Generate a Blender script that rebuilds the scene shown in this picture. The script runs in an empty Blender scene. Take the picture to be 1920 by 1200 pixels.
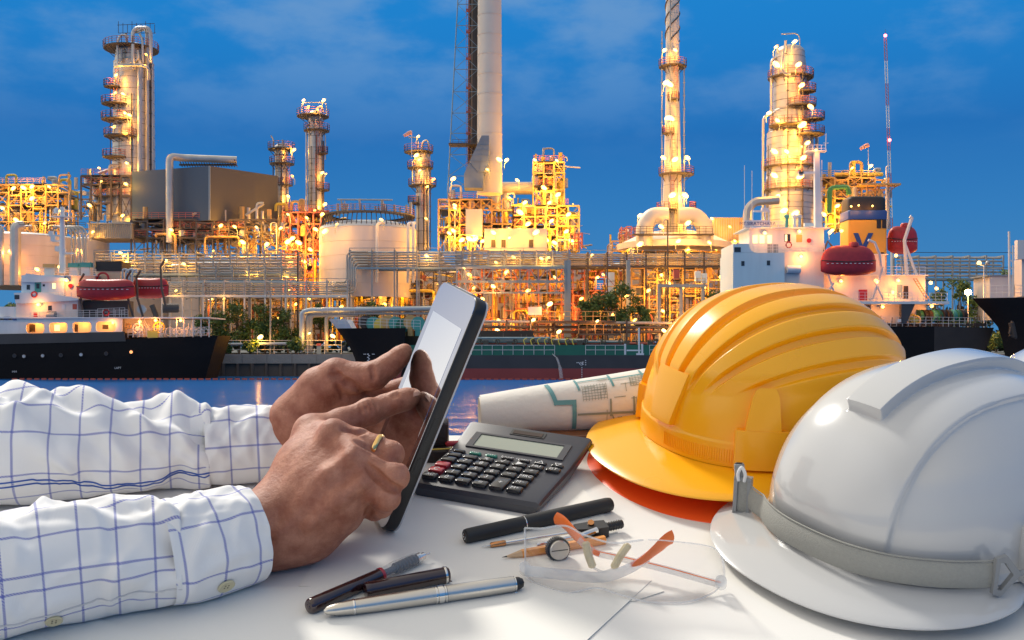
import bpy, bmesh, math, random
import numpy as np
from mathutils import Matrix, Vector, Euler
random.seed(7)
SC = bpy.context.scene
COL = SC.collection
PI = math.pi
sin, cos, rad = math.sin, math.cos, math.radians
V = Vector

# ------------------------------------------------------------------ camera
CAMZ = 6.0          # eye height above the river
F = 2000.0          # focal length in photo pixels (1920 wide)
HOR = 650.0         # horizon row in the photo
cam_d = bpy.data.cameras.new('camera')
cam = bpy.data.objects.new('camera', cam_d)
COL.objects.link(cam)
cam.location = (0, 0, CAMZ)
cam.rotation_euler = (PI / 2, 0, 0)
cam_d.sensor_width = 36
cam_d.lens = 36 * F / 1920
cam_d.shift_y = (HOR - 600) / 1920
cam_d.clip_start = 0.02
cam_d.clip_end = 6000
SC.camera = cam

# ------------------------------------------------------------------ world
W = bpy.data.worlds.new('World')
SC.world = W
W.use_nodes = True
wn = W.node_tree
wn.nodes.clear()


def wnode(t, **kw):
    n = wn.nodes.new(t)
    for k, v in kw.items():
        setattr(n, k, v)
    return n


def wl(a, b):
    wn.links.new(a, b)


def wmath(op, a, b=None):
    n = wnode('ShaderNodeMath', operation=op)
    for i, x in enumerate((a, b)):
        if x is None:
            continue
        if isinstance(x, (int, float)):
            n.inputs[i].default_value = x
        else:
            wl(x, n.inputs[i])
    return n.outputs[0]


def wstep(x, a, b, lo=0.0, hi=1.0):
    n = wnode('ShaderNodeMapRange', interpolation_type='SMOOTHSTEP')
    wl(x, n.inputs[0])
    for i, v in enumerate((a, b, lo, hi)):
        n.inputs[i + 1].default_value = v
    return n.outputs[0]


tc = wnode('ShaderNodeTexCoord')
sep = wnode('ShaderNodeSeparateXYZ')
wl(tc.outputs['Generated'], sep.inputs[0])
sx_, sy_, sz_ = sep.outputs
ramp = wnode('ShaderNodeValToRGB')
cr = ramp.color_ramp
cr.elements[0].position = 0.0
cr.elements[0].color = (0.058, 0.235, 0.50, 1)
cr.elements[1].position = 1.0
cr.elements[1].color = (0.014, 0.225, 0.62, 1)
e = cr.elements.new(0.30); e.color = (0.035, 0.205, 0.51, 1)
e = cr.elements.new(0.62); e.color = (0.018, 0.162, 0.48, 1)
wl(wstep(sz_, 0.0, 0.33), ramp.inputs[0])
# thin dusk clouds, higher up
mp = wnode('ShaderNodeMapping')
mp.inputs['Scale'].default_value = (4.2, 4.2, 9.5)
mp.inputs['Location'].default_value = (0.35, 0.0, 0.55)
wl(tc.outputs['Generated'], mp.inputs[0])
nz = wnode('ShaderNodeTexNoise')
nz.inputs['Scale'].default_value = 1.6
nz.inputs['Detail'].default_value = 7
nz.inputs['Roughness'].default_value = 0.55
wl(mp.outputs[0], nz.inputs['Vector'])
cl = wmath('MULTIPLY', wstep(nz.outputs['Fac'], 0.44, 0.66), wstep(sz_, 0.15, 0.31))
cl = wmath('MULTIPLY', cl, 0.72)
mixc = wnode('ShaderNodeMixRGB')
wl(cl, mixc.inputs[0]); wl(ramp.outputs[0], mixc.inputs[1])
mixc.inputs[2].default_value = (0.16, 0.33, 0.60, 1)
# added bright zones overhead, left and behind, out of view, to light the desk
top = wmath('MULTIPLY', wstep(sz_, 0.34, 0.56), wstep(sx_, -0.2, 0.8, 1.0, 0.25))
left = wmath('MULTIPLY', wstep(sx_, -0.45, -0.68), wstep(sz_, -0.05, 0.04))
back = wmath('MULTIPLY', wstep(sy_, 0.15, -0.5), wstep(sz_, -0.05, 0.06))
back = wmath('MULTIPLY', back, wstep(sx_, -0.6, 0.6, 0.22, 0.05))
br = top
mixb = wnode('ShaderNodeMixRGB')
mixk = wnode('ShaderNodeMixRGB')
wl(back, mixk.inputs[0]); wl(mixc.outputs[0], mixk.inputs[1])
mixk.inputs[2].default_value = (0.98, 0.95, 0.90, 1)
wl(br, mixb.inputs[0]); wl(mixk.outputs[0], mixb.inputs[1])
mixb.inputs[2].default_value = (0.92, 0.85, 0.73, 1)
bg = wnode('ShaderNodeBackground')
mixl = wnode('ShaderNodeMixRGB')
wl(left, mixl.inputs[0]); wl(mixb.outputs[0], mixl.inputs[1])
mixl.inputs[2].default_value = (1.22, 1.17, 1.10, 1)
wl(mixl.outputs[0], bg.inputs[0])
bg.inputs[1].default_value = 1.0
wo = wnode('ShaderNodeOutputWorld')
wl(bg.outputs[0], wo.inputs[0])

# ------------------------------------------------------------------ sun
sun_d = bpy.data.lights.new('sun', 'SUN')
sun_d.energy = 3.1
sun_d.angle = rad(9)
sun_d.color = (1.0, 0.95, 0.86)
sun = bpy.data.objects.new('sun', sun_d)
COL.objects.link(sun)
sun.rotation_euler = V((-0.42, 0.55, 0.72)).to_track_quat('Z', 'Y').to_euler()
SC.view_settings.view_transform = 'Standard'
SC.view_settings.look = 'None'
SC.view_settings.exposure = 0
SC.view_settings.gamma = 1
SC.cycles.max_bounces = 8
SC.cycles.transparent_max_bounces = 12
SC.cycles.sample_clamp_indirect = 4
SC.cycles.caustics_reflective = False
SC.cycles.caustics_refractive = False


# ------------------------------------------------------------------ pixel helpers
def P(u, v, Y):
    return V(((u - 960) / F * Y, Y, CAMZ - (v - HOR) / F * Y))


TILT = rad(15)
KD = 0.383
DX = V((1, 0, 0)); DY = V((0, cos(TILT), sin(TILT))); DZ = V((0, -sin(TILT), cos(TILT)))


def _ray(u, v):
    return V(((u - 960) / F, 1, -(v - HOR) / F))


_d = _ray(960, 1000)
DO = _d * (-KD * cos(TILT) / DZ.dot(_d))
MD = Matrix((
    (DX.x, DY.x, DZ.x, DO.x), (DX.y, DY.y, DZ.y, DO.y), (DX.z, DY.z, DZ.z, DO.z + CAMZ), (0, 0, 0, 1)))


def dk(u, v, h=0.0):
    """desk-plane coordinates of the photo pixel (u, v) at height h above the desk"""
    d = _ray(u, v)
    t = (-KD * cos(TILT) + h) / DZ.dot(d)
    p = d * t - DO
    return V((p.dot(DX), p.dot(DY), p.dot(DZ)))


# ------------------------------------------------------------------ materials
MATS = {}


def pm(name, col, rough=0.5, metal=0.0, var=0.12, scale=3.0, bump=0.0, bscale=40.0, coat=0.0, spec=0.5, rvar=0.1, stretch=None):
    if name in MATS:
        return MATS[name]
    m = bpy.data.materials.new(name)
    m.use_nodes = True
    nt = m.node_tree
    b = nt.nodes['Principled BSDF']
    t = nt.nodes.new('ShaderNodeTexCoord')
    src = t.outputs['Object']
    if stretch:
        mpn = nt.nodes.new('ShaderNodeMapping')
        mpn.inputs['Scale'].default_value = stretch
        nt.links.new(src, mpn.inputs[0])
        src = mpn.outputs[0]
    n = nt.nodes.new('ShaderNodeTexNoise')
    n.inputs['Scale'].default_value = scale
    n.inputs['Detail'].default_value = 5
    nt.links.new(src, n.inputs['Vector'])
    mx = nt.nodes.new('ShaderNodeMixRGB')
    nt.links.new(n.outputs['Fac'], mx.inputs[0])
    mx.inputs[1].default_value = tuple(c * (1 - var) for c in col) + (1,)
    mx.inputs[2].default_value = tuple(min(1, c * (1 + var)) for c in col) + (1,)
    nt.links.new(mx.outputs[0], b.inputs['Base Color'])
    mr = nt.nodes.new('ShaderNodeMapRange')
    nt.links.new(n.outputs['Fac'], mr.inputs[0])
    mr.inputs[3].default_value = max(0.02, rough * (1 - rvar))
    mr.inputs[4].default_value = min(1, rough * (1 + rvar))
    nt.links.new(mr.outputs[0], b.inputs['Roughness'])
    b.inputs['Metallic'].default_value = metal
    b.inputs['Coat Weight'].default_value = coat
    b.inputs['Coat Roughness'].default_value = 0.06
    b.inputs['Specular IOR Level'].default_value = spec
    if bump:
        n2 = nt.nodes.new('ShaderNodeTexNoise')
        n2.inputs['Scale'].default_value = bscale
        n2.inputs['Detail'].default_value = 4
        nt.links.new(src, n2.inputs['Vector'])
        bp = nt.nodes.new('ShaderNodeBump')
        bp.inputs['Strength'].default_value = bump
        bp.inputs['Distance'].default_value = 1.0 / bscale
        nt.links.new(n2.outputs['Fac'], bp.inputs['Height'])
        nt.links.new(bp.outputs[0], b.inputs['Normal'])
    MATS[name] = m
    return m


def emis(name, col, strength):
    if name in MATS:
        return MATS[name]
    m = bpy.data.materials.new(name)
    m.use_nodes = True
    b = m.node_tree.nodes['Principled BSDF']
    b.inputs['Base Color'].default_value = (0.8, 0.7, 0.5, 1)
    b.inputs['Emission Color'].default_value = tuple(col) + (1,)
    b.inputs['Emission Strength'].default_value = strength
    m.cycles.emission_sampling = 'NONE'
    MATS[name] = m
    return m


# ------------------------------------------------------------------ mesh builder
class MB:
    def __init__(self):
        self.v = []; self.f = []; self.mi = []; self.uv = None; self.cur = 0

    def add(self, vs, fs, M=None):
        o = len(self.v)
        if M is not None:
            vs = [M @ V(p) for p in vs]
        self.v.extend([tuple(p) for p in vs])
        self.f.extend([tuple(i + o for i in q) for q in fs])
        self.mi.extend([self.cur] * len(fs))
        return self

    def box(self, lo, hi, M=None):
        x0, y0, z0 = lo; x1, y1, z1 = hi
        vs = [(x0, y0, z0), (x1, y0, z0), (x1, y1, z0), (x0, y1, z0), (x0, y0, z1), (x1, y0, z1), (x1, y1, z1), (x0, y1, z1)]
        fs = [(0, 3, 2, 1), (4, 5, 6, 7), (0, 1, 5, 4), (1, 2, 6, 5), (2, 3, 7, 6), (3, 0, 4, 7)]
        return self.add(vs, fs, M)

    def cbox(self, c, s, M=None):
        return self.box([c[i] - s[i] / 2 for i in range(3)], [c[i] + s[i] / 2 for i in range(3)], M)

    def rbox(self, lo, hi, b, M=None):
        """box with chamfered vertical edges and top rim"""
        x0, y0, z0 = lo; x1, y1, z1 = hi
        def ring(i, z):
            r = b
            a, c, d, e = x0 + i, x1 - i, y0 + i, y1 - i
            pts = []
            for (cx, cy, a0) in ((c - r, e - r, 0), (a + r, e - r, 90), (a + r, d + r, 180), (c - r, d + r, 270)):
                for k in range(5):
                    t = rad(a0 + k * 22.5)
                    pts.append((cx + r * cos(t), cy + r * sin(t), z))
            return pts
        rings = [ring(0, z0), ring(0, z1 - b * 0.6), ring(b * 0.18, z1 - b * 0.25), ring(b * 0.6, z1)]
        n = 20
        vs = sum(rings, [])
        fs = []
        for j in range(3):
            for i in range(n):
                fs.append((j * n + i, j * n + (i + 1) % n, (j + 1) * n + (i + 1) % n, (j + 1) * n + i))
        fs.append(tuple(range(3 * n, 4 * n)))
        fs.append(tuple(reversed(range(n))))
        return self.add(vs, fs, M)

    def tube(self, pts, r, n=8, cap=True, closed=False, M=None):
        pts = [V(p) for p in pts]
        m = len(pts)
        rs = r if isinstance(r, (list, tuple)) else [r] * m
        vs = []; up = None
        for i, p in enumerate(pts):
            if closed:
                t = pts[(i + 1) % m] - pts[i - 1]
            else:
                t = pts[min(i + 1, m - 1)] - pts[max(i - 1, 0)]
            t.normalize()
            if up is None:
                up = V((0, 0, 1)) if abs(t.z) < 0.9 else V((1, 0, 0))
            s = t.cross(up)
            if s.length < 1e-6:
                s = t.cross(V((0, 1, 0.3)))
            s.normalize()
            up = s.cross(t)
            for k in range(n):
                a = 2 * PI * (k + 0.5) / n
                vs.append(p + (s * cos(a) + up * sin(a)) * rs[i])
        fs = []
        for i in range(m if closed else m - 1):
            j = (i + 1) % m
            for k in range(n):
                fs.append((i * n + k, i * n + (k + 1) % n, j * n + (k + 1) % n, j * n + k))
        if cap and not closed:
            fs.append(tuple(reversed(range(n)))); fs.append(tuple(range((m - 1) * n, m * n)))
        return self.add(vs, fs, M)

    def cyl(self, p0, p1, r0, r1=None, n=16, cap=True, M=None):
        return self.tube([p0, p1], [r0, r0 if r1 is None else r1], n, cap, M=M)

    def lathe(self, prof, n=24, M=None, cap=True, a0=0.0, a1=2 * PI):
        full = abs(a1 - a0 - 2 * PI) < 1e-6
        m = n if full else n + 1
        vs = [(r * cos(a0 + (a1 - a0) * k / n), r * sin(a0 + (a1 - a0) * k / n), z) for r, z in prof for k in range(m)]
        fs = []
        for i in range(len(prof) - 1):
            for k in range(n):
                k2 = (k + 1) % m
                fs.append((i * m + k, i * m + k2, (i + 1) * m + k2, (i + 1) * m + k))
        if cap and full:
            if prof[0][0] > 1e-6:
                fs.append(tuple(reversed(range(m))))
            if prof[-1][0] > 1e-6:
                fs.append(tuple(range((len(prof) - 1) * m, len(prof) * m)))
        return self.add(vs, fs, M)

    def prism(self, poly, d0, d1, axis='y', M=None):
        """polygon (a, b) extruded along an axis; axis y: (a,b)=(x,z); axis z: (x,y); axis x: (y,z)"""
        def mk(a, b, d):
            return {'y': (a, d, b), 'z': (a, b, d), 'x': (d, a, b)}[axis]
        n = len(poly)
        vs = [mk(a, b, d0) for a, b in poly] + [mk(a, b, d1) for a, b in poly]
        fs = [tuple(range(n)), tuple(reversed(range(n, 2 * n)))]
        for i in range(n):
            fs.append((i, i + n, (i + 1) % n + n, (i + 1) % n))
        return self.add(vs, fs, M)

    def grid(self, rows, closed_u=False, flip=False, M=None):
        n = len(rows[0]); m = len(rows)
        vs = [p for r in rows for p in r]
        fs = []
        for i in range(m - 1):
            for k in range(n if closed_u else n - 1):
                q = (i * n + k, i * n + (k + 1) % n, (i + 1) * n + (k + 1) % n, (i + 1) * n + k)
                fs.append(tuple(reversed(q)) if flip else q)
        return self.add(vs, fs, M)

    def torus(self, c, R, r, ax='y', n=24, k=8, M=None):
        pts = []
        for i in range(n):
            a = 2 * PI * i / n
            o = {'y': (cos(a) * R, 0, sin(a) * R), 'z': (cos(a) * R, sin(a) * R, 0), 'x': (0, cos(a) * R, sin(a) * R)}[ax]
            pts.append(V(c) + V(o))
        return self.tube(pts, r, k, closed=True, M=M)

    def build(self, name, mat, parent=None, angle=35, mats=None, smooth=True, fix=True):
        me = bpy.data.meshes.new(name)
        me.from_pydata(self.v, [], self.f)
        for m in (mats or [mat]):
            me.materials.append(m)
        if mats:
            me.polygons.foreach_set('material_index', self.mi)
        if fix:
            bm = bmesh.new(); bm.from_mesh(me)
            bmesh.ops.recalc_face_normals(bm, faces=bm.faces)
            bm.to_mesh(me); bm.free()
        if smooth:
            me.polygons.foreach_set('use_smooth', [True] * len(me.polygons))
            me.set_sharp_from_angle(angle=rad(angle))
        if self.uv is not None:
            ul = me.uv_layers.new(name='UVMap')
            li = np.empty(len(me.loops), np.int32)
            me.loops.foreach_get('vertex_index', li)
            ul.data.foreach_set('uv', np.asarray(self.uv, np.float32)[li].ravel())
        me.update()
        o = bpy.data.objects.new(name, me)
        COL.objects.link(o)
        if parent is not None:
            adopt(o, parent)
        return o


def adopt(o, parent):
    o.parent = parent
    r = parent
    if 'base' in r:
        o.matrix_parent_inverse = Matrix.Translation(-V(r['base']))


def thing(name, label, cat, base=(0, 0, 0), group=None, desk=False):
    o = bpy.data.objects.new(name, None)
    COL.objects.link(o)
    o.empty_display_size = 0.1
    o['base'] = tuple(base)
    M = Matrix.Translation(V(base))
    o.matrix_world = (MD @ M) if desk else M
    tag(o, label, cat, group)
    return o


def tag(o, label=None, cat=None, group=None, kind=None):
    for k, v in (('label', label), ('category', cat), ('group', group), ('kind', kind)):
        if v:
            o[k] = v
    return o


def struct(o):
    o['kind'] = 'structure'
    return o


def deskify(o, base=(0, 0, 0)):
    """a single-mesh thing whose vertices are desk coordinates"""
    o.data.transform(Matrix.Translation(-V(base)))
    o.matrix_world = MD @ Matrix.Translation(V(base))
    return o


def text_mesh(name, s, size, M, mat, parent, extrude=.00008, align='CENTER'):
    c = bpy.data.curves.new('tmp', 'FONT'); c.body = s; c.size = size; c.align_x = align; c.align_y = 'CENTER'; c.extrude = extrude; c.resolution_u = 3
    o = bpy.data.objects.new('tmp', c); COL.objects.link(o)
    dg = bpy.context.evaluated_depsgraph_get(); dg.update()
    me = bpy.data.meshes.new_from_object(o.evaluated_get(dg))
    bpy.data.objects.remove(o); bpy.data.curves.remove(c)
    me.transform(M); me.name = name; me.materials.clear(); me.materials.append(mat)
    o = bpy.data.objects.new(name, me); COL.objects.link(o); adopt(o, parent)
    return o


def text(name, s, size, M, mat, parent, extrude=.01):
    return text_mesh(name, s, size, M, mat, parent, extrude)


def bez(pts, n=24):
    """Catmull-Rom through points"""
    pts = [V(p) for p in pts]
    out = []
    m = len(pts)
    for i in range(m - 1):
        p0 = pts[max(i - 1, 0)]; p1 = pts[i]; p2 = pts[i + 1]; p3 = pts[min(i + 2, m - 1)]
        for k in range(n):
            t = k / n
            out.append(0.5 * ((2 * p1) + (-p0 + p2) * t + (2 * p0 - 5 * p1 + 4 * p2 - p3) * t * t + (-p0 + 3 * p1 - 3 * p2 + p3) * t ** 3))
    out.append(pts[-1])
    return out


def ell(pts, r, k=4):
    """polyline with rounded elbows of radius r"""
    pts = [V(p) for p in pts]
    out = [pts[0]]
    for i in range(1, len(pts) - 1):
        a, b, c = pts[i - 1], pts[i], pts[i + 1]
        d1 = (a - b); d2 = (c - b)
        rr = min(r, d1.length * 0.45, d2.length * 0.45)
        p, q = b + d1.normalized() * rr, b + d2.normalized() * rr
        for j in range(k + 1):
            t = j / k
            out.append(p * (1 - t) ** 2 + b * 2 * t * (1 - t) + q * t * t)
    out.append(pts[-1])
    return out
# ================================================================== materials of the far bank
m_alu = pm('aluminium cladding', (0.50, 0.48, 0.44), 0.42, 0.5, 0.25, 0.5)
m_alu_dark = pm('dull steel', (0.34, 0.34, 0.33), 0.5, 0.5, 0.2, 0.4)
m_conc = pm('stack shell', (0.62, 0.59, 0.53), 0.6, 0.15, 0.08, 0.3)
m_steel = pm('galvanised steel', (0.30, 0.33, 0.34), 0.5, 0.4, 0.15, 0.8)
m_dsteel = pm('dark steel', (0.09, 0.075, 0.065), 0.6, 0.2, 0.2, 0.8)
m_bsteel = pm('blue grey steel', (0.22, 0.31, 0.36), 0.5, 0.2, 0.15, 0.8)
m_rail = pm('red railing paint', (0.42, 0.13, 0.10), 0.5, 0, 0.15, 1)
m_orail = pm('ochre paint and lamp gold', (0.55, 0.34, 0.12), 0.5, 0, 0.15, 1)  # real on railings; on the golden frames it carries lamp light
m_wrail = pm('white railing paint', (0.72, 0.70, 0.66), 0.5, 0, 0.08, 1)
m_white = pm('white ship paint', (0.68, 0.71, 0.72), 0.45, 0, 0.14, 0.9, stretch=(1, 1, .15))
m_tank = pm('tank paint', (0.68, 0.62, 0.58), 0.5, 0, 0.16, 0.5, stretch=(1, 1, .10))
m_yel = pm('yellow paint', (0.75, 0.55, 0.08), 0.5, 0, 0.1, 0.8)
m_pipe = pm('insulated pipe', (0.48, 0.44, 0.38), 0.45, 0.35, 0.18, 0.3)
m_pipe_b = pm('bluish pipe', (0.42, 0.50, 0.55), 0.4, 0.4, 0.12, 0.3)
m_green = pm('green paint', (0.08, 0.30, 0.10), 0.5, 0, 0.1, 1)
m_box_l = pm('grey cladding', (0.048, 0.085, 0.140), 0.6, 0.1, 0.08, 0.12, stretch=(3, 3, 0.3))
m_box_r = pm('brown cladding', (0.085, 0.085, 0.082), 0.6, 0.1, 0.08, 0.12, stretch=(3, 3, 0.3))
m_lamp = emis('sodium lamp', (1.0, 0.56, 0.11), 3.4)
m_lampd = emis('dim sodium lamp', (1.0, 0.46, 0.08), 1.5)
m_lampw = emis('pale lamp', (1.0, 0.70, 0.24), 3.6)
m_redlamp = emis('red beacon', (1.0, 0.10, 0.08), 14)
WARM = (1.0, 0.425, 0.045)
ORANGE = (1.0, 0.33, 0.05)
NL = [0]
LK = 0.72


def light(p, W, parent, col=WARM, r=0.35):
    d = bpy.data.lights.new('lamp_light', 'POINT')
    d.energy = W * LK; d.color = col; d.shadow_soft_size = r
    o = bpy.data.objects.new('lamp_light', d)
    COL.objects.link(o)
    adopt(o, parent)
    o.matrix_basis = Matrix.Translation(V(p))
    o.visible_camera = False
    NL[0] += 1


def lamp(parent, u, v, Y, W=900, size=0.50, side=None, col=WARM, mat=None, pole=0):
    """floodlight: a glowing tube head on a short bent arm, and the light it gives"""
    p = P(u, v, Y)
    kk = W / 1200
    size *= min(1.5, max(.42, .42 + .48 * kk)) * random.uniform(.7, 1.15)
    if mat is None and W < 850 and random.random() < .7: mat = m_lampd
    s = side if side is not None else random.choice((-1, 1))
    b = MB()
    d = V((s * 0.85, -0.3, 0.45)).normalized()
    b.lathe([(.01, -size * 1.25), (size * .45, -size * 1.0), (size * .72, -size * .3), (size * .78, size * .3), (size * .5, size * 1.0), (.01, size * 1.25)], 12, Matrix.Translation(p) @ d.to_track_quat('Z', 'Y').to_matrix().to_4x4())
    o = b.build('floodlight', mat or m_lamp, parent)
    a = MB()
    a.tube([p + V((0, 0.1, 0)), p + V((-s * 0.5, 0.5, -0.9)), p + V((-s * 0.5, 0.5, -2.0 - pole))], 0.09, 5)
    a.build('lamp_arm', m_steel, parent)
    if W:
        light(p + V((-s * 0.2, -1.1, -0.5)), W, parent, col)
    return o


def railing(mb, pts, h=1.2, n=None, r=0.055, step=1.6, rows=2):
    pts = [V(p) for p in pts]
    for a, b in zip(pts[:-1], pts[1:]):
        L = (b - a).length
        k = max(1, int(round(L / step)))
        for i in range(k + 1):
            q = a.lerp(b, i / k)
            mb.cyl(q, q + V((0, 0, h)), r, n=4, cap=False)
        for j in range(rows):
            hh = V((0, 0, h * (j + 1) / rows))
            mb.cyl(a + hh, b + hh, r, n=4, cap=False)


def arcpts(c, R, z, a0, a1, n):
    return [V((c[0] + R * cos(rad(a0 + (a1 - a0) * i / n)), c[1] + R * sin(rad(a0 + (a1 - a0) * i / n)), z)) for i in range(n + 1)]


def ladder(mb, p, h, w=0.7, cage=True):
    p = V(p)
    for s in (-1, 1):
        mb.cyl(p + V((s * w / 2, 0, 0)), p + V((s * w / 2, 0, h)), 0.05, n=4, cap=False)
    k = int(h / 0.9)
    for i in range(k):
        z = V((0, 0, (i + 0.5) * h / k))
        mb.cyl(p + V((-w / 2, 0, 0)) + z, p + V((w / 2, 0, 0)) + z, 0.04, n=4, cap=False)
    if cage:
        for i in range(int(h / 1.8)):
            z = (i + 0.5) * 1.8
            mb.tube([p + V((-w / 2, 0, z)), p + V((-w / 2, -0.7, z)), p + V((w / 2, -0.7, z)), p + V((w / 2, 0, z))], 0.04, 4, cap=False)


def column(u, prof, Y, label, plats=(), pipes=(), lamps=(), group=None, mat=None, railmat=None, ladders=(), top_pipes=(), LW=900, deck=None, bands=2.6):
    """prof: [(v, width px)] from top to bottom"""
    s = Y / F
    x = P(u, 0, Y).x
    zs = [(P(u, v, Y).z, w * s / 2) for v, w in prof]
    zb, rb = zs[-1]
    t = thing('distillation_column', label, 'process column', (x, Y, zb), group)
    mat = mat or m_alu
    b = MB()
    pr = []
    for (z1, r1), (z0, r0) in zip(zs[:-1], zs[1:]):
        n = max(1, int((z1 - z0) / bands))
        for i in range(n):
            z = z1 + (z0 - z1) * i / n; r = r1 + (r0 - r1) * i / n
            pr += [(r * 1.018, z), (r * 1.018, z - 0.14), (r, z - 0.16)]
            if i == n - 1:
                pr.append((r0, z0 + 0.01))
    zt, rt = zs[0]
    dome = [(rt * sin(a), zt + rt * 0.5 * cos(a)) for a in (0.05, 0.5, 0.9, 1.25, 1.5)]
    M = Matrix.Translation((x, Y, 0))
    b.lathe([(r, z) for r, z in (dome + pr)][::-1], 28, M)
    b.build('shell', mat, t)
    b = MB()
    for (z1, r1), (z0, r0) in zip(zs[:-1], zs[1:]):
        n = max(1, int((z1 - z0) / bands))
        for i in range(n):
            z = z1 + (z0 - z1) * (i + .5) / n; r = r1 + (r0 - r1) * (i + .5) / n
            b.lathe([(r * 1.003, z - .05), (r * 1.012, z - .05), (r * 1.012, z + .05), (r * 1.003, z + .05)], 28, M, cap=False)
    for k in range(4):
        a = rad(200 + k * 42 + (k % 2) * 9)
        z0, z1 = zs[-1][0], zs[0][0] - random.uniform(0, .5) * (zs[0][0] - zs[-1][0])
        r = max(r_ for z_, r_ in zs) + .28
        b.cyl((x + r * cos(a), Y + r * sin(a), z0), (x + r * cos(a), Y + r * sin(a), z1), random.uniform(.08, .2), n=6)
        for j in range(int((z1 - z0) / 3)):
            b.cbox((x + r * cos(a), Y + r * sin(a), z0 + 1.5 + j * 3), (.5, .5, .12))
    b.build('bands_and_conduits', m_dsteel if mat is not m_conc else m_steel, t)
    rail = railmat or m_rail
    for (v, ul, ur) in plats:
        z = P(u, v, Y).z
        xl, xr = P(ul, v, Y).x, P(ur, v, Y).x
        R = (xr - xl) / 2
        rc = next((r_ for z_, r_ in zs if z_ <= z), rb)
        c = ((xl + xr) / 2, Y - 0.2 if R > rc * .98 else Y - rc * .85)
        d = MB()
        d.lathe([(R * 0.2, z - 0.12), (R, z - 0.12), (R, z + 0.12), (R * 0.2, z + 0.12)], 20, Matrix.Translation((c[0], c[1], 0)), cap=False)
        for a in range(200, 341, 35):
            d.cyl((c[0] + R * 0.95 * cos(rad(a)), c[1] + R * 0.95 * sin(rad(a)), z - 0.1), (x + 0.4 * R * cos(rad(a)), Y + 0.4 * R * sin(rad(a)), z - R * 0.55), 0.09, n=4)
        pl = d.build('platform', deck or m_dsteel, t)
        rr = MB()
        pts = arcpts(c, R, z + 0.1, 0, 360, 16)
        railing(rr, pts, 1.5, step=1.2, r=0.06, rows=3)
        rr.build('railing', rail, pl)
        p_ = pl
    for pp in pipes:
        # (u, v top, v bottom, radius px, in front?)
        uu, v1, v2, r = pp[:4]
        yy = Y - (pp[4] if len(pp) > 4 else 0.5) * s * 20
        bpts = [P(u, v1 - r, Y), P(uu, v1 - r, yy), P(uu, v2, yy)]
        bpts = [V((x, Y, P(u, v1, Y).z)), V((P(uu, v1, Y).x, yy, P(uu, v1, Y).z)), V((P(uu, v2, Y).x, yy, P(uu, v2, Y).z))]
        q = MB(); q.tube(ell(bpts, 1.6), r * s, 10)
        q.build('riser_pipe', m_alu, t)
    for tp in top_pipes:
        q = MB(); q.tube(ell([P(a, b_, Y - c_) for a, b_, c_ in tp[0]], 1.4, 5), tp[1] * s, 8)
        q.build('overhead_pipe', m_alu_dark if len(tp) > 2 else m_alu, t)
    for (lu, v1, v2) in ladders:
        q = MB()
        p = P(lu, v2, Y); ladder(q, (p.x, Y - rb - 0.7, p.z), P(lu, v1, Y).z - p.z)
        q.build('ladder', rail, t)
    for l in lamps:
        lu, lv = l[:2]
        lamp(t, lu, lv, Y - rb - 1.4 if abs(lu - u) < rb / s else Y - 1.5, l[2] if len(l) > 2 else LW)
    return t


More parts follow.
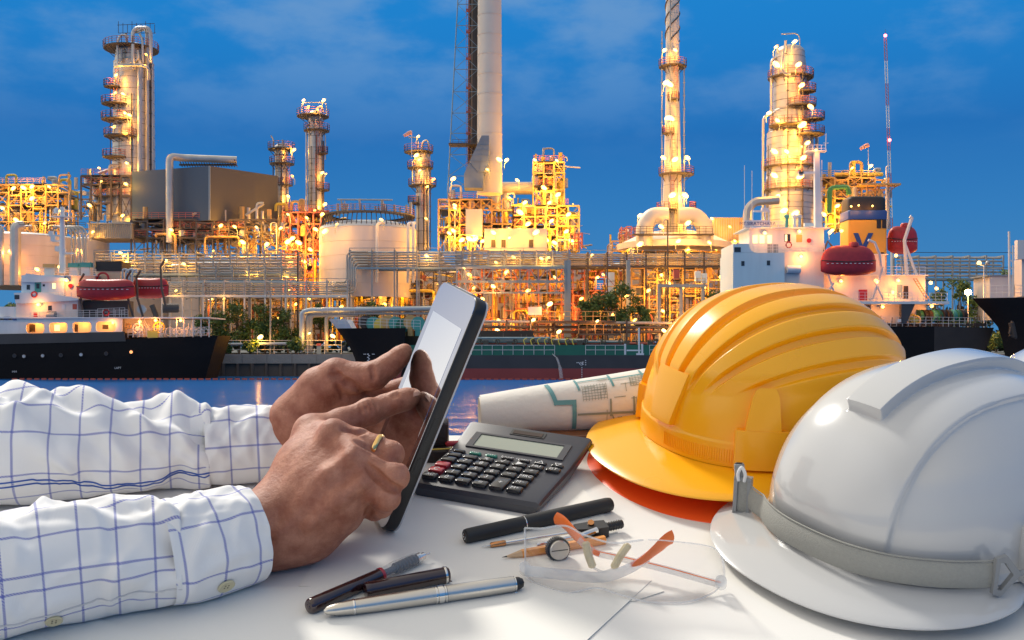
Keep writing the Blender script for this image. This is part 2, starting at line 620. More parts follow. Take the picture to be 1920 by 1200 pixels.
def frame(u0, u1, vs, Y, depth, nx, label, name='process_structure', cat='steel structure', mat=None, rail=None, braces=True, vessels=(), pipes=6, lamps=(), clutter=40, group=None, LW=900, members=0.16, cmats=None, decks=True):
    """open steel frame: floors at rows vs (top to bottom), nx bays"""
    xs = [P(u0 + (u1 - u0) * i / nx, 0, Y).x for i in range(nx + 1)]
    zs = [P(0, v, Y).z for v in vs]
    t = thing(name, label, cat, ((xs[0] + xs[-1]) / 2, Y + depth / 2, zs[-1]), group)
    mat = mat or m_steel
    b = MB()
    for x in xs:
        for y in (Y, Y + depth):
            b.cbox((x, y, (zs[0] + zs[-1]) / 2), (members * 2, members * 2, zs[0] - zs[-1]))
    for i, z in enumerate(zs[:-1]):
        for k in range(nx):
            if random.random() < .14 and i > 0: continue
            zj = z - (random.uniform(0, .45) * (z - zs[i + 1]) if random.random() < .55 else 0)
            for y in (Y, Y + depth):
                b.cbox(((xs[k] + xs[k + 1]) / 2, y - 0.01, zj), (xs[k + 1] - xs[k], members * 1.7, members * 2.0))
            b.cbox((xs[k] + 0.01, Y + depth / 2, zj - 0.02), (members * 1.5, depth, members * 1.8))
    if braces:
        for i in range(len(zs) - 1):
            for k in range(nx):
                if random.random() < 0.65:
                    a, c = (xs[k], xs[k + 1]) if random.random() < .5 else (xs[k + 1], xs[k])
                    yy = Y - 0.05
                    b.cyl((a, yy, zs[i + 1]), (c, yy, zs[i]), members * 0.6, n=4)
                    if random.random() < 0.5:
                        b.cyl((c, yy - 0.05, zs[i + 1]), (a, yy - 0.05, zs[i]), members * 0.6, n=4)
    b.build('steel_frame', mat, t)
    if decks:
        for i, z in enumerate(zs[:-1]):
            ka = random.randrange(0, max(1, nx // 2)); kb = random.randrange(max(ka + 1, nx // 2), nx) + 1
            d = MB(); d.box((xs[ka], Y + 0.2, z + 0.18), (xs[kb], Y + depth, z + 0.3))
            fl = d.build('floor_plate', m_dsteel, t)
            r = MB(); railing(r, [(xs[ka], Y, z + 0.3), (xs[kb], Y, z + 0.3)], 1.3, step=1.5, rows=3)
            r.build('railing', rail or m_rail, fl)
    cm = cmats or [m_pipe, m_alu, m_alu_dark, m_orail]
    for k, (cu, cv, wl_, hl, kind) in enumerate(vessels):
        c = P(cu, cv, Y + depth * 0.4); s = Y / F
        q = MB()
        if kind == 'h':
            L, R = wl_ * s / 2, hl * s / 2
            pr = [(0.01, -L - R * 0.5), (R * .6, -L - R * .35), (R, -L), (R, -L + 0.3), (R * 1.03, -L + .32), (R * 1.03, -L + .5), (R, -L + .52), (R, L - .5), (R * 1.03, L - .48), (R * 1.03, L - .3), (R, L), (R * .6, L + R * .35), (0.01, L + R * .5)]
            q.lathe(pr, 18, Matrix.Translation(c) @ Matrix.Rotation(PI / 2, 4, 'Y'))
        else:
            L, R = hl * s / 2, wl_ * s / 2
            pr = [(0.01, -L), (R, -L), (R, -L * .3), (R * 1.04, -L * .3 + .02), (R * 1.04, -L * .3 + .3), (R, -L * .3 + .32), (R, L * .6), (R * 1.04, L * .6 + .02), (R * 1.04, L * .6 + .25), (R, L * .6 + .27), (R, L - R * .5), (R * .7, L - R * .15), (0.01, L)]
            q.lathe(pr, 18, Matrix.Translation(c))
        q.build('vessel', random.choice(cm[:2]), t)
    for k in range(pipes):
        q = MB()
        y = Y + random.uniform(-0.6, depth * 0.6)
        x0 = random.uniform(xs[0], xs[-1]); x1 = min(xs[-1], max(xs[0], x0 + random.uniform(-8, 8)))
        z0 = random.uniform(zs[-1], zs[0]); z1 = random.uniform(zs[-1], zs[0])
        q.tube(ell([(x0, y, zs[-1]), (x0, y, z0), (x1, y, z0), (x1, y, z1), (x1, y + depth * .2, z1)], 0.8, 3), random.uniform(0.12, 0.38), 7)
        q.build('process_pipe', random.choice(cm), t)
    if clutter:
        for k in range(int(2 + nx * 1.2)):
            q = MB()
            x = random.uniform(xs[0], xs[-1]); y = Y + random.uniform(.5, depth); hh = random.uniform(.8, 4.2)
            if k % 3 == 0:
                q.tube(ell([(x, y, zs[0]), (x, y, zs[0] + hh), (x + random.choice((-2.5, 1.8, 3)), y, zs[0] + hh), (x + random.choice((-2.5, 1.8)), y, zs[0] + hh * .3)], .7, 3), random.uniform(.15, .4), 7)
            else:
                q.cyl((x, y, zs[0]), (x, y, zs[0] + hh), random.uniform(.1, .55), n=8)
            q.build('vent_pipe', random.choice(cm), t)
        for mt in cm:
            q = MB()
            for k in range(clutter // len(cm) + 1):
                x = random.uniform(xs[0], xs[-1]); y = Y + random.uniform(0.5, depth)
                i = random.randrange(len(zs) - 1); zf = zs[i + 1] + 0.3; hh = zs[i] - zs[i + 1]
                kd = random.random()
                if kd < .12:
                    R_ = random.uniform(.5, 1.1); q.lathe([(.01, 0), (R_, .1), (R_, hh * .7), (R_ * .6, hh * .85), (.01, hh * .9)], 12, Matrix.Translation((x, y - .4, zf)))
                elif kd < .35:
                    q.cyl((x, y, zf), (x, y, zf + hh * random.uniform(.3, .95)), random.uniform(.1, .5), n=8)
                elif kd < .6:
                    q.cyl((x, y, zf + hh * random.uniform(.2, .8)), (x + random.uniform(1, 5), y, zf + hh * random.uniform(.2, .8)), random.uniform(.06, .25), n=6)
                elif kd < .8:
                    w = random.uniform(.4, 1.6); q.box((x, y, zf), (x + w, y + w, zf + random.uniform(.5, hh * .7)))
                else:
                    w = random.uniform(.5, 1.2); q.torus((x, y, zf + random.uniform(.6, max(.7, hh - .6))), w * .5, .09, random.choice('xyz'), 12, 5)
            q.build('equipment', mt, t)['kind'] = 'stuff'
    for l in lamps:
        lamp(t, l[0], l[1], Y - 0.9, l[2] if len(l) > 2 else LW)
    return t


def rack(label, u0, u1, v_top, v_bot, Y, npipes, posts, vpost, name='pipe_rack', mat=None, railing_top=True, slope=0, pm_list=None, group=None, depth=5, r=None, truss=False, lamps=()):
    """pipes running along the bank on a posted rack"""
    xa, xb = P(u0, 0, Y).x, P(u1, 0, Y).x
    zt, zb = P(0, v_top, Y).z, P(0, v_bot, Y).z
    zp = P(0, vpost, Y).z
    t = thing(name, label, 'pipe rack', ((xa + xb) / 2, Y + depth / 2, zp), group)
    pl = pm_list or [m_pipe, m_alu, m_pipe_b]
    rr = r or (zt - zb) / npipes * 0.30
    for i in range(npipes):
        z = zb + (zt - zb) * (i + 0.5) / npipes
        q = MB()
        yy = Y + (i % 2) * 0.7 + random.uniform(0, .2)
        q.tube([(xa, yy, z), (xb, yy, z)], rr * random.uniform(.75, 1.15), 8)
        q.build('pipe', random.choice(pl), t)
        if random.random() < .8:
            q = MB()
            q.tube([(xa, Y + depth * .6, z + rr), (xb, Y + depth * .6, z + rr)], rr * random.uniform(.8, 1.4), 8)
            q.build('pipe', random.choice(pl), t)
    for i in range(posts + 1):
        x = xa + (xb - xa) * i / posts
        q = MB()
        for y in (Y - .35, Y + depth):
            q.cbox((x, y, (zt + zp) / 2), (.32, .32, zt - zp))
        for zz in (zt, zb - .2):
            q.cbox((x, Y + depth / 2, zz), (.3, depth + .9, .3))
        q.build('rack_post', mat or m_steel, t)
    q = MB()
    for y in (Y - .5, Y + depth):
        q.cbox(((xa + xb) / 2, y, zb - .35), (xb - xa, .3, .45))
    q.build('rack_beam', mat or m_bsteel, t)
    if railing_top:
        q = MB(); railing(q, [(xa, Y - .6, zb - .1), (xb, Y - .6, zb - .1)], zt - zb + .6, step=4.5, rows=2, r=.08)
        q.build('railing', m_steel, t)
    for l in lamps:
        lamp(t, l[0], l[1], Y - 1.0, l[2] if len(l) > 2 else 700)
    return t


# ================================================================== ground, river
WATER_Y0 = -20
b = MB()
b.grid([[(x, y, 0) for x in (-900, 900)] for y in (-60, 400)])
m = bpy.data.materials.new('river water'); m.use_nodes = True
nt = m.node_tree; bs = nt.nodes['Principled BSDF']
bs.inputs['Base Color'].default_value = (0.008, 0.125, 0.38, 1)
bs.inputs['Specular IOR Level'].default_value = 0.08
bs.inputs['Roughness'].default_value = 0.2
bs.inputs['IOR'].default_value = 1.09
t_ = nt.nodes.new('ShaderNodeTexCoord'); mp_ = nt.nodes.new('ShaderNodeMapping')
mp_.inputs['Scale'].default_value = (0.012, 0.22, 1)
nt.links.new(t_.outputs['Object'], mp_.inputs[0])
n_ = nt.nodes.new('ShaderNodeTexNoise'); n_.inputs['Scale'].default_value = 1.0; n_.inputs['Detail'].default_value = 5
nt.links.new(mp_.outputs[0], n_.inputs['Vector'])
bp_ = nt.nodes.new('ShaderNodeBump'); bp_.inputs['Strength'].default_value = 0.35; bp_.inputs['Distance'].default_value = 1.2
nt.links.new(n_.outputs['Fac'], bp_.inputs['Height']); nt.links.new(bp_.outputs[0], bs.inputs['Normal'])
dfn = nt.nodes.new('ShaderNodeBsdfDiffuse'); dfn.inputs[0].default_value = (0.010, 0.082, 0.270, 1)
gln = nt.nodes.new('ShaderNodeBsdfGlossy'); gln.inputs['Roughness'].default_value = .13; gln.inputs[0].default_value = (.9, .95, 1, 1)
mxw = nt.nodes.new('ShaderNodeMixShader'); mxw.inputs[0].default_value = .20
nt.links.new(bp_.outputs[0], gln.inputs['Normal'])
nt.links.new(dfn.outputs[0], mxw.inputs[1]); nt.links.new(gln.outputs[0], mxw.inputs[2])
nt.links.new(mxw.outputs[0], nt.nodes['Material Output'].inputs['Surface'])
struct(b.build('river_water', m))

m_soil = pm('bank soil', (0.10, 0.095, 0.075), 0.9, 0, 0.3, 0.2)
b = MB()
b.grid([[(x, y, 4.2) for x in (-2500, 2500)] for y in (216.5, 3500)])
struct(b.build('ground', m_soil))

# quay wall in weathered panels
m_quay = pm('quay concrete', (0.33, 0.30, 0.27), 0.85, 0, 0.35, 0.35, 0.3, 3)
m_quayd = pm('dark quay', (0.13, 0.10, 0.08), 0.8, 0, 0.4, 0.5)  # darker brown than the panels above
t = thing('quay_wall', 'weathered grey concrete quay wall along the far waterline', 'quay wall', (0, 216, 0))
x = -130.0
k = 0
q = MB()
while x < 190:
    q.box((x + .03, 215.6 + .04 * (k % 2), 2.6), (x + 5.0, 217, 4.5)); x += 5.03; k += 1
q.build('wall_panel', m_quay, t)
q = MB(); q.box((-130, 216.1, -1), (190, 217, 2.6))
for i in range(110):
    q.cyl((-128 + i * 2.9, 215.9, -1), (-128 + i * 2.9, 215.9, 2.6), .35, n=6)
q.build('sheet_piling', m_quayd, t)
# floating boom along the water
m_boom = pm('boom red', (0.45, 0.09, 0.06), 0.6)
b = MB(); b2 = MB()
for i in range(150):
    xx = -90 + i * 1.3
    b.cbox((xx, 193.0 + .3 * sin(i * .4), .12), (.8, .35, .34))
o = b.build('floating_boom', m_boom)
tag(o, 'string of small red floats on the water below the moored hulls', 'floating boom')

# ================================================================== columns and stacks
LB = 'process columns of the refinery'
c1 = column(251, [(98, 66), (118, 68), (119, 72), (420, 78)], 250, 'tall silver column with dark pipe crown behind the big grey box',
    plats=[(94, 197, 296), (171, 208, 238), (203, 204, 252), (232, 204, 258), (263, 209, 268), (301, 206, 251)],
    pipes=[(277, 122, 420, 4.0, 2.2), (284, 60, 420, 3.4, 1.2), (289, 105, 420, 2.2, .6)],
    top_pipes=[([(252, 130, 6), (249, 110, 6), (249, 60, 5), (256, 52, 5), (278, 52, 5), (283, 62, 5), (283, 118, 5)], 3.2),
               ([(222, 120, 5), (220, 80, 5), (226, 66, 4), (234, 66, 4), (240, 70, 4)], 2.2),
               ([(268, 118, 5), (267, 74, 5), (262, 64, 4)], 2.2),
               ([(216, 124, 6), (226, 122, 7), (268, 122, 7), (279, 128, 7), (279, 150, 6)], 3.0),
               ([(236, 62, 3), (240, 95, 3)], 2.4, 1), ([(228, 92, 5), (228, 116, 5)], 2, 1), ([(258, 95, 5), (260, 112, 6), (243, 118, 6)], 2.2)],
    lamps=[(218, 141, 1500), (231, 176, 1200), (216, 174), (234, 212, 1500), (243, 216), (214, 238), (238, 250, 800), (238, 306, 1200), (274, 102, 500), (186, 315, 900)],
    ladders=[(236, 130, 165), (233, 175, 200), (262, 240, 262)])
q = MB()
for i in range(9):
    u_ = 222 + i * 8.5
    q.cyl(P(u_, 62, 246), P(u_, 40 + (i % 3) * 3, 246), .07, n=4)
q.cyl(P(220, 47, 246), P(290, 44, 246), .07, n=4); q.cyl(P(222, 62, 246), P(292, 62, 246), .08, n=4)
q.build('mast_rods', m_dsteel, c1)

column(527, [(276, 24), (290, 25), (292, 22), (460, 24)], 262, 'slim shorter silver column just right of the grey box', LW=800,
    plats=[(281, 503, 553), (308, 506, 552), (348, 520, 549), (394, 536, 552)], pipes=[(541, 320, 460, 1.6, .3)],
    lamps=[(551, 281, 1400), (540, 368, 1300), (548, 330, 600), (538, 400, 800), (506, 402)], ladders=[(544, 310, 346)],
    top_pipes=[([(513, 280, 2), (513, 262, 2), (508, 254, 2)], 1.4), ([(530, 280, 2), (530, 262, 2)], 1.4), ([(520, 270, 2), (545, 270, 2), (547, 300, 2)], 1)])
column(592, [(214, 26), (243, 27), (246, 28), (460, 30)], 258, 'silver column with lit basket top between grey box and lattice tower', LW=1000,
    plats=[(219, 557, 617), (246, 570, 618), (290, 600, 617), (357, 588, 618)], pipes=[(576, 235, 460, 1.6, .4), (611, 250, 300, 1.2, .3)],
    lamps=[(569, 188, 1500), (607, 188, 1500), (578, 200, 800), (595, 205, 900), (604, 324, 900), (611, 326, 400), (609, 383, 1300), (590, 395, 900)], ladders=[(600, 250, 290), (598, 290, 355)],
    top_pipes=[([(594, 216, 2), (594, 204, 2), (602, 198, 2), (606, 210, 2)], 1.7), ([(586, 240, 3), (580, 222, 3)], 1.2), ([(566, 217, 3), (566, 192, 3), (600, 192, 3), (612, 192, 3), (612, 217, 3)], .8)])
column(792, [(290, 30), (346, 30), (350, 24), (470, 26)], 256, 'stubby lit column with red platforms and wind sock left of stack', LW=1200, deck=m_dsteel,
    plats=[(286, 758, 812), (316, 764, 812), (349, 766, 818), (382, 766, 786)], pipes=[(804, 320, 470, 1.6, .5), (774, 300, 346, 1.4, .3)],
    lamps=[(781, 291, 1800), (786, 300, 900), (787, 320, 1300), (813, 336, 1000), (784, 256, 700), (801, 350, 500)], ladders=[(795, 352, 400)],
    top_pipes=[([(784, 286, 1), (784, 258, 1), (765, 257, 1)], 1.1), ([(790, 286, 2), (792, 266, 2), (800, 262, 2), (804, 268, 2), (804, 280, 2)], 1.5)])
column(1481, [(98, 54), (146, 62), (150, 60), (205, 62), (213, 70), (245, 78), (250, 84), (470, 90)], 238, 'largest golden column with stepped body behind the right ship', LW=2400, mat=m_alu, railmat=m_rail, deck=m_dsteel,
    plats=[(147, 1440, 1524), (178, 1488, 1522), (205, 1470, 1522), (231, 1500, 1536), (243, 1434, 1500), (260, 1482, 1534), (315, 1428, 1532), (358, 1430, 1528)],
    pipes=[(1428, 218, 460, 2.2, 0.6), (1444, 110, 440, 2.4, 0.4), (1436, 330, 440, 1.6, .2), (1514, 150, 240, 2, .3), (1530, 250, 440, 2, .5)],
    lamps=[(1455, 88, 1600), (1490, 78, 1600), (1456, 121), (1497, 121), (1503, 160), (1442, 212), (1458, 226), (1504, 234, 3200), (1514, 268), (1452, 284, 3000), (1475, 284, 3000), (1506, 296), (1452, 329, 3400), (1500, 331), (1458, 368), (1491, 400), (1520, 200), (1470, 395)],
    ladders=[(1482, 150, 200), (1486, 265, 312), (1486, 318, 355)],
    top_pipes=[([(1465, 64, 2), (1499, 62, 2), (1500, 100, 2)], 1.2), ([(1468, 98, 8), (1466, 132, 8), (1474, 140, 8), (1482, 138, 8)], 2.2),
               ([(1458, 100, 3), (1458, 84, 3)], 2.4), ([(1473, 100, 3), (1473, 76, 3)], 2.6), ([(1488, 100, 3), (1488, 82, 3)], 2.2),
               ([(1400, 430, 12), (1402, 392, 12), (1415, 378, 12), (1460, 375, 12)], 8)])
# cylinder stack on the right with spiral strakes
c6 = column(1261, [(-60, 25), (80, 25), (200, 27), (330, 33), (440, 40)], 244, 'tall pale chimney with spiral strakes rising from round duct', LW=2200, mat=m_conc, bands=4,
    plats=[(126, 1235, 1287), (190, 1250, 1272), (253, 1240, 1262), (328, 1235, 1301), (396, 1229, 1268), (394, 1290, 1302)],
    lamps=[(1246, 94, 1800), (1266, 94, 1800), (1249, 155), (1256, 158), (1252, 221), (1259, 222, 2600), (1244, 296), (1266, 299, 2800), (1289, 296, 2000), (1261, 366, 3200), (1284, 366, 3200), (1300, 402, 1500), (1294, 412), (1200, 404, 1300)],
    ladders=[(1259, 255, 325), (1257, 330, 395), (1263, 128, 188)], railmat=m_rail)
q = MB()
for ph in range(3):
    pts = []
    for i in range(40):
        a = ph * 2 * PI / 3 + i * 0.28
        z = P(0, 78 - i * 3.6, 244).z
        pts.append(V((P(1261, 0, 244).x + 1.62 * cos(a), 244 + 1.62 * sin(a), z)))
    q.tube(pts, .16, 4)
q.build('spiral_strake', m_dsteel, c6)

# round duct at the foot of the chimney
s_ = 240 / F
t = thing('flue_duct', 'round pale duct bending into the foot of the straked chimney', 'duct', P(1262, 470, 240))
for sg, (ua, ub) in ((-1, (1252, 1208)), (1, (1272, 1322))):
    q = MB(); q.tube(ell([P(ua, 405, 239), P((ua + ub) / 2 + sg * 8, 404, 239), P(ub, 425, 239), P(ub, 462, 239)], 3.5, 6), 1.9, 14)
    q.build('duct_bend', m_conc, t)
q = MB()
q.lathe([(13.6, 0), (13.6, 1.4), (12.8, 1.6), (9, 3.4), (5, 4.4), (0.01, 4.7)], 36, Matrix.Translation(P(1265, 470, 250)))
q.build('dome_roof', m_tank, t)
q = MB(); railing(q, [P(1188, 438, 236), P(1336, 438, 236)], 1.6, step=1.5, rows=3, r=.07); q.cbox(P(1262, 440, 237), (18, 1.5, .3))
q.build('walkway', m_dsteel, t)
for l in ((1240, 425), (1290, 418), (1272, 452), (1200, 458), (1330, 455)):
    lamp(t, l[0], l[1], 234, 2000)

# the great chimney with its lattice tower
Yc = 248; s_ = Yc / F
t = thing('chimney_stack', 'thick pale banded chimney beside the blue lattice tower', 'chimney', P(918, 470, Yc))
q = MB()
pr = []
for i in range(12):
    v0, v1 = -80 + i * 37, -80 + (i + 1) * 37
    w0 = 43.5 + 4 * i / 12; w1 = 43.5 + 4 * (i + 1) / 12
    pr += [(w0 * s_ / 2, P(0, v0, Yc).z), (w1 * s_ / 2, P(0, v1, Yc).z + .2), (w1 * s_ / 2 * 1.03, P(0, v1, Yc).z + .18), (w1 * s_ / 2 * 1.03, P(0, v1, Yc).z)]
Mx = Matrix.Translation((P(918, 0, Yc).x, Yc, 0)) @ Matrix.Shear('XY', 4, (-0.006, 0)) if False else Matrix.Translation((P(918, 0, Yc).x, Yc, 0))
q.lathe(pr[::-1], 36, Mx)
q.build('shell', m_conc, t)
q = MB()   # sloping duct with panels
y = Yc - 9
q.prism([(P(a, 0, y).x, P(0, c_, y).z) for a, c_ in ((903, 254), (917, 254), (916, 306), (908, 322), (896, 322), (880, 303))], y, y + 5)
for i in range(5):
    q.cyl(P(901 - i * 4.4, 262 + i * 10, y - .03), P(917, 262 + i * 10, y - .03), .09, n=4)
q.cyl(P(909, 256, y - .03), P(899, 320, y - .03), .08, n=4)
q.prism([(P(a, 0, y).x, P(0, c_, y).z) for a, c_ in ((879, 305), (907, 324), (905, 352), (870, 352), (870, 326))], y + .2, y + 5)
q.build('flue_duct', pm('duct sheet', (.20, .25, .29), .35, .6, .2, .5), t)
for l in ((936, 299, 3000), (950, 300, 1500), (914, 318, 700), (850, 335, 1800), (853, 385, 1000)):
    lamp(t, l[0], l[1], Yc - 10.5, l[2])
t = thing('lattice_tower', 'blue grey steel lattice tower with caged ladders beside the thick chimney', 'lattice tower', P(870, 360, Yc + 2))
q = MB(); q2 = MB(); qf = q
YT = Yc + 1
lv = [-70, -30, 8, 48, 89, 130, 172, 212, 250, 290, 330, 362]
def tl(v): return 862 - (v + 70) * 0.052, 897 - 0 * v
for a, b_ in zip(lv[:-1], lv[1:]):
    (l0, r0), (l1, r1) = tl(a), tl(b_)
    for dy, q in ((0, qf), (4.5, q2)):
        q.cyl(P(l0, a, YT + dy), P(l1, b_, YT + dy), .14, n=5)
        q.cyl(P(r0, a, YT + dy), P(r1, b_, YT + dy), .12, n=5)
        q.cyl(P(l1, b_, YT + dy), P(r1, b_, YT + dy), .10, n=4)
        q.cyl(P(l0, a, YT + dy), P(r1, b_, YT + dy), .07, n=4)
        q.cyl(P(l1, b_, YT + dy), P(r0, a, YT + dy), .07, n=4)
qf.build('lattice_face', m_bsteel, t); q2.build('lattice_face', m_bsteel, t)
q = MB()
for (ua, w) in ((890, 1.1), (881, .45), (886, .3)):
    q.cyl(P(ua, -70, YT + 2), P(ua - 2, 330, YT + 2), w * .8, n=8)
q.build('flue_pipe', m_dsteel, t)
q = MB()
p = P(877, 330, YT); ladder(q, (p.x, YT - .2, p.z), P(0, -70, YT).z - p.z)
for v_ in (20, 60, 110, 165, 210, 250, 270):
    q.cbox(P(878, v_, YT), (1.0, 1.2, .35)); railing(q, [P(874, v_, YT - .7), P(882, v_, YT - .7)], 1.1, step=.6)
q.build('caged_ladder', m_rail, t)
q = MB(); q.cbox(P(868, 272, YT), (6.5, 4, .3)); railing(q, [P(848, 271, YT - 2), P(896, 271, YT - 2)], 1.2)
q.build('platform', m_dsteel, t)

# radio mast: red and white
t = thing('radio_mast', 'thin red and white guyed radio mast against the sky', 'radio mast', P(1673, 640, 300))
for i in range(9):
    va, vb = 72 + i * 42, 72 + (i + 1) * 42
    q = MB()
    for dx in (-.35, .35):
        q.cyl(P(1660 + i * 1.35, va, 300) + V((dx, 0, 0)), P(1661.35 + i * 1.35, vb, 300) + V((dx, 0, 0)), .11, n=4)
    for k in range(7):
        z0 = P(1660 + i * 1.35, va + k * 6, 300); z1 = P(1660 + i * 1.35, va + k * 6 + 6, 300)
        q.cyl(z0 + V((-.35, 0, 0)), z1 + V((.35, 0, 0)), .06, n=4)
    q.build('mast_section', m_rail if i % 2 == 0 else m_wrail, t)
q = MB(); q.cyl(P(1672, 450, 300), P(1673, 640, 300), .4, n=6); q.build('mast_foot', m_wrail, t)
for v_ in (67, 263):
    q = MB(); q.lathe([(.01, -.4), (.4, -.2), (.4, .3), (.01, .5)], 10, Matrix.Translation(P(1660 if v_ < 100 else 1668, v_, 299.3)))
    q.build('beacon', m_redlamp, t)
q = MB(); q.cyl(P(1660, 72, 300), P(1660, 55, 300), .06, n=4); q.build('lightning_rod', m_dsteel, t)

# ================================================================== big box (cooler) on its frame
Yb = 236
t = thing('cooling_unit', 'huge plain box with grey and brown faces on steel legs', 'cooling unit', P(393, 480, Yb))
pa, pb, pc = P(246, 0, Yb + 8), P(393, 0, Yb), P(521, 0, Yb + 14)
zt, zb = P(0, 311, Yb).z, P(0, 413, Yb).z
q = MB()
pts = [(pa.x, pa.y), (pb.x, pb.y), (pc.x, pc.y), (pa.x + (pc.x - pb.x), pc.y + 9)]
vs = [(x, y, zb) for x, y in pts] + [(x, y, zt) for x, y in pts]
q.mi = []
q.add(vs, [(0, 1, 5, 4)]); q.cur = 1; q.add(vs, [(1, 2, 6, 5), (2, 3, 7, 6), (3, 0, 4, 7), (4, 5, 6, 7), (3, 2, 1, 0)])
q.build('casing', None, t, mats=[m_box_l, m_box_r], smooth=False)
q = MB(); q.cbox((pb.x, pb.y - .05, (zt + zb) / 2), (.4, .3, zt - zb)); q.build('corner_post', m_steel, t)
q = MB(); q.tube(ell([P(318, 455, Yb + 1), P(318, 293, Yb + 1), P(340, 296, Yb + 3), P(444, 300, Yb + 6)], 1.8, 6), .82, 14)
q.build('header_pipe', m_alu, t)
q = MB()
for i in range(22):
    u_ = 336 + i * 4.9
    q.cyl(P(u_, 299, Yb + 5), P(u_ + 6, 313, Yb + 6), .11, n=5)
q.cbox(P(390, 309, Yb + 7), (13, .5, .4))
q.build('tube_rack', m_dsteel, t)
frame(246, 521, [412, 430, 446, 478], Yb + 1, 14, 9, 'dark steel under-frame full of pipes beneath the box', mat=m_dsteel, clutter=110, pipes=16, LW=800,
    vessels=[(300, 432, 26, 13, 'h'), (450, 455, 30, 16, 'h'), (372, 452, 12, 26, 'v')],
    lamps=[(321, 431, 900), (414, 423, 1100), (440, 425, 1100), (481, 426, 1100), (526, 428, 1300), (455, 454, 2200), (540, 453, 3000), (400, 470, 700), (500, 458, 1500)])
frame(152, 246, [330, 346, 368, 412], 244, 10, 5, 'red railed pipe tower left of the grey box', mat=m_dsteel, clutter=40, pipes=10,
    vessels=[(208, 378, 18, 60, 'v'), (180, 360, 12, 30, 'v')], lamps=[(168, 385, 1000), (230, 404, 1300), (190, 340, 600), (236, 345, 900)])
frame(-30, 132, [346, 360, 385, 416, 440], 262, 12, 7, 'golden lit pipe structure at far left behind the white mast', mat=m_orail, clutter=130, pipes=18, LW=1500, rail=m_orail, cmats=[m_pipe, m_alu, m_yel, m_orail],
    vessels=[(55, 366, 90, 14, 'h'), (30, 400, 40, 22, 'h'), (104, 402, 16, 30, 'v'), (101, 345, 7, 20, 'v')],
    lamps=[(25, 353), (44, 352), (60, 350), (92, 350), (5, 390), (84, 418), (110, 395), (30, 412), (60, 372, 1800)])
b = MB(); b.box((P(166, 0, 236).x, 236, P(0, 447, 236).z), (P(248, 0, 236).x, 246, P(0, 420, 236).z))
sh = thing('plant_shed', 'corrugated metal shed with bright lamp left of the box', 'shed', P(207, 447, 236))
b.build('wall', pm('corrugated metal', (0.42, 0.36, 0.26), .6, .3, .2, .5), sh)
q = MB()
for i in range(22):
    q.cbox(P(168 + i * 3.7, 433, 235.9), (.16, .2, 3.2))
q.box((P(164, 0, 236).x, 235.5, P(0, 420, 236).z), (P(250, 0, 236).x, 246, P(0, 418, 236).z))
q.build('cladding_rib', m_steel, sh)
lamp(sh, 174, 435, 234, 1300)

# ================================================================== middle process blocks
frame(530, 602, [398, 420, 445, 470, 500, 530, 560], 246, 10, 5, 'orange lit pipe tower left of the white tank', mat=m_rail, clutter=110, pipes=18, LW=1300, rail=m_rail, cmats=[m_pipe, m_orail, m_rail, m_yel],
    vessels=[(566, 392, 12, 40, 'v'), (545, 480, 18, 10, 'h')],
    lamps=[(540, 402), (575, 408), (548, 447, 2200), (560, 455, 1800), (592, 430), (545, 492), (570, 490), (556, 521, 2000), (540, 545), (582, 468)])
frame(962, 1086, [386, 404, 424, 444, 470], 252, 14, 6, 'golden pipe block right of the cream cabin', mat=m_orail, clutter=120, pipes=18, LW=2400, rail=m_rail, cmats=[m_pipe, m_yel, m_tank, m_alu], vessels=[(1000, 396, 50, 16, 'h'), (1052, 392, 16, 40, 'v'), (1072, 425, 14, 34, 'v')], lamps=[(975, 398), (1066, 402), (1012, 440), (1040, 455), (990, 420)])
frame(822, 962, [374, 394, 420, 440, 470], 252, 14, 7, 'golden process block of frames and drums below the chimney', mat=m_orail, clutter=130, pipes=20, LW=2200, rail=m_rail, cmats=[m_pipe, m_yel, m_tank, m_alu],  # ochre frame and yellow gear hold the lamp gold in their colour
    vessels=[(872, 392, 40, 26, 'h'), (930, 370, 20, 56, 'v'), (850, 400, 12, 60, 'v'), (948, 385, 14, 50, 'v')],
    lamps=[(853, 390, 1300), (842, 437), (850, 432), (866, 450), (927, 437, 3000), (956, 430, 1600), (960, 447, 2600), (1008, 445, 2600), (1030, 380), (1034, 414, 2600), (1062, 434, 1800), (1025, 450), (984, 380), (905, 452), (890, 448, 2600), (1072, 452), (1046, 365)])
frame(1000, 1058, [304, 324, 350, 386], 254, 9, 3, 'upper lit frame with golden drum right of the chimney', mat=m_orail, clutter=60, pipes=12, LW=1900, rail=m_rail, cmats=[m_yel, m_pipe, m_tank, m_alu],
    vessels=[(966, 353, 66, 24, 'h'), (1035, 312, 10, 40, 'v'), (1018, 310, 8, 34, 'v'), (1050, 360, 14, 50, 'v')],
    lamps=[(1003, 300, 1500), (1044, 301, 1500), (1046, 365, 1500), (970, 338, 1200), (1020, 352, 1800), (955, 372)])
b = thing('equipment_cabin', 'plain cream wall panels of plant cabin glowing under lamps', 'cabin', P(940, 470, 247))
q = MB(); q.box((P(873, 0, 247).x, 247, P(0, 440, 247).z), (P(904, 0, 247).x, 251, P(0, 392, 247).z)); q.build('duct_panel', m_tank, b)
q = MB(); q.box((P(908, 0, 247).x, 247.5, P(0, 470, 247).z), (P(1026, 0, 247).x, 252, P(0, 428, 247).z)); q.build('wall', m_tank, b)
for u_ in (921, 940, 992):
    q = MB(); q.box((P(u_, 0, 247).x, 247.35, P(0, 463, 247).z), (P(u_ + 8, 0, 247).x, 247.6, P(0, 449, 247).z)); q.build('window', m_dsteel, b)
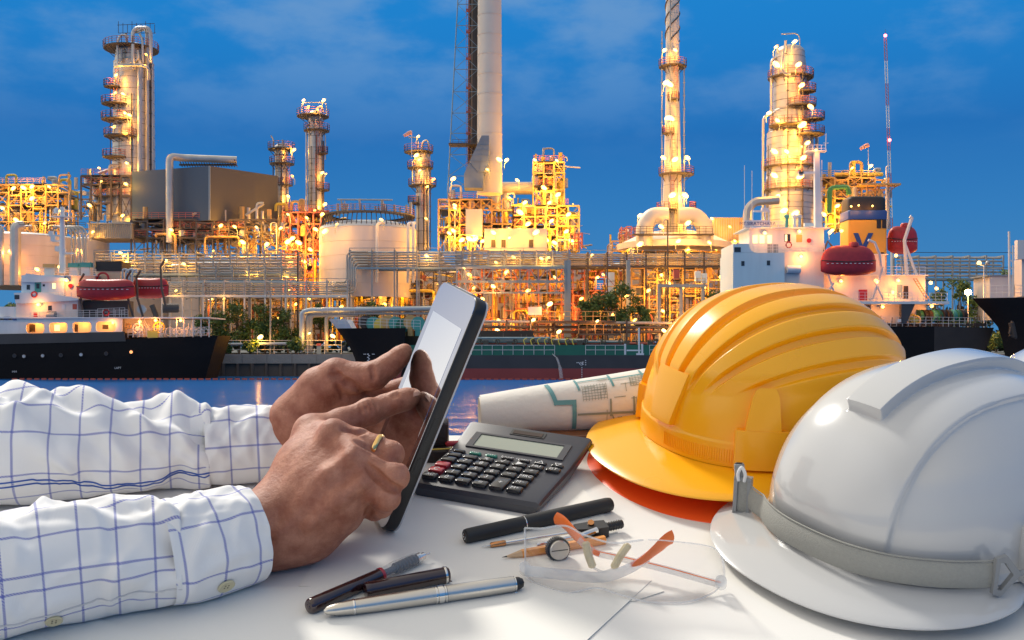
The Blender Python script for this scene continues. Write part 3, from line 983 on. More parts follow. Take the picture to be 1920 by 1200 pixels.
for l in ((880, 448, 2500), (925, 436, 2500), (955, 446, 1500), (1005, 436, 2200)):
    lamp(b, l[0], l[1], 245.2, l[2])

# right hand process structure
frame(1540, 1666, [333, 350, 372, 400, 430], 244, 10, 5, 'golden process deck on columns right of the largest column', mat=m_orail, clutter=110, pipes=18, LW=1600, rail=m_orail, cmats=[m_pipe, m_yel, m_orail, m_alu],
    vessels=[(1580, 392, 60, 20, 'h'), (1610, 327, 90, 8, 'h')],
    lamps=[(1598, 315, 900), (1633, 311, 1800), (1570, 386, 2200), (1545, 402), (1600, 395), (1580, 415, 1600), (1560, 432, 1600), (1640, 388, 700)])
t = thing('cantilever_platform', 'steel arm platform jutting right from the golden deck', 'platform', P(1655, 430, 242))
q = MB(); q.cbox(P(1648, 347, 242), (9, 3, .4))
for u_ in (1626, 1648):
    q.cbox(P(u_, 385, 242), (.4, .4, 9))
q.cyl(P(1628, 372, 242), P(1645, 349, 242), .14, n=4); q.cyl(P(1650, 372, 242), P(1680, 349, 242), .14, n=4)
q.build('arm_frame', m_orail, t)
q = MB(); q.tube(ell([P(1555, 400, 240), P(1556, 352, 240), P(1590, 350, 240), P(1592, 365, 240)], 1, 5), .55, 8); q.build('green_pipe', m_green, t)
q = MB(); q.tube(ell([P(1662, 430, 241), P(1662, 312, 241), P(1666, 312, 241)], .5), .16, 6); q.build('vent_pipe', m_wrail, t)

# wind socks
for (u_, v_, lab) in ((764, 251, 'small pale pink wind sock on the stubby lit column'), (1620, 275, 'small pale wind sock on the thin mast over the golden deck')):
    Yw = 242
    t = thing('wind_sock', lab, 'wind sock', P(u_ + 8, v_ + 40, Yw))
    q = MB(); q.cyl(P(u_ + 8, v_ + 44, Yw), P(u_ + 8, v_ - 6, Yw), .07, n=5); q.build('pole', m_wrail, t)
    q = MB(); q.tube([P(u_ + 8, v_ - 3, Yw), P(u_ + 2, v_ - 1, Yw), P(u_ - 7, v_ + 4, Yw)], [.5, .45, .3], 10); q.build('sock', pm('sock cloth', (.75, .38, .3), .8), t)

# ================================================================== tanks
def tank(u, w, vt, vb, Y, label, dome=0.0, crown=False):
    s = Y / F; R = w * s / 2; c = P(u, vb, Y); zt = P(0, vt, Y).z
    t = thing('storage_tank', label, 'storage tank', c, 'storage tanks')
    q = MB(); pr = [(R, c.z)]
    n = 5
    for i in range(n):
        z = c.z + (zt - c.z) * (i + 1) / n
        pr += [(R, z - .1), (R * 1.006, z - .08), (R * 1.006, z)]
    q.lathe(pr, 48, Matrix.Translation((c.x, Y, 0)), cap=False); q.build('tank_wall', m_tank, t)
    q = MB(); q.lathe([(R * 1.01, zt), (R * .97, zt + dome * .35), (R * .7, zt + dome * .75), (R * .3, zt + dome * .96), (.01, zt + dome)], 48, Matrix.Translation((c.x, Y, 0)), cap=False)
    q.build('roof', pm('tank roof', (.42, .5, .56), .5, .2, .1, .3), t)
    if crown:
        q = MB()
        zc = zt + dome + 1.0
        for i in range(60):
            a = 2 * PI * i / 60
            q.cyl((c.x + R * .98 * cos(a), Y + R * .98 * sin(a), zt + dome * .2), (c.x + R * .9 * cos(a), Y + R * .9 * sin(a), zc), .12, n=4)
        q.lathe([(R * .75, zc - .15), (R * .98, zc - .15), (R * .98, zc + .15), (R * .75, zc + .15)], 48, Matrix.Translation((c.x, Y, 0)), cap=False)
        pl = q.build('roof_walkway', m_dsteel, t)
        q = MB(); railing(q, arcpts((c.x, Y), R * .97, zc + .1, 150, 390, 24), 1.4, step=1.4, rows=3); q.build('railing', m_rail, pl)
        q = MB()
        for i in range(26):
            a = rad(random.uniform(190, 350)); r_ = R * random.uniform(.6, .95)
            x0, y0 = c.x + r_ * cos(a), Y + r_ * sin(a)
            q.cyl((x0, y0, zc), (x0 + random.uniform(-.3, .3), y0, zc + random.uniform(1, 3)), random.uniform(.1, .4), n=7)
        q.cyl((c.x - R * .5, Y - R * .85, zc + 2.6), (c.x + R * .6, Y - R * .8, zc + 2.6), .16, n=6)
        q.build('roof_fittings', m_steel, t)['kind'] = 'stuff'
    return t


tk = tank(690, 180, 433, 560, 240, 'big white tank with dark spiky roof walkway in the middle', dome=2.2, crown=True)
for l in ((609, 434, 1800), (632, 420, 500), (715, 412, 600), (799, 410, 700), (604, 402, 900)):
    lamp(tk, l[0], l[1], 226, l[2])
for u_ in (707, 765, 775):
    q = MB(); q.tube(ell([P(u_, 530, 228), P(u_, 418, 228), P(u_ + (14 if u_ < 770 else 2), 418, 229)], .8), .32, 8); q.build('downcomer_pipe', m_wrail, tk)
tl_ = tank(40, 200, 448, 540, 246, 'left hand pinkish white tank behind the ship bridge', dome=1)
tr_ = tank(168, 70, 452, 540, 250, 'smaller pale tank right of the vertical pipes', dome=.8)
for l in ((70, 505, 1600), (112, 500, 1300), (20, 470, 1500), (150, 470, 1500)):
    lamp(tl_, l[0], l[1], 232, l[2], col=ORANGE)
# vertical silver pipes in front of the left tanks
t = thing('pipe_group', 'tall silver pipes bent over at the top before the left tank', 'pipes', P(80, 540, 231))
for (u_, r_, uo) in ((2, 5, -10), (29, 10, 44), (36, 2.2, 60), (135, 2, 100), (142, 2.2, 100), (149, 2.4, 100), (156, 2.4, 100), (162, 2, 100)):
    off = (u_ % 7)
    q = MB(); q.tube(ell([P(u_, 535, 231), P(u_, 424 + off, 231), P(uo, 423 + off, 232)], 2.2, 6), r_ * .115, 10); q.build('vertical_pipe', m_pipe if r_ < 5 else m_alu, t)
q = MB(); railing(q, [P(0, 425, 230.5), P(160, 425, 230.5)], .9, step=2); q.build('railing', m_dsteel, t)

# low curved roofs on the right, red cube frame
t = thing('barrel_roof', 'long pale yellow barrel roof right of the straked chimney', 'shed', P(1345, 470, 252))
q = MB(); q.box((P(1335, 0, 252).x, 252, P(0, 470, 252).z), (P(1402, 0, 252).x, 262, P(0, 408, 252).z)); q.build('wall', m_pipe, t)
for i in range(14):
    q2 = 0
q = MB()
for i in range(15):
    q.cbox(P(1337 + i * 4.5, 430, 251.9), (.14, .2, 5.6))
q.build('cladding_rib', m_orail, t)
for l in ((1335, 410, 1500), (1368, 425, 900), (1350, 460, 2600), (1378, 452, 1500)):
    lamp(t, l[0], l[1], 249, l[2])
frame(1165, 1204, [425, 433, 441, 448, 456], 250, 4, 4, 'small empty red grid frame left of the round duct', mat=m_rail, clutter=0, pipes=0, braces=False, members=.12, decks=False)
frame(1070, 1092, [437, 446, 455, 465], 248, 3, 3, 'small red grid frame at the right end of the golden block', mat=m_rail, clutter=0, pipes=0, braces=False, members=.12, decks=False)
frame(1148, 1402, [452, 470, 498], 250, 12, 9, 'lit low pipe frame below the straked chimney', mat=m_orail, clutter=90, pipes=12, LW=2200, rail=m_orail, cmats=[m_tank, m_pipe, m_yel, m_tank], vessels=[(1200, 466, 60, 20, 'h'), (1300, 462, 90, 22, 'h'), (1370, 466, 50, 20, 'h')],
    lamps=[(1180, 466), (1240, 462, 2600), (1290, 466, 2600), (1340, 464, 2600), (1385, 470, 2000)])

# ================================================================== pipe racks along the bank
rack('upper left pipe rack running behind the red lifeboats', 178, 560, 474, 512, 232, 7, 12, 560, lamps=[(311, 489, 900), (345, 495, 900), (237, 492, 900), (226, 474, 900), (232, 480, 700), (465, 512, 900), (482, 515, 800), (540, 518, 900)], pm_list=[m_pipe, m_alu])
rack('lower left pipe rack with white uprights above the trees', 305, 652, 527, 552, 224, 6, 9, 640, mat=m_wrail, lamps=[(420, 560, 400), (330, 545, 300)])
rack('short pipe rack of blue topped pipes between the two left racks', 375, 560, 500, 524, 229, 5, 6, 600)
rk = rack('raised pipe rack crossing before the white tank', 656, 866, 470, 500, 225, 6, 5, 640, lamps=[(800, 480, 1200)])
t = thing('expansion_loop', 'bundle of pipes bending down left of the raised rack', 'pipes', P(655, 560, 224.5))
for i in range(6):
    q = MB(); q.tube(ell([P(690, 472 + i * 5, 224.5 - i * .01), P(650 + i * 3.4, 472 + i * 5, 224.5), P(650 + i * 3.4, 529 + i * 4, 224.5), P(630 - i * 2, 529 + i * 4, 224.5)], 1.3, 5), .2, 7)
    q.build('bent_pipe', m_pipe, t)
rack('long upper pipe rack over the blue truss bridge', 855, 1066, 470, 496, 226, 6, 7, 500, lamps=[(930, 492, 500), (963, 482, 800), (1015, 485, 900), (1028, 483, 700), (1110, 478, 700)], pm_list=[m_pipe_b, m_alu, m_pipe])
rack('right pipe rack disappearing behind the yellow helmet', 1066, 1392, 474, 497, 228, 6, 9, 640, lamps=[(1240, 515, 900), (1253, 530, 900)], pm_list=[m_alu_dark, m_pipe, m_dsteel], mat=m_dsteel)
rack('far right pipe rack behind the stern of the right ship', 1690, 1880, 480, 520, 250, 6, 6, 600, pm_list=[m_pipe, m_alu, m_alu_dark], railing_top=False)

# truss bridge
t = thing('truss_bridge', 'blue grey steel truss bridge with diagonal bracing', 'truss bridge', P(955, 640, 222))
for dy in (0, 6):
    q = MB(); Y = 222 + dy
    for v_ in (502, 528, 549):
        q.cbox(P(955, v_, Y), (22.5, .34, .5 if v_ < 549 else .34))
    for i in range(13):
        u_ = 856 + i * 17
        q.cbox(P(u_, 525, Y + .02), (.22, .22, 5.2))
        if i < 12:
            a, c = ((528, 502) if i % 2 else (502, 528))
            q.cyl(P(u_, a, Y - .1), P(u_ + 17, c, Y - .1), .13, n=4)
            a, c = ((549, 529) if i % 2 else (529, 549))
            q.cyl(P(u_, a, Y - .1), P(u_ + 17, c, Y - .1), .10, n=4)
    q.build('truss', m_bsteel, t)
for u_, w in ((1066, .9), (1178, .8), (1060, .5)):
    q = MB(); q.cbox(P(u_, 560, 222.4), (w, .8, 16)); q.build('post', m_bsteel, t)
for l in ((925, 537, 1800), (888, 540, 800), (1030, 570, 1200), (1131, 515, 700), (1175, 554, 1000), (870, 503, 700)):
    lamp(t, l[0], l[1], 220.5, l[2], col=ORANGE)
# orange lit pipework below the racks
frame(860, 1160, [500, 520, 545, 570, 600, 640], 234, 8, 14, 'orange lit pipe maze behind the truss bridge', mat=m_rail, clutter=240, pipes=40, LW=1300, rail=m_orail, cmats=[m_pipe, m_orail, m_rail, m_yel], members=.12,
    lamps=[(880, 515), (905, 560), (950, 510), (990, 545), (1000, 580), (1040, 520), (1060, 590), (1090, 560), (935, 600), (1120, 520), (870, 590), (1150, 590)])
frame(1160, 1400, [500, 525, 555, 585, 640], 232, 8, 10, 'orange lit braced frames left of the right ship', mat=m_orail, clutter=190, pipes=30, LW=1300, rail=m_orail, cmats=[m_pipe, m_orail, m_alu_dark, m_rail], members=.12,
    lamps=[(1243, 583, 1500), (1240, 516), (1275, 600, 1500), (1290, 613), (1215, 545), (1320, 540), (1348, 590), (1253, 530), (1190, 600), (1280, 540), (1352, 520)])
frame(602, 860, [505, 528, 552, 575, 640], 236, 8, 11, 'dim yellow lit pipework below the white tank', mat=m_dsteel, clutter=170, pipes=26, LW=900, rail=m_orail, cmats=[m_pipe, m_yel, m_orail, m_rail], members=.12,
    lamps=[(700, 545, 1600), (760, 545, 1600), (640, 575), (830, 560), (625, 600), (800, 480), (722, 570)])
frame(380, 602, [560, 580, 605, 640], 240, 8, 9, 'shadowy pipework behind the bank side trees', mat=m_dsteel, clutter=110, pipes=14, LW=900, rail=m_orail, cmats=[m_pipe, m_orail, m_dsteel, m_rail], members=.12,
    lamps=[(522, 597), (555, 570, 1300), (580, 560), (440, 575, 700), (398, 560)])
b = MB(); b.box((P(705, 0, 245).x, 245, P(0, 560, 245).z), (P(780, 0, 245).x, 249, P(0, 535, 245).z))
o = b.build('yellow_shed', m_yel); tag(o, 'long yellow wall glimpsed under the raised rack', 'shed')

for (u_, w_, vt_, vb_, Y_, lab, mt) in ((985, 250, 492, 640, 285, 'dim tank filling the gap behind the truss bridge', m_tank), (1255, 230, 500, 640, 285, 'dim tank behind the lit braced frames', m_tank), (470, 300, 505, 640, 290, 'dim tank behind the bank side trees', m_tank), (745, 210, 500, 640, 292, 'dim tank behind the raised pipe rack', m_tank), (250, 200, 500, 640, 288, 'dim tank behind the red lifeboats', m_tank)):
    tank(u_, w_, vt_, vb_, Y_, lab, dome=1.5)
# riverside walkway, lamps and pipes
t = thing('jetty', 'blue topped jetty pipe deck on thick posts at the quay', 'jetty', P(720, 665, 217))
q = MB(); q.tube(ell([P(566, 660, 217.5), P(566, 586, 217.5), P(580, 582, 217.5), P(900, 577, 217.5)], 1, 5), .55, 10); q.build('deck_pipe', m_pipe_b, t)
for u_ in (577, 583, 612):
    q = MB(); q.tube(ell([P(u_, 660, 218), P(u_, 592, 218), P(u_ + 60, 590, 218)], .9, 5), .42, 9); q.build('loading_pipe', m_steel, t)
q = MB(); q.cbox(P(700, 588, 219), (30, 3, .4)); q.build('deck', m_steel, t)
q = MB(); railing(q, [P(604, 588, 217), P(665, 588, 217)], 1.3, step=1.2); q.build('railing', m_wrail, t)
for l in ((624, 630, 1100), (488, 632, 1500), (580, 625, 600)):
    lamp(t, l[0], l[1], 217, l[2], mat=m_lampw)
q = MB(); q.cbox(P(598, 655, 217), (.9, .3, 2.0)); q.build('control_cabinet', m_bsteel, t)
q = MB(); q.cbox(P(598, 646, 216.8), (.9, .1, .5)); q.build('red_sign', m_boom, t)
t = thing('bank_fence', 'pale low pipe and post fence on the quay edge', 'fence', P(480, 663, 217.4))
q = MB(); railing(q, [P(388, 664, 217.4), P(640, 664, 217.4)], 2.8, step=3.4, rows=3, r=.06); q.build('fence_rail', m_wrail, t)
q = MB(); q.cyl(P(390, 646, 217.2), P(545, 644, 217.2), .3, n=8); q.build('pipe', m_pipe_b, t)
# jetty platform behind the tanker
t = thing('jetty_platform', 'yellow railed loading platform behind the green deck', 'jetty', P(1050, 640, 212))
for (u0, u1, v0, v1) in ((1000, 1154, 583, 602), (1085, 1163, 610, 626), (893, 1046, 633, 648)):
    q = MB(); q.cbox(P((u0 + u1) / 2, v1 + 1, 212.5), ((u1 - u0) * .106, 3, .35)); fl = q.build('deck', m_dsteel, t)
    q = MB(); railing(q, [P(u0, v1, 211), P(u1, v1, 211)], 1.9, step=1.5, rows=2, r=.07); q.build('railing', m_orail, fl)
for i in range(7):
    q = MB(); q.cbox(P(905 + i * 45, 628, 213), (.35, .35, 6)); q.build('post', m_dsteel, t)
for i in range(3):
    q = MB(); q.cyl(P(905, 603 + i * 10, 213.5), P(1260, 606 + i * 8, 213.5), .3, n=8); q.build('pipe', random.choice([m_pipe_b, m_dsteel, m_pipe]), t)
q = MB(); q.cbox(P(1003, 583, 210.8), (2.7, .2, 1.6)); q.build('white_panel', m_white, t)
for l in ((1031, 570, 1300), (933, 620, 1200), (1048, 622, 900), (1273, 600, 1500), (1276, 614, 1800), (1245, 620, 1500), (1000, 600, 700), (1120, 602, 500)):
    lamp(t, l[0], l[1], 210.5, l[2], mat=m_lampw, col=ORANGE)
t = thing('loading_frame', 'grey portal frame with white cabinets left of the helmet', 'steel structure', P(1290, 640, 214))
q = MB()
for u_ in (1236, 1277, 1318):
    q.cyl(P(u_, 640, 214), P(u_, 537, 214), .38, n=8)
q.cbox(P(1277, 536, 214), (9.4, 1.4, .6)); q.build('portal', m_steel, t)
for (u_, v_, mt) in ((1308, 518, m_white), (1320, 522, m_white), (1268, 515, m_boom)):
    q = MB(); q.cbox(P(u_, v_, 214), (1.1, 1, 2.0)); q.build('cabinet', mt, t)
q = MB(); railing(q, [P(1236, 534, 213.4), P(1322, 534, 213.4)], 1.3); q.build('railing', m_orail, t)
# utility poles and cable
for (u_, vt_, vb_, Y, lab) in ((507, 548, 664, 218, 'thin pole with hooked lamp arm among the bank trees'), (1252, 412, 640, 226, 'dark timber pole before the straked chimney'), (558, 470, 640, 227, 'thin brown pole before the left pipe racks')):
    t = thing('utility_pole', lab, 'pole', P(u_, vb_, Y))
    q = MB(); q.cyl(P(u_, vb_, Y), P(u_, vt_, Y), .2, .14, n=8); q.build('pole', m_steel if Y < 220 else m_dsteel, t)
    q = MB(); q.tube(ell([P(u_, vt_ + 3, Y), P(u_ - 4, vt_ - 2, Y), P(u_ - 7, vt_ + 2, Y), P(u_ - 7, vt_ + 8, Y)], .4), .1, 6); q.build('hook_arm', m_steel, t)

# distant tree line behind the plant
m_far = pm('far foliage', (.025, .04, .022), .8, 0, .5, .2)
rf = random.Random(5)
b = MB()
for i in range(7000):
    x = rf.uniform(-190, 190); y = 330 + rf.uniform(-6, 6); hmax = 9 + 4 * sin(x * .11) + 2.5 * sin(x * .37 + 1)
    z = 4.2 + hmax * rf.random() ** .7
    a = V((rf.uniform(-1, 1), rf.uniform(-1, 1), rf.uniform(-1, 1))).normalized(); c_ = a.cross(V((rf.uniform(-1, 1), rf.uniform(-1, 1), rf.uniform(-1, 1)))).normalized()
    q_ = V((x, y, z)); l = rf.uniform(.8, 1.7)
    b.add([q_ - a * l, q_ + c_ * l * .6, q_ + a * l, q_ - c_ * l * .6], [(0, 1, 2, 3)])
o = b.build('far_treeline', m_far, smooth=False, fix=False); o['kind'] = 'stuff'

# ================================================================== vegetation
def leafmat(name, col):
    return pm(name, col, .6, 0, .45, .5)


m_leaf = [leafmat('leaf dark', (.05, .115, .03)), leafmat('leaf mid', (.09, .17, .04)), leafmat('leaf pale', (.16, .24, .06))]
m_bark = pm('bark', (.10, .075, .05), .9, 0, .3, 2)


def tree(u, vb, vt, wpx, Y, label, name='tree', n=1500, mats=(0, 1), group='bank side trees', leaf=.34):
    s = Y / F
    c = P(u, vb, Y); c.z = max(c.z, 4.2); H = P(0, vt, Y).z - c.z; R = wpx * s / 2
    t = thing(name, label, 'tree' if name == 'tree' else 'shrub', c, group)
    rnd = random.Random(int(u * 7 + vb))
    q = MB()
    th = H * (.35 if name == 'tree' else .1)
    q.tube([c, c + V((rnd.uniform(-.2, .2), 0, th)), c + V((rnd.uniform(-.5, .5), 0, H * .75))], [.22, .17, .05], 7)
    clumps = []
    for i in range(12):
        a = rnd.uniform(0, 2 * PI); z = rnd.uniform(.25, .92)
        rr = R * rnd.uniform(.25, .85) * (1.1 - abs(z - .5))
        p = c + V((rr * cos(a), rr * sin(a) * .8, H * z))
        clumps.append((p, R * rnd.uniform(.28, .5)))
        q.tube([c + V((0, 0, th * .8)), c.lerp(p, .6) + V((0, 0, .4)), p], [.09, .06, .02], 5)
    q.build('trunk' if name == 'tree' else 'stem', m_bark, t)
    vs = []; fs = []; mi = []
    for i in range(n):
        p, r = rnd.choice(clumps)
        d = V((rnd.gauss(0, 1), rnd.gauss(0, 1), rnd.gauss(0, .8))).normalized() * r * rnd.uniform(.3, 1.15)
        q_ = p + d
        if q_.z < c.z + .1: continue
        a = V((rnd.uniform(-1, 1), rnd.uniform(-1, 1), rnd.uniform(-1, 1))).normalized()
        b_ = a.cross(V((rnd.uniform(-1, 1), rnd.uniform(-1, 1), rnd.uniform(-1, 1)))).normalized()
        l = leaf * rnd.uniform(.6, 1.3)
        k = len(vs)
        vs += [q_ - a * l, q_ + b_ * l * .45, q_ + a * l, q_ - b_ * l * .45]
        fs.append((k, k + 1, k + 2, k + 3)); mi.append(rnd.choice((0, 0, 1)))
    f = MB(); f.v = [tuple(p) for p in vs]; f.f = fs; f.mi = mi
    f.build('crown' if name == 'tree' else 'foliage', None, t, mats=[m_leaf[mats[0]], m_leaf[mats[1]]], smooth=False, fix=False)
    return t


for k, (u, vb, vt, w, n) in enumerate(((405, 662, 575, 60, 1700), (448, 662, 568, 70, 1900), (497, 662, 572, 60, 1700), (540, 662, 578, 58, 1500), (600, 640, 560, 50, 1000), (700, 640, 552, 40, 1000), (380, 655, 590, 40, 900))):
    tree(u, vb, vt, w, 222 if k < 4 else 224, ['dense bank tree just right of the left ship stern', 'widest dense bank tree behind the quay fence', 'bank tree around the hooked lamp pole', 'bank tree left of the jetty pipes', 'tree partly hidden behind the jetty pipes', 'small tree under the raised pipe rack', 'low tree touching the left ship stern'][k], n=n)
for k, (u, vb, vt, w) in enumerate(((470, 665, 638, 34), (555, 665, 636, 36), (425, 665, 645, 26))):
    tree(u, vb, vt, w, 217.2, ['rounded shrub beside the bright quay lamp', 'rounded shrub left of the jetty posts', 'low shrub on the quay edge by the fence'][k], name='shrub', n=700, group='quay shrubs', mats=(0, 2))
for k, (u, vb, vt, w) in enumerate(((1125, 620, 545, 70), (1165, 625, 530, 66), (1100, 625, 565, 50), (1200, 625, 575, 44), (1345, 620, 545, 60))):
    tree(u, vb, vt, w, 216 if k < 4 else 226, ['dark tree over the loading platform', 'tallest dark tree right of the loading platform', 'low dark tree left of the tall dark one', 'small dark tree left of the portal frame', 'dark tree behind the portal frame'][k], n=1700)
for k, (u, vb, vt, w) in enumerate(((1795, 640, 520, 60), (1830, 640, 560, 60), (1885, 640, 500, 40), (1760, 640, 540, 40), (20, 600, 572, 34))):
    tree(u, vb, vt, w, 232 if k < 4 else 222, ['yellowish tree behind the stern of the right ship', 'pale spiky tree between the two right hulls', 'tall thin tree above the far right bow', 'dim tree behind the right ship railing', 'small tree at far left behind the ship'][k], n=1500, mats=(1, 2))
for k, u in enumerate((1868, 1890)):
    tree(u, 660, 622, 34, 216.8, ['bright green shrub on the quay right of the right hull', 'bright green shrub under the far right bow'][k], name='shrub', n=1400, group='quay shrubs', mats=(2, 2), leaf=.28)
# ================================================================== ships
m_hull = pm('black hull', (0.008, 0.008, 0.010), 0.7, 0, 0.4, 0.25, 0.1, 1.5, spec=.15)
m_hullg = pm('worn grey hull band', (0.045, 0.045, 0.048), 0.55, 0, 0.4, 0.3)
m_hullb = pm('brown stern', (0.045, 0.032, 0.024), 0.6, 0, 0.5, 0.3)
m_hred = pm('antifouling red', (0.30, 0.055, 0.05), 0.6, 0, 0.2, 0.3)
m_dkgreen = pm('green deck paint', (0.015, 0.13, 0.08), 0.5, 0, 0.2, 0.5)
m_glow = pm('lit white wall', (0.70, 0.65, 0.60), 0.6, 0, 0.14, 0.9, stretch=(1, 1, .15))  # warm lamp light mixed into the white wall colour
m_win = pm('dark window', (0.03, 0.04, 0.05), 0.15, 0, 0.1)
m_winlit = emis('lit window', (1.0, 0.72, 0.28), 1.6)
m_teal = pm('teal paint', (0.07, 0.32, 0.28), .5)
m_lred = pm('lifeboat red', (0.42, 0.022, 0.028), .4, 0, .3, 1.2)
m_pale2 = pm('cool white ship paint', (0.58, 0.68, 0.73), .5, 0, .14, .9, stretch=(1, 1, .15))
m_navy = pm('navy paint', (0.02, 0.07, 0.26), .5)
m_amber = pm('amber funnel', (0.78, 0.36, 0.03), .5, 0, .08, .4)
m_soot = pm('soot black', (0.02, 0.02, 0.02), .6)
m_letter = pm('white lettering', (0.75, 0.75, 0.75), .6)


def hull(t, st, mats, yc):
    """st: list of (x, half beam, [(z, half-beam factor)...]) ; mats bands between successive z"""
    n = len(st[0][2])
    for k in range(n - 1):
        b = MB()
        rows = []
        for side in (-1, 1):
            rows = [[(x + dx_(z, x), yc + side * hb * f_, z) for (z, f_) in (zz[k], zz[k + 1])] for x, hb, zz in st]
            b.grid(rows)
        # close ends
        for (x, hb, zz) in (st[0], st[-1]):
            (z0, f0), (z1, f1) = zz[k], zz[k + 1]
            b.add([(x + dx_(z0, x), yc - hb * f0, z0), (x + dx_(z0, x), yc + hb * f0, z0), (x + dx_(z1, x), yc + hb * f1, z1), (x + dx_(z1, x), yc - hb * f1, z1)], [(0, 1, 2, 3)])
        if k == n - 2:
            b.grid([[(x + dx_(zz[-1][0], x), yc + s * hb * zz[-1][1], zz[-1][0] - .05) for s in (-1, 1)] for x, hb, zz in st])
        b.build(mats[k][0], mats[k][1], t, fix=True)


def wpanel(b, u0, u1, v0, v1, Y, d):
    p, q = P(u0, v1, Y), P(u1, v0, Y)
    b.box((p.x, Y, p.z), (q.x, Y + d, q.z))


def house(t, u0, u1, v0, v1, Y, d, mat=None, roof=None, over=.4, name='deckhouse'):
    b = MB(); wpanel(b, u0, u1, v0, v1, Y, d)
    o = b.build(name, mat or m_white, t)
    if roof is not False:
        p, q = P(u0, v0, Y), P(u1, v0, Y)
        r = MB(); r.box((p.x - over, Y - over, p.z), (q.x + over, Y + d + over, p.z + .16))
        r.build('roof', roof or m_white, o)
    return o


def win(o, u0, u1, v0, v1, Y, mat=None, name='window', fr=m_white):
    b = MB(); wpanel(b, u0, u1, v0, v1, Y - .05, .1)
    w = b.build(name, mat or m_win, o)
    b = MB()
    p, q = P(u0, v1, Y), P(u1, v0, Y)
    for (a, c, e_, f_) in ((p.x - .08, p.x, p.z - .08, q.z + .08), (q.x, q.x + .08, p.z - .08, q.z + .08), (p.x, q.x, q.z, q.z + .08), (p.x, q.x, p.z - .08, p.z)):
        b.box((a, Y - .09, e_), (c, Y + .02, f_))
    b.build('frame', fr, w) if False else None
    return w


def srail(t, pts, h=1.1, mat=None, step=1.2, rows=3, r=.045):
    b = MB(); railing(b, pts, h, step=step, rows=rows, r=r)
    return b.build('railing', mat or m_wrail, t)


def ship_lamp(t, u, v, Y, W=500, size=.32, col=ORANGE):
    b = MB(); b.lathe([(.01, -size), (size * .8, -size * .5), (size, 0), (size * .8, size * .5), (.01, size)], 10, Matrix.Translation(P(u, v, Y)))
    b.build('lamp', m_lamp, t)
    light(P(u, v, Y) + V((0, -.9, -.3)), W * 1.5, t, col, .25)


def lifeboat(u0, u1, vt, vb, Y, label, canopy=.5, enclosed=False):
    s = Y / F
    L = (u1 - u0) * s; H = (vb - vt) * s; c = P((u0 + u1) / 2, vb, Y)
    t = thing('lifeboat', label, 'lifeboat', c, 'red lifeboats')
    rows = []
    hh = H * (1 - canopy)
    for i in range(25):
        a = -1 + 2 * i / 24
        w = 1.35 * max(0.03, (1 - abs(a) ** 2.6)) ** .65
        keel = hh * .32 * abs(a) ** 3
        sheer = hh + hh * .14 * a * a
        row = []
        for k in range(9):
            q = -1 + 2 * k / 8
            z = keel + (sheer - keel) * (1 - (1 - abs(q)) ** .55 if False else abs(q) ** 1.7)
            y = w * (1 - (1 - abs(q)) ** 2.2) * (1 if q > 0 else -1)
            row.append((c.x + a * L / 2, Y + y, c.z + z))
        rows.append(row)
    b = MB(); b.grid(rows)
    b.build('hull', m_lred, t, fix=True)
    rows = []
    for i in range(25):
        a = -1 + 2 * i / 24
        w = 1.32 * max(0.03, (1 - abs(a) ** 2.6)) ** .65
        sheer = hh + hh * .14 * a * a
        top = (H - hh) * (max(0, 1 - abs(a * 1.02) ** (5 if not enclosed else 3.2))) ** .5
        rows.append([(c.x + a * L / 2, Y + w * cos(PI * k / 10) * -1, c.z + sheer + top * sin(PI * k / 10) ** .55) for k in range(11)])
    b = MB(); b.grid(rows); b.build('canopy', m_lred, t)
    b = MB()
    for sd in (-1, 1):
        b.tube([(c.x + a * L / 2, Y + sd * (1.37 * max(.03, (1 - abs(a) ** 2.6)) ** .65 + .05), c.z + hh + hh * .14 * a * a) for a in [(-.98 + i * .098) for i in range(21)]], .08, 6)
    b.build('rubbing_strake', m_soot, t)
    b = MB()
    for i in range(11):
        a = -.8 + i * .16
        b.cbox((c.x + a * L / 2, Y - 1.37 * (1 - abs(a) ** 2.6) ** .65 - .08, c.z + hh * .88), (L * .035, .06, .1))
    b.build('grab_line', m_letter, t)
    if enclosed:
        b = MB(); b.lathe([(.9, 0), (.9, .5), (.7, .8), (.01, .9)], 14, Matrix.Translation((c.x + L * .1, Y, c.z + H - .25))); b.build('conning_dome', m_lred, t)
    return t


def davit(t, pts, r=.2, mat=None):
    b = MB(); b.tube(pts, r, 6)
    b.build('davit', mat or m_wrail, t)


# ---------------------------------------------------------------- left ship
YS = 198
def dx_(z, x): return 0
t = ship1 = thing('cargo_ship', 'black hulled ship with low white deckhouse moored at far left', 'ship', P(150, 710, YS + 6), 'moored ships')
zw = 0.0
def dx_(z, x):
    return (z - 1) * .26 if x > P(385, 0, YS).x else 0
st = []
for u, hb in ((-420, 6), (0, 6), (180, 6), (235, 6), (236, 6), (300, 5.9), (350, 5.4), (378, 4.6)):
    top = 632 - (u + 420) * 0.0133 if u <= 235 else 636 - (u - 236) * .05
    low = 0
    st.append((P(u, 0, YS).x, hb, [(-.6, .93), (P(0, 668, YS).z, .99), (P(0, top, YS).z, 1)]))
_x_last = st[-1][0]
def dx_(z, x):
    return (z + .6) * .30 if abs(x - _x_last) < .01 else (z + .6) * .16 if x > P(340, 0, YS).x else 0
hull(t, st, [('hull', m_hull), ('hull_upper', m_hull)], YS + 6)
b = MB()
p, q = P(-420, 646, YS), P(236, 640, YS)
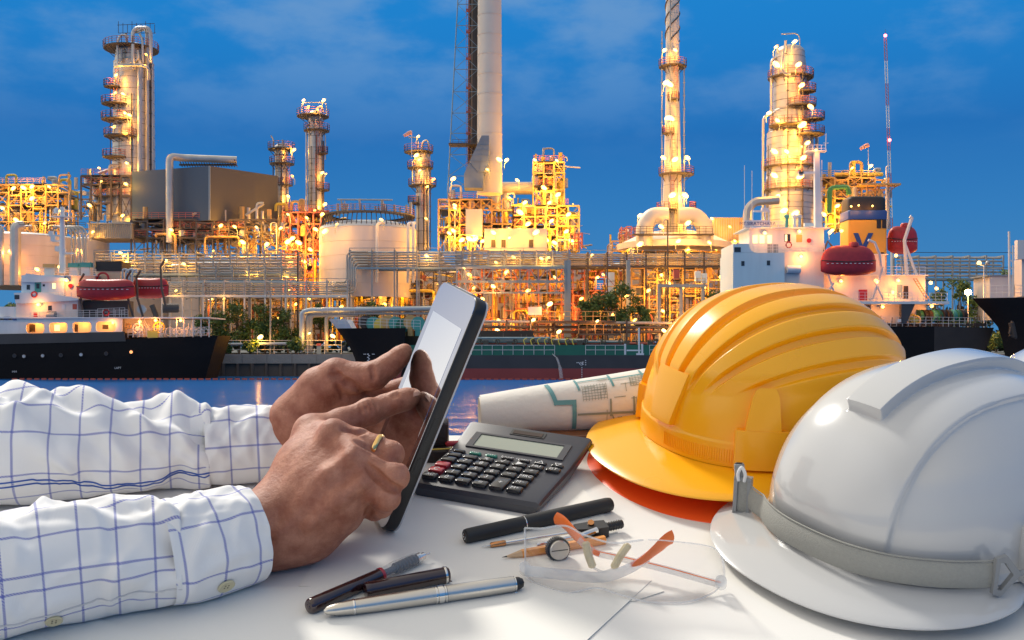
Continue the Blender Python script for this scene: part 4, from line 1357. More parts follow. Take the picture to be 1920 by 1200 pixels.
b.add([(p.x, YS - .06, P(0, 655, YS).z), (q.x, YS - .06, P(0, 640, YS).z), (P(233, 0, YS).x, YS - .06, P(0, 622, YS).z), (p.x, YS - .06, P(0, 634, YS).z)] + [(p.x, YS + .1, P(0, 655, YS).z), (q.x, YS + .1, P(0, 640, YS).z), (P(233, 0, YS).x, YS + .1, P(0, 622, YS).z), (p.x, YS + .1, P(0, 634, YS).z)], [(0, 1, 2, 3), (7, 6, 5, 4), (0, 4, 5, 1), (1, 5, 6, 2), (2, 6, 7, 3), (3, 7, 4, 0)])
b.build('bulwark', m_hullg, t)
for (u, v, mt) in ((45, 668, m_wrail), (80, 667, m_wrail), (114, 666, m_hullg), (152, 665, m_white), (199, 663, m_hullg), (246, 660, None), (27, 667, m_hullg)):
    b = MB(); b.cyl(P(u, v, YS - .1), P(u, v, YS + .1), .3, n=14); w = b.build('porthole', mt or emis('orange porthole', (1, .35, .05), 1.6), t)
    b = MB(); b.torus(P(u, v, YS - .1), .34, .06, 'y', 16, 6); b.build('rim', m_hullg, w)
text('draft_mark', 'LAPT', .55, Matrix.Translation(P(221, 690, YS - .03)) @ Matrix.Rotation(PI / 2, 4, 'X'), m_letter, t, .01)
text('draft_mark', 'IMM', .5, Matrix.Translation(P(27, 697, YS - .03)) @ Matrix.Rotation(PI / 2, 4, 'X'), m_letter, t, .01)
# arcade level with four rounded openings, lit behind
YD = YS + .4
b = MB()
ops = [(49, 83, 606, 625), (92, 126, 605, 624), (136, 171, 604, 624), (180, 217, 603, 622)]
prev = 30
for (a, c, d, e_) in ops:
    wpanel(b, prev, a, 597, 628, YD, .25); prev = c
wpanel(b, prev, 229, 597, 628, YD, .25)
for (a, c, d, e_) in ops:
    wpanel(b, a, c, 597, d, YD, .25); wpanel(b, a, c, e_, 628, YD, .25)
    for (cu, cv, du, dv) in ((a, d, 1, 1), (c, d, -1, 1), (a, e_, 1, -1), (c, e_, -1, -1)):
        p0 = P(cu, cv, YD); p1 = P(cu + du * 5, cv, YD); p2 = P(cu + du * 1.6, cv + dv * 1.6, YD); p3 = P(cu, cv + dv * 5, YD)
        b.prism([(p0.x, p0.z), (p1.x, p1.z), (p2.x, p2.z), (p3.x, p3.z)], YD + .01, YD + .24)
ar = b.build('arcade_wall', m_white, t)
b = MB(); wpanel(b, -420, 30, 600, 632, YD, 4); b.build('deckhouse', m_white, t)
b = MB(); wpanel(b, 30, 229, 597, 630, YD + 2.6, .2); inw = b.build('inner_wall', m_glow, t)
for (a, c, v0, v1) in ((55, 66, 608, 622), (102, 112, 609, 620), (140, 146, 608, 622), (192, 203, 609, 617)):
    win(inw, a, c, v0, v1, YD + 2.6, m_hullb if a != 102 else m_winlit, 'cabin_door' if v1 > 620 else 'cabin_window')
for u in (66, 109, 153, 198):
    light(P(u, 607, YD + 1.2), 420, t, ORANGE, .2)
b = MB(); wpanel(b, -420, 393, 594.5, 597, YS + .1, 11); b.build('deck_edge', m_white, t)
# open after deck
b = MB(); wpanel(b, 229, 300, 598, 632, YD + 3.5, .2); b.build('after_wall', m_glow, t)
for u in (229, 262, 300, 331, 345, 362, 377, 392):
    b = MB(); b.cyl(P(u, 632, YS + .3), P(u, 596, YS + .3), .09, n=6); b.build('deck_post', m_wrail, t)
srail(t, [P(240, 633, YS + .3), P(392, 628, YS + .3)], 1.5, step=.9)
for k in range(3):
    b = MB(); b.cyl(P(262 + k * 4, 598, YD + 1.6), P(276 + k * 4, 630, YD + 1.6), .09, n=5)
    if k == 2:
        for i in range(8): b.cyl(P(263 + i * 1.8, 601 + i * 4, YD + 1.6), P(269 + i * 1.8, 601 + i * 4, YD + 1.6), .07, n=4)
    b.build('stair_rail', m_wrail, t)
for (u, v, R, mt) in ((298, 614, 1.0, m_yel), (258, 616, .9, m_wrail), (240, 612, .5, m_orail)):
    b = MB(); b.torus(P(u, v, YD + 1.2), R, .16, 'y', 20, 7); b.cyl(P(u, v, YD + 1.1), P(u, v, YD + 1.6), R * .5, n=14)
    for k in range(6): b.cyl(P(u, v, YD + 1.2), P(u, v, YD + 1.2) + V((R * cos(k), 0, R * sin(k))), .06, n=4)
    b.build('mooring_winch', mt, t)
b = MB(); wpanel(b, 276, 296, 620, 633, YS + .15, .08); b.build('warning_board', m_yel, t)
for (u, v, W_) in ((292, 597.5, 500), (339, 597.5, 450), (212, 602, 260), (262, 600, 300)):
    ship_lamp(t, u, v + 3, YS + .9, W_)
b = MB()
for i in range(14):
    b.cyl(P(250 + i * 10, 632, YS + 1.2), P(250 + i * 10 + random.uniform(-5, 5), random.uniform(606, 622), YS + 1.2), .06, n=4)
    b.torus(P(318 + i * 5, 622, YS + 1.4), random.uniform(.3, .8), .06, 'y', 12, 5)
b.build('deck_gear', m_wrail, t)['kind'] = 'stuff'
# first deck above
h1 = house(t, 30, 146, 560, 596, YD + .4, 8, m_glow, False)
win(h1, 90, 97, 573, 583, YD + .4); win(h1, 116, 122, 571, 580, YD + .4, m_white); win(h1, 136, 144, 570, 580, YD + .4, m_boom); win(h1, 63, 70, 586, 596, YD + .4, m_lred, 'door')
b = MB(); wpanel(b, -6, 30, 575, 596, YD + .6, 3); b.build('side_locker', m_white, t)
b = MB(); wpanel(b, 7, 16, 594, 599, YS + .2, 1); wpanel(b, 23, 30, 595, 600, YS + .2, 1); b.build('blue_cap', m_navy, t)
srail(t, [P(60, 596, YS + .3), P(240, 594, YS + .3)], 1.3)
srail(t, [P(183, 596, YS + .4), P(234, 594, YS + .4)], 1.7, step=1)
b = MB(); b.lathe([(.01, -1), (.7, -.8), (.75, .7), (.4, .95), (.01, 1)], 14, Matrix.Translation(P(97, 591, YS + .8)) @ Matrix.Rotation(PI / 2, 4, 'Y')); b.build('life_raft', m_steel, t)
for (u, v) in ((199, 586), (64, 552)):
    b = MB(); b.torus(P(u, v, YS + .1), .5, .13, 'y', 18, 7); b.build('lifebuoy', m_lred, t)
# bridge wing and wheelhouse
b = MB(); b.prism([(P(a, 0, YS).x, P(0, c, YS).z) for a, c in ((25, 549), (78, 548), (146, 559), (146, 563), (40, 569), (28, 568))], YS + .2, YS + 9); bw = b.build('bridge_wing', m_pale2, t)
win(bw, 27, 36, 553, 561, YS + .18)
wh = house(t, 40, 120, 516, 561, YS + 1.0, 7, m_pale2, False)
b = MB(); b.prism([(P(a, 0, YS).x, P(0, c, YS).z) for a, c in ((36, 528), (46, 512), (124, 522), (124, 526), (60, 529))], YS + .6, YS + 8.4); b.build('sloped_roof', m_pale2, wh)
win(wh, 65, 77, 529, 561, YS + 1.0, m_teal, 'door'); win(wh, 50, 56, 534, 543, YS + 1.0); win(wh, 98, 104, 531, 541, YS + 1.0, m_winlit); win(wh, 80, 84, 533, 537, YS + 1.0); win(wh, 68, 74, 532, 541, YS + .98)
h2 = house(t, 120, 178, 518, 562, YS + 1.6, 7, m_glow, None)
b = MB(); b.cyl(P(132, 536, YS + 1.5), P(132, 536, YS + 1.2), .4, n=12); b.build('hose_reel', m_lred, h2)
ship_lamp(t, 125, 526, YS + .9, 420, .36); ship_lamp(t, 72, 571, YS + .05, 420, .38); ship_lamp(t, 178, 526, YS + 1.0, 200, .2)
srail(t, [P(75, 562, YS + .3), P(146, 560, YS + .3)], 1.3); srail(t, [P(50, 513, YS + 1), P(180, 517, YS + 1)], 1.2)
# mast
b = MB(); b.tube([P(117, 512, YS + 4), P(117, 388, YS + 4)], [.62, .42], 10); b.build('mast', m_white, t)
b = MB(); b.cbox(P(116, 407, YS + 4), (3.4, 2.4, .2)); railing(b, [P(99, 406, YS + 3), P(132, 406, YS + 3)], 1.4, step=.8); railing(b, [P(99, 406, YS + 5), P(132, 406, YS + 5)], 1.4, step=.8)
b.lathe([(.5, 0), (.5, .6), (.3, 1), (.01, 1.1)], 10, Matrix.Translation(P(106, 400, YS + 4))); b.cyl(P(130, 408, YS + 4), P(130, 376, YS + 4), .1, n=5); b.build('mast_top_cage', m_white, t)
b = MB()
for v, l, r_ in ((442, 94, 117), (452, 98, 117), (470, 106, 117), (475, 117, 140)):
    b.cbox(P((l + r_) / 2, v, YS + 4), ((r_ - l) * .1, .5, .3)); b.cbox(P(l + 2, v - 4, YS + 4), (.8, .6, .9))
b.build('radar_bracket', m_white, t)
for (a, c, v0, v1, mt) in ((127, 147, 493, 501, m_teal), (149, 170, 492, 501, m_teal), (80, 103, 495, 503, m_orail)):
    b = MB(); wpanel(b, a, c, v0, v1, YS + 2, 1.2); bx = b.build('roof_box', mt, t)
    b = MB(); wpanel(b, a + 3, c - 3, v1, 517, YS + 2.2, .6); b.build('box_stand', m_wrail, bx)
b = MB(); wpanel(b, 180, 226, 508, 560, YS + 3.5, 4.5); fn = b.build('funnel', pm('cream funnel', (.66, .5, .33), .5), t)
b = MB(); wpanel(b, 179, 228, 490, 508, YS + 3.3, 5); b.build('funnel_top', m_soot, fn)
b = MB(); b.torus(P(193, 522, YS + 2.2), 1.05, .2, 'y', 22, 8); b.build('red_ring', m_lred, fn)
b = MB()
for i in range(4):
    b.tube(ell([P(230 + i * 6, 530, YS + 3.5), P(230 + i * 6, 505 + i % 2 * 4, YS + 3.5), P(238 + i * 6, 505, YS + 3.5), P(238 + i * 6, 512, YS + 3.5)], .4), .22, 7)
b.build('vent_cowl', m_pipe_b, t)
for sg in ((152, 566, 158, 600), (240, 560, 250, 596), (258, 560, 268, 594), (303, 540, 312, 580)):
    davit(t, [P(sg[2], sg[3], YS + 1.2), P(sg[0], sg[1], YS + .8), P(sg[0] - 2, sg[1] - 40, YS + .8), P(sg[0] + 5, sg[1] - 52, YS - .6)], .22, m_dsteel)
b = MB(); wpanel(b, 150, 240, 564, 596, YS + 3, 3); b.build('shadowed_house', m_dsteel, t)  # dark steel colour gives this house its shade
b = MB(); b.cyl(P(265, 580, YS + 1.5), P(265, 580, YS + 2.6), .85, n=16); b.cyl(P(258, 580, YS + 2), P(274, 580, YS + 2), .3, n=8); b.build('capstan', m_wrail, t)
b = MB(); b.cyl(P(305, 578, YS + 1.5), P(335, 578, YS + 2.6), .85, n=16); b.cyl(P(285, 572, YS + 2), P(296, 600, YS + 2), .5, n=8); b.build('cable_drum', m_dsteel, t)
lifeboat(144, 253, 524, 563, YS - .4, 'nearer dark red lifeboat on the left ship, canopy over its full length', .42)
lifeboat(248, 316, 522, 560, YS + 7, 'farther red lifeboat half hidden on the left ship', .42)

# ---------------------------------------------------------------- tanker in the middle
YT2 = 196
t = ship2 = thing('tanker', 'long tanker with green deck edge, black side and red waterline band', 'ship', P(1000, 712, YT2 + 6), 'moored ships')
def dx_(z, x):
    return 0
st = []
for u, hb in ((742, 6), (800, 6), (1000, 6), (1250, 6), (1420, 6)):
    st.append((P(u, 0, YT2).x, hb, [(-.6, .95), (P(0, 691, YT2).z, .985), (P(0, 666, YT2).z, 1), (P(0, 647, YT2).z, .995)]))
hull(t, st, [('hull_bottom', m_hred), ('hull', m_hullg), ('deck_coaming', m_dkgreen)], YT2 + 6)
# bow with flare
def bow_rows():
    prof = [(606, 597), (621, 615), (633, 632), (645, 649), (652, 662), (657, 675), (660, 700), (660, 712)]   # stem line
    rows = []
    for (us, v) in prof:
        z = P(0, v, YT2).z; xs = P(us, 0, YT2).x; xe = P(760, 0, YT2).x
        fl = max(0, (z - 1) / 6)
        row = []
        for i in range(13):
            k = i / 12
            x = xs + (xe - xs) * k
            y = 6 * min(1, (k ** (.9 - .3 * fl)) * 1.05)
            row.append((x, y, z))
        rows.append(row)
    return rows
rows = bow_rows()
sheer = lambda k: 0
b = MB()
for sgn in (-1, 1):
    b.grid([[(x, YT2 + 6 + sgn * y, z) for x, y, z in r] for r in rows[1:]], flip=sgn > 0)
b.build('bow', m_hull, t)
b = MB()   # white flared tip
tip = [[(x, YT2 + 6 + sgn * y, z) for x, y, z in r[:4]] for r in rows[:2] for sgn in (-1,)]
b.grid(tip); b.grid([[(x, YT2 + 6 + y, z) for x, y, z in r[:4]] for r in rows[:2]])
b.build('bow_bulwark', m_white, t)
b = MB(); b.grid([[(x, YT2 + 6 - y, rows[1][0][2] - .1), (x, YT2 + 6 + y, rows[1][0][2] - .1)] for x, y, z in rows[1]]); b.build('forecastle_deck', m_dsteel, t)
b = MB(); b.lathe([(.01, -.6), (.5, -.4), (.6, 0), (.5, .4), (.01, .6)], 12, Matrix.Translation(P(646, 653, YT2 + 3))); b.build('anchor', m_soot, t)
b = MB()
for i in range(5): b.cbox(P(690 + (i % 2) * 2, 664 + i * 3, YT2 - .02), (.3, .1, .16))
b.cbox(P(684, 664, YT2 - .02), (.5, .1, .1)); b.cbox(P(700, 664, YT2 - .02), (.5, .1, .1)); b.build('draft_mark', m_letter, t)
srail(t, [P(622, 611, YT2 + 2), P(688, 614, YT2 + .3), P(788, 618, YT2 + .2)], 1.7, step=1.3)
for i in range(8):
    u = 686 + i * 14
    b = MB(); mt = [m_hullb, m_teal, m_yel, m_orail, m_teal, m_dkgreen, m_orail, m_teal][i]
    for k in (-1, 1):
        b.cyl(P(u, 604 + (i % 3) * 3, YT2 + 4 + k * .9), P(u, 604 + (i % 3) * 3, YT2 + 4 + k * 1.05), 1.35, n=18)
    b.cyl(P(u, 604 + (i % 3) * 3, YT2 + 3), P(u, 604 + (i % 3) * 3, YT2 + 5), .95, n=16)
    b.cbox(P(u, 622, YT2 + 4), (.9, 2, 1.6))
    b.build('hose_reel', mt, t)
b = MB(); wpanel(b, 720, 1000, 620, 650, YT2 + 7, 3); b.build('deck_tank', m_hullb, t)
for (u0, u1) in ((884, 1040), (1098, 1172), (1218, 1330)):
    srail(t, [P(u0, 665, YT2 - .05), P(u1, 665, YT2 - .05)], 1.75, step=1.8, rows=2, r=.06)
b = MB()
for u0, u1 in ((1172, 1204),):
    for u in (u0, u1): b.cbox(P(u, 655, YT2 + .1), (.35, .3, 2.0))
    b.cbox(P(1188, 657, YT2 + .1), (2.6, .2, .25)); b.cbox(P(1198, 640, YT2 + .1), (.3, .3, 5.0)); b.cbox(P(1200, 664, YT2 + .1), (1.4, .5, .35))
b.build('gangway_post', m_white, t)
for i in range(5):
    b = MB(); b.cyl(P(890, 634 + i * 3.4, YT2 + 3 + i * .2), P(1032 + i * 70, 634 + i * 3.4, YT2 + 3 + i * .2), .22, n=7); b.build('cargo_pipe', [m_bsteel, m_pipe, m_steel, m_boom, m_bsteel][i], t)
b = MB()
for i in range(34):
    u = 900 + i * 11; h = random.uniform(8, 28)
    b.cyl(P(u, 648, YT2 + 3 + i % 3), P(u + random.uniform(-3, 3), 648 - h, YT2 + 3 + i % 3), .1, n=5)
    if i % 3 == 0: b.torus(P(u, 640, YT2 + 2), .4, .1, 'y', 12, 5)
    if i % 4 == 1: b.cbox(P(u, 644, YT2 + 2.5), (1.0, .8, random.uniform(.6, 1.4)))
b.build('deck_fittings', m_dsteel, t)['kind'] = 'stuff'
b = MB()
for i in range(8):
    u = 985 + i * 13; b.tube(bez([P(u, 648, YT2 + 1.4), P(u - 3, 638, YT2 + 1.4), P(u + 3, 634, YT2 + 1.4)], 4), .1, 5)
b.build('bollard', m_yel, t)
b = MB()
for i in range(7): b.cbox(P(1091, 689 + i * 3.3, YT2 - .02), (.16, .08, .14))
for (du, dv) in ((-9, -8), (-6, -8), (-4, -6), (0, -6), (2, -9), (2, -5), (7, -12), (7, -8), (7, -4)): b.cbox(P(1091 + du, 688 + dv, YT2 - .02), (.2, .08, .16))
b.torus(P(1090, 682, YT2 - .03), .28, .05, 'y', 12, 4); b.build('draft_mark', m_letter, t)
# water discharge arc
b = MB(); b.tube(bez([P(1036, 664, YT2 - .2), P(1044, 672, YT2 - .8), P(1050, 690, YT2 - 1.1), P(1053, 712, YT2 - 1.2)], 6), [.12] * 6 + [.2] * 6 + [.34] * 7, 8)
jm = pm('water jet', (.75, .7, .7), .2)
jb = jm.node_tree.nodes['Principled BSDF']; jb.inputs['Alpha'].default_value = .28
o = b.build('water_jet', jm); tag(o, 'thin jet of water falling from the black tanker side', 'water jet')

# ---------------------------------------------------------------- right ship
YR = 194
t = ship3 = thing('supply_ship', 'white ship with amber funnel and dark stern behind the helmets', 'ship', P(1620, 690, YR + 7), 'moored ships')
_xe = P(1836, 0, YR).x
def dx_(z, x):
    return (z + .6) * .34 if abs(x - _xe) < .01 else 0
st = []
for u, hb, dy in ((1380, 7, 0), (1600, 7, 0), (1752, 7, 0)):
    st.append((P(u, 0, YR).x, hb, [(-.6, .86), (3, .98), (P(0, 612, YR).z, 1)]))
hull(t, st, [('hull', m_hull), ('hull_upper', m_hull)], YR + 7)
st = [(P(1752, 0, YR).x, 7, [(-.6, .86), (3, .98), (P(0, 612, YR).z, 1)]), (_xe, 5.4, [(-.6, .7), (3, .9), (P(0, 614, YR).z, 1)])]
hull(t, st, [('stern', m_hullb), ('stern_upper', m_hullb)], YR + 7)
m_white_sky = pm('white ship paint with sky tint', (0.48, 0.66, 0.74), .5, 0, .10, .9, stretch=(1, 1, .15))  # blue of the skylight put into the white paint
bl = house(t, 1374.5, 1471, 474, 612, YR - .3, 12, m_white_sky, False)
b = MB(); pts = [(1374.5, 474), (1374.5, 457), (1404, 457)] + [(1404 + 14 * (1 - cos(a)), 460 + 14 * sin(a)) for a in (0, .4, .8, 1.2, 1.57)]
b.prism([(P(a, 0, YR).x, P(0, c, YR).z) for a, c in pts], YR - .29, YR + 11); b.build('bulwark', m_white_sky, bl)
for (u, v, w, h) in ((1383, 468, 12, 9), (1393, 494, 6, 9), (1441, 493, 6, 9), (1394, 541, 6, 9)):
    win(bl, u - w / 2, u + w / 2, v - h / 2, v + h / 2, YR - .3)
h2 = house(t, 1471, 1545, 472, 612, YR + .5, 10, m_glow, False)
h3 = house(t, 1405, 1545, 429, 474, YR + 1.4, 9, m_white, None, .9)
for (u, w) in ((1416, 9), (1429, 9), (1443, 8)):
    win(h3, u - w / 2, u + w / 2, 441, 456, YR + 1.4, m_winlit)
win(h3, 1471, 1482, 439, 453, YR + 1.4); win(h3, 1472, 1476, 440, 452, YR + 1.36, m_winlit); win(h3, 1493, 1504, 440, 454, YR + 1.4, m_orail, 'panel')
for u in (1439, 1450):
    win(h3, u, u + 9, 458, 474, YR + 1.4, m_steel, 'door')
b = MB(); b.cyl(P(1517, 451, YR + 1.3), P(1517, 451, YR + .9), .42, n=12); b.build('fire_hose', m_lred, h3)
b = MB(); b.torus(P(1479, 459, YR + .4), .5, .12, 'y', 16, 6); b.build('lifebuoy', m_lred, t)
srail(t, [P(1412, 474, YR + .1), P(1546, 473, YR + .3)], 1.6, step=1.1)
for (u, v, w_) in ((1434, 437, 420), (1499, 434, 420), (1502, 481, 600), (1556, 436, 350), (1578, 433, 200)):
    ship_lamp(t, u, v, YR + .2, w_, .36)
# name board and top gear
b = MB(); wpanel(b, 1396, 1445, 413, 425, YR + .8, .15); nb = b.build('name_board', m_white, t)
text('ship_name', 'MT.SIRATCHAYA', .88, Matrix.Translation(P(1420.5, 419.5, YR + .74)) @ Matrix.Rotation(PI / 2, 4, 'X'), m_navy, nb, .01)
b = MB()
for u in (1411, 1428, 1441):
    b.cyl(P(u, 428, YR + 2), P(u, 396, YR + 2), .12, n=5)
b.cbox(P(1428, 396, YR + 2), (3, .5, .3)); b.cbox(P(1434, 393, YR + 2), (1.2, 1, .6)); railing(b, [P(1396, 428, YR + .8), P(1470, 428, YR + .8)], 1.2, step=1)
b.build('radar_frame', m_white, t)
for u, mt in ((1475, m_teal), (1490, m_white), (1499, m_pipe_b)):
    b = MB(); b.cyl(P(u, 428, YR + 3), P(u, 408, YR + 3), .28, n=9); b.lathe([(.28, 0), (.55, .1), (.5, .5), (.01, .8)], 10, Matrix.Translation(P(u, 409, YR + 3))); b.build('vent_cowl', mt, t)
b = MB(); wpanel(b, 1509, 1526, 418, 424, YR + 3, 1); b.build('roof_box', m_white, t)
b = MB(); b.tube([P(1534, 475, YR + 4), P(1531, 285, YR + 4)], [.95, .62], 4); b.build('mast', m_white, t)
b = MB(); b.cbox(P(1513, 324, YR + 4), (3.2, .4, .45)); b.cbox(P(1530, 284, YR + 4), (3.6, 1.5, .2)); b.cbox(P(1502, 326, YR + 4), (.8, .4, .8))
railing(b, [P(1516, 284, YR + 3.3), P(1548, 284, YR + 3.3)], 1.2, step=.8); b.cyl(P(1548, 284, YR + 4), P(1549, 250, YR + 4), .1, n=5); b.cbox(P(1549, 268, YR + 4), (1, .1, .1))
for i in range(9): b.cyl(P(1541, 300 + i * 20, YR + 3.4), P(1541, 318 + i * 20, YR + 3.4), .09, n=4)
b.build('mast_arm', m_white, t)
ship_lamp(t, 1503, 275, YR + 3.5, 0 + 60, .22, (1, .1, .1)); ship_lamp(t, 1530, 282, YR + 3, 260, .3)
b = MB()
for u, vt in ((1396, 310), (1410, 320)):
    b.cyl(P(u, 430, YR + 4), P(u, vt, YR + 4), .06, n=4)
b.build('whip_antenna', m_wrail, t)
# funnel
fn = thing_f = None
b = MB(); p, q = P(1591, 489, YR + 4), P(1664, 411, YR + 4)
b.rbox((p.x, YR + 4, P(0, 530, YR).z), (q.x, YR + 9.5, q.z), .5); fn = b.build('funnel', m_amber, t)
b = MB(); b.rbox((p.x - .03, YR + 3.97, q.z - .01), (q.x + .03, YR + 9.53, P(0, 393, YR + 4).z), .5); b.build('blue_band', m_navy, fn)
b = MB(); b.rbox((p.x + .1, YR + 4.1, P(0, 394, YR + 4).z), (q.x - .1, YR + 9.4, P(0, 367, YR + 4).z), .9); b.build('black_cap', m_soot, fn)
b = MB()
for (x0, x1, x2, x3) in ((1600, 1609, 1621, 1613), (1637, 1628, 1613, 1621)):
    b.prism([(P(a, 0, YR + 4).x, P(0, c, YR + 4).z) for a, c in ((x0, 437), (x1, 437), (x2, 470), (x3, 470))], YR + 3.9 - (.02 if x0 > 1610 else 0), YR + 4.05)
b.build('funnel_letter', m_navy, fn)
for u in (1648, 1658):
    win(fn, u - 4, u + 4, 411, 428, YR + 4, m_soot, 'louvre')
win(fn, 1652, 1658, 473, 480, YR + 4, m_soot)
for u in (1596, 1610, 1636):
    ship_lamp(t, u, 387 - (u % 3), YR + 3.6, 120, .2)
h4 = house(t, 1545, 1735, 517, 566, YR + 2, 10, m_glow, None)
win(h4, 1682, 1692, 534, 558, YR + 2, m_bsteel, 'door'); win(h4, 1694, 1703, 536, 560, YR + 2, m_hullb, 'door'); win(h4, 1610, 1626, 543, 563, YR + 2, m_lred, 'locker')
h5 = house(t, 1545, 1660, 478, 517, YR + 3, 8, m_glow, None)
for (u, v, w_) in ((1577, 527, 420), (1674, 548, 420), (1680, 479, 400), (1745, 530, 420), (1756, 541, 420), (1655, 575, 420), (1747, 574, 420), (1684, 526, 350), (1642, 526, 300)):
    ship_lamp(t, u, v, YR + 1.0, w_, .34)
b = MB(); wpanel(b, 1594, 1780, 565, 570, YR - .2, 13); b.build('boat_deck', m_white, t)
b = MB(); wpanel(b, 1594, 1612, 570, 612, YR + .3, 12); wpanel(b, 1633, 1736, 570, 612, YR + 3, 8); b.build('lower_house', m_glow, t)
b = MB(); b.prism([(P(a, 0, YR).x, P(0, c, YR).z) for a, c in ((1690, 570), (1716, 570), (1700, 606), (1690, 606))], YR, YR + 1); b.build('deck_bracket', m_hullg, t)
srail(t, [P(1660, 517, YR + .6), P(1735, 518, YR + .6)], 1.7, step=1); srail(t, [P(1600, 565, YR), P(1776, 567, YR)], 1.7, step=1.1); srail(t, [P(1637, 612, YR + .2), P(1758, 612, YR + .2), P(1860, 614, YR + 2)], 1.7, step=1.1)
for i in range(10):
    u = 1718 + i * 9
    b = MB(); b.cyl(P(u, 592, YR + 3), P(u + 7, 592, YR + 3.4), 1.15, n=16); b.build('rope_reel', [m_dkgreen, m_soot, m_hullb, m_teal][i % 4], t)
for (u, v) in ((1710, 597), (1718, 600)):
    b = MB(); b.torus(P(u, v, YR + 1.5), .7, .2, 'y', 16, 6); b.cyl(P(u, v, YR + 1.2), P(u, v, YR + 2), .4, n=10); b.build('winch', m_yel, t)
b = MB()
for i in range(26):
    b.cyl(P(1640 + i * 8, 612, YR + 1 + i % 3), P(1640 + i * 8 + random.uniform(-6, 6), random.uniform(588, 606), YR + 1 + i % 3), .07, n=4)
    b.cbox(P(1645 + i * 8, 609, YR + 1.3), (.6, .5, random.uniform(.3, .8)))
b.build('deck_gear', m_hullb, t)['kind'] = 'stuff'
b = MB()
for k in (0, 6):
    b.cyl(P(1712 + k, 522, YR + 1), P(1738 + k, 563, YR + 1), .09, n=4)
for i in range(9): b.cyl(P(1712 + i * 2.9, 523 + i * 4.5, YR + 1), P(1719 + i * 2.9, 523 + i * 4.5, YR + 1), .07, n=4)
b.build('ladder', m_orail, t)
b = MB(); wpanel(b, 1683, 1694, 598, 604, YR + .1, .08); b.build('white_plate', m_white, t)
b = MB(); b.lathe([(.01, -1.3), (.7, -1.2), (.75, 1.2), (.01, 1.3)], 14, Matrix.Translation(P(1488, 505, YR)) @ Matrix.Rotation(PI / 2, 4, 'Y')); b.build('life_raft', m_white, t)
davit(t, [P(1652, 500, YR), P(1649, 476, YR - .3), P(1640, 455, YR - .3), P(1628, 450, YR - .3)], .26); davit(t, [P(1655, 502, YR), P(1636, 560, YR + .5), P(1630, 562, YR + .5)], .24); davit(t, [P(1642, 530, YR + .2), P(1656, 562, YR + .2)], .18); davit(t, [P(1563, 530, YR), P(1546, 560, YR)], .24); davit(t, [P(1553, 515, YR), P(1570, 565, YR)], .2)
davit(t, [P(1700, 520, YR + 5), P(1696, 450, YR + 5), P(1710, 408, YR + 5), P(1706, 406, YR + 5)], .34); davit(t, [P(1698, 460, YR + 5), P(1720, 518, YR + 5)], .26); davit(t, [P(1707, 410, YR + 5), P(1708, 430, YR + 5)], .14, m_dsteel)
davit(t, [P(1545, 470, YR + 1), P(1552, 452, YR + 1), P(1560, 462, YR + 1)], .2, m_dsteel)
lifeboat(1539, 1642, 460, 517, YR - 1.2, 'round red enclosed lifeboat hung before the amber funnel', .56, True)
lifeboat(1664, 1720, 424, 477, YR + 9, 'orange red lifeboat on davits behind the amber funnel', .5, True)
# ---------------------------------------------------------------- far right bow
YF = 188
t = thing('ship', 'black bow with hanging anchor cut off by the right edge', 'ship', P(1930, 700, YF + 5), 'moored ships')
prof = [(1846, 557), (1862, 575), (1880, 594), (1895, 612), (1903, 635), (1908, 660), (1909, 677), (1909, 712)]
rows = []
for (us, v) in prof:
    z = P(0, v, YF).z; xs = P(us, 0, YF).x
    rows.append([(xs + 14 * k / 10, 5 * min(1, (k / 10) ** .6 * 1.05), z) for k in range(11)])
for nm, rr, mt in (('bow', rows[:7], m_hull), ('bow_bottom', rows[6:], m_hred)):
    b = MB()
    for sg in (-1, 1): b.grid([[(x, YF + 5 + sg * y, z) for x, y, z in r] for r in rr], flip=sg > 0)
    b.build(nm, mt, t)
b = MB(); b.grid([[(x, YF + 5 - y, rows[0][0][2] - .05), (x, YF + 5 + y, rows[0][0][2] - .05)] for x, y, z in rows[0]]); b.build('deck', m_dsteel, t)
b = MB(); b.cyl(P(1896, 605, YF - .5), P(1902, 632, YF - .5), .5, n=8); b.cyl(P(1893, 626, YF - .6), P(1898, 602, YF - .6), .25, n=6); b.cyl(P(1893, 628, YF - .6), P(1906, 634, YF - .6), .25, n=6); b.build('anchor', m_hullb, t)
srail(t, [P(1847, 556, YF + 4), P(1902, 556, YF), P(1960, 556, YF)], 2.0, step=1.1)
b = MB(); b.cyl(P(1893, 556, YF + 5), P(1892, 434, YF + 5), .22, n=6); b.cyl(P(1900, 556, YF + 5), P(1899, 460, YF + 5), .14, n=6)
for i in range(6): b.cyl(P(1893, 470 + i * 14, YF + 5), P(1900, 480 + i * 14, YF + 5), .07, n=4)
b.build('mast', m_wrail, t)
b = MB(); wpanel(b, 1908, 1960, 450, 486, YF + 5, 1.2); wpanel(b, 1916, 1960, 486, 556, YF + 6, 3); b.build('mast_house', m_tank, t)
t = thing('bank_building', 'pale flat roofed building behind the far right bow', 'building', P(1900, 600, 226))
b = MB(); wpanel(b, 1856, 1990, 518, 600, 226, 8); b.build('wall', m_tank, t)
b = MB(); wpanel(b, 1852, 1995, 515, 518, 225.7, 8.6); railing(b, [P(1856, 515, 226), P(1960, 515, 226)], 1.1); b.build('roof', m_steel, t)
t = thing('quay_lamp_post', 'tall quay lamp post with two heads between the right hulls', 'lamp post', P(1845, 660, 210))
b = MB(); b.cyl(P(1845, 680, 210), P(1845, 497, 210), .16, .1, n=8); b.build('post', m_wrail, t)
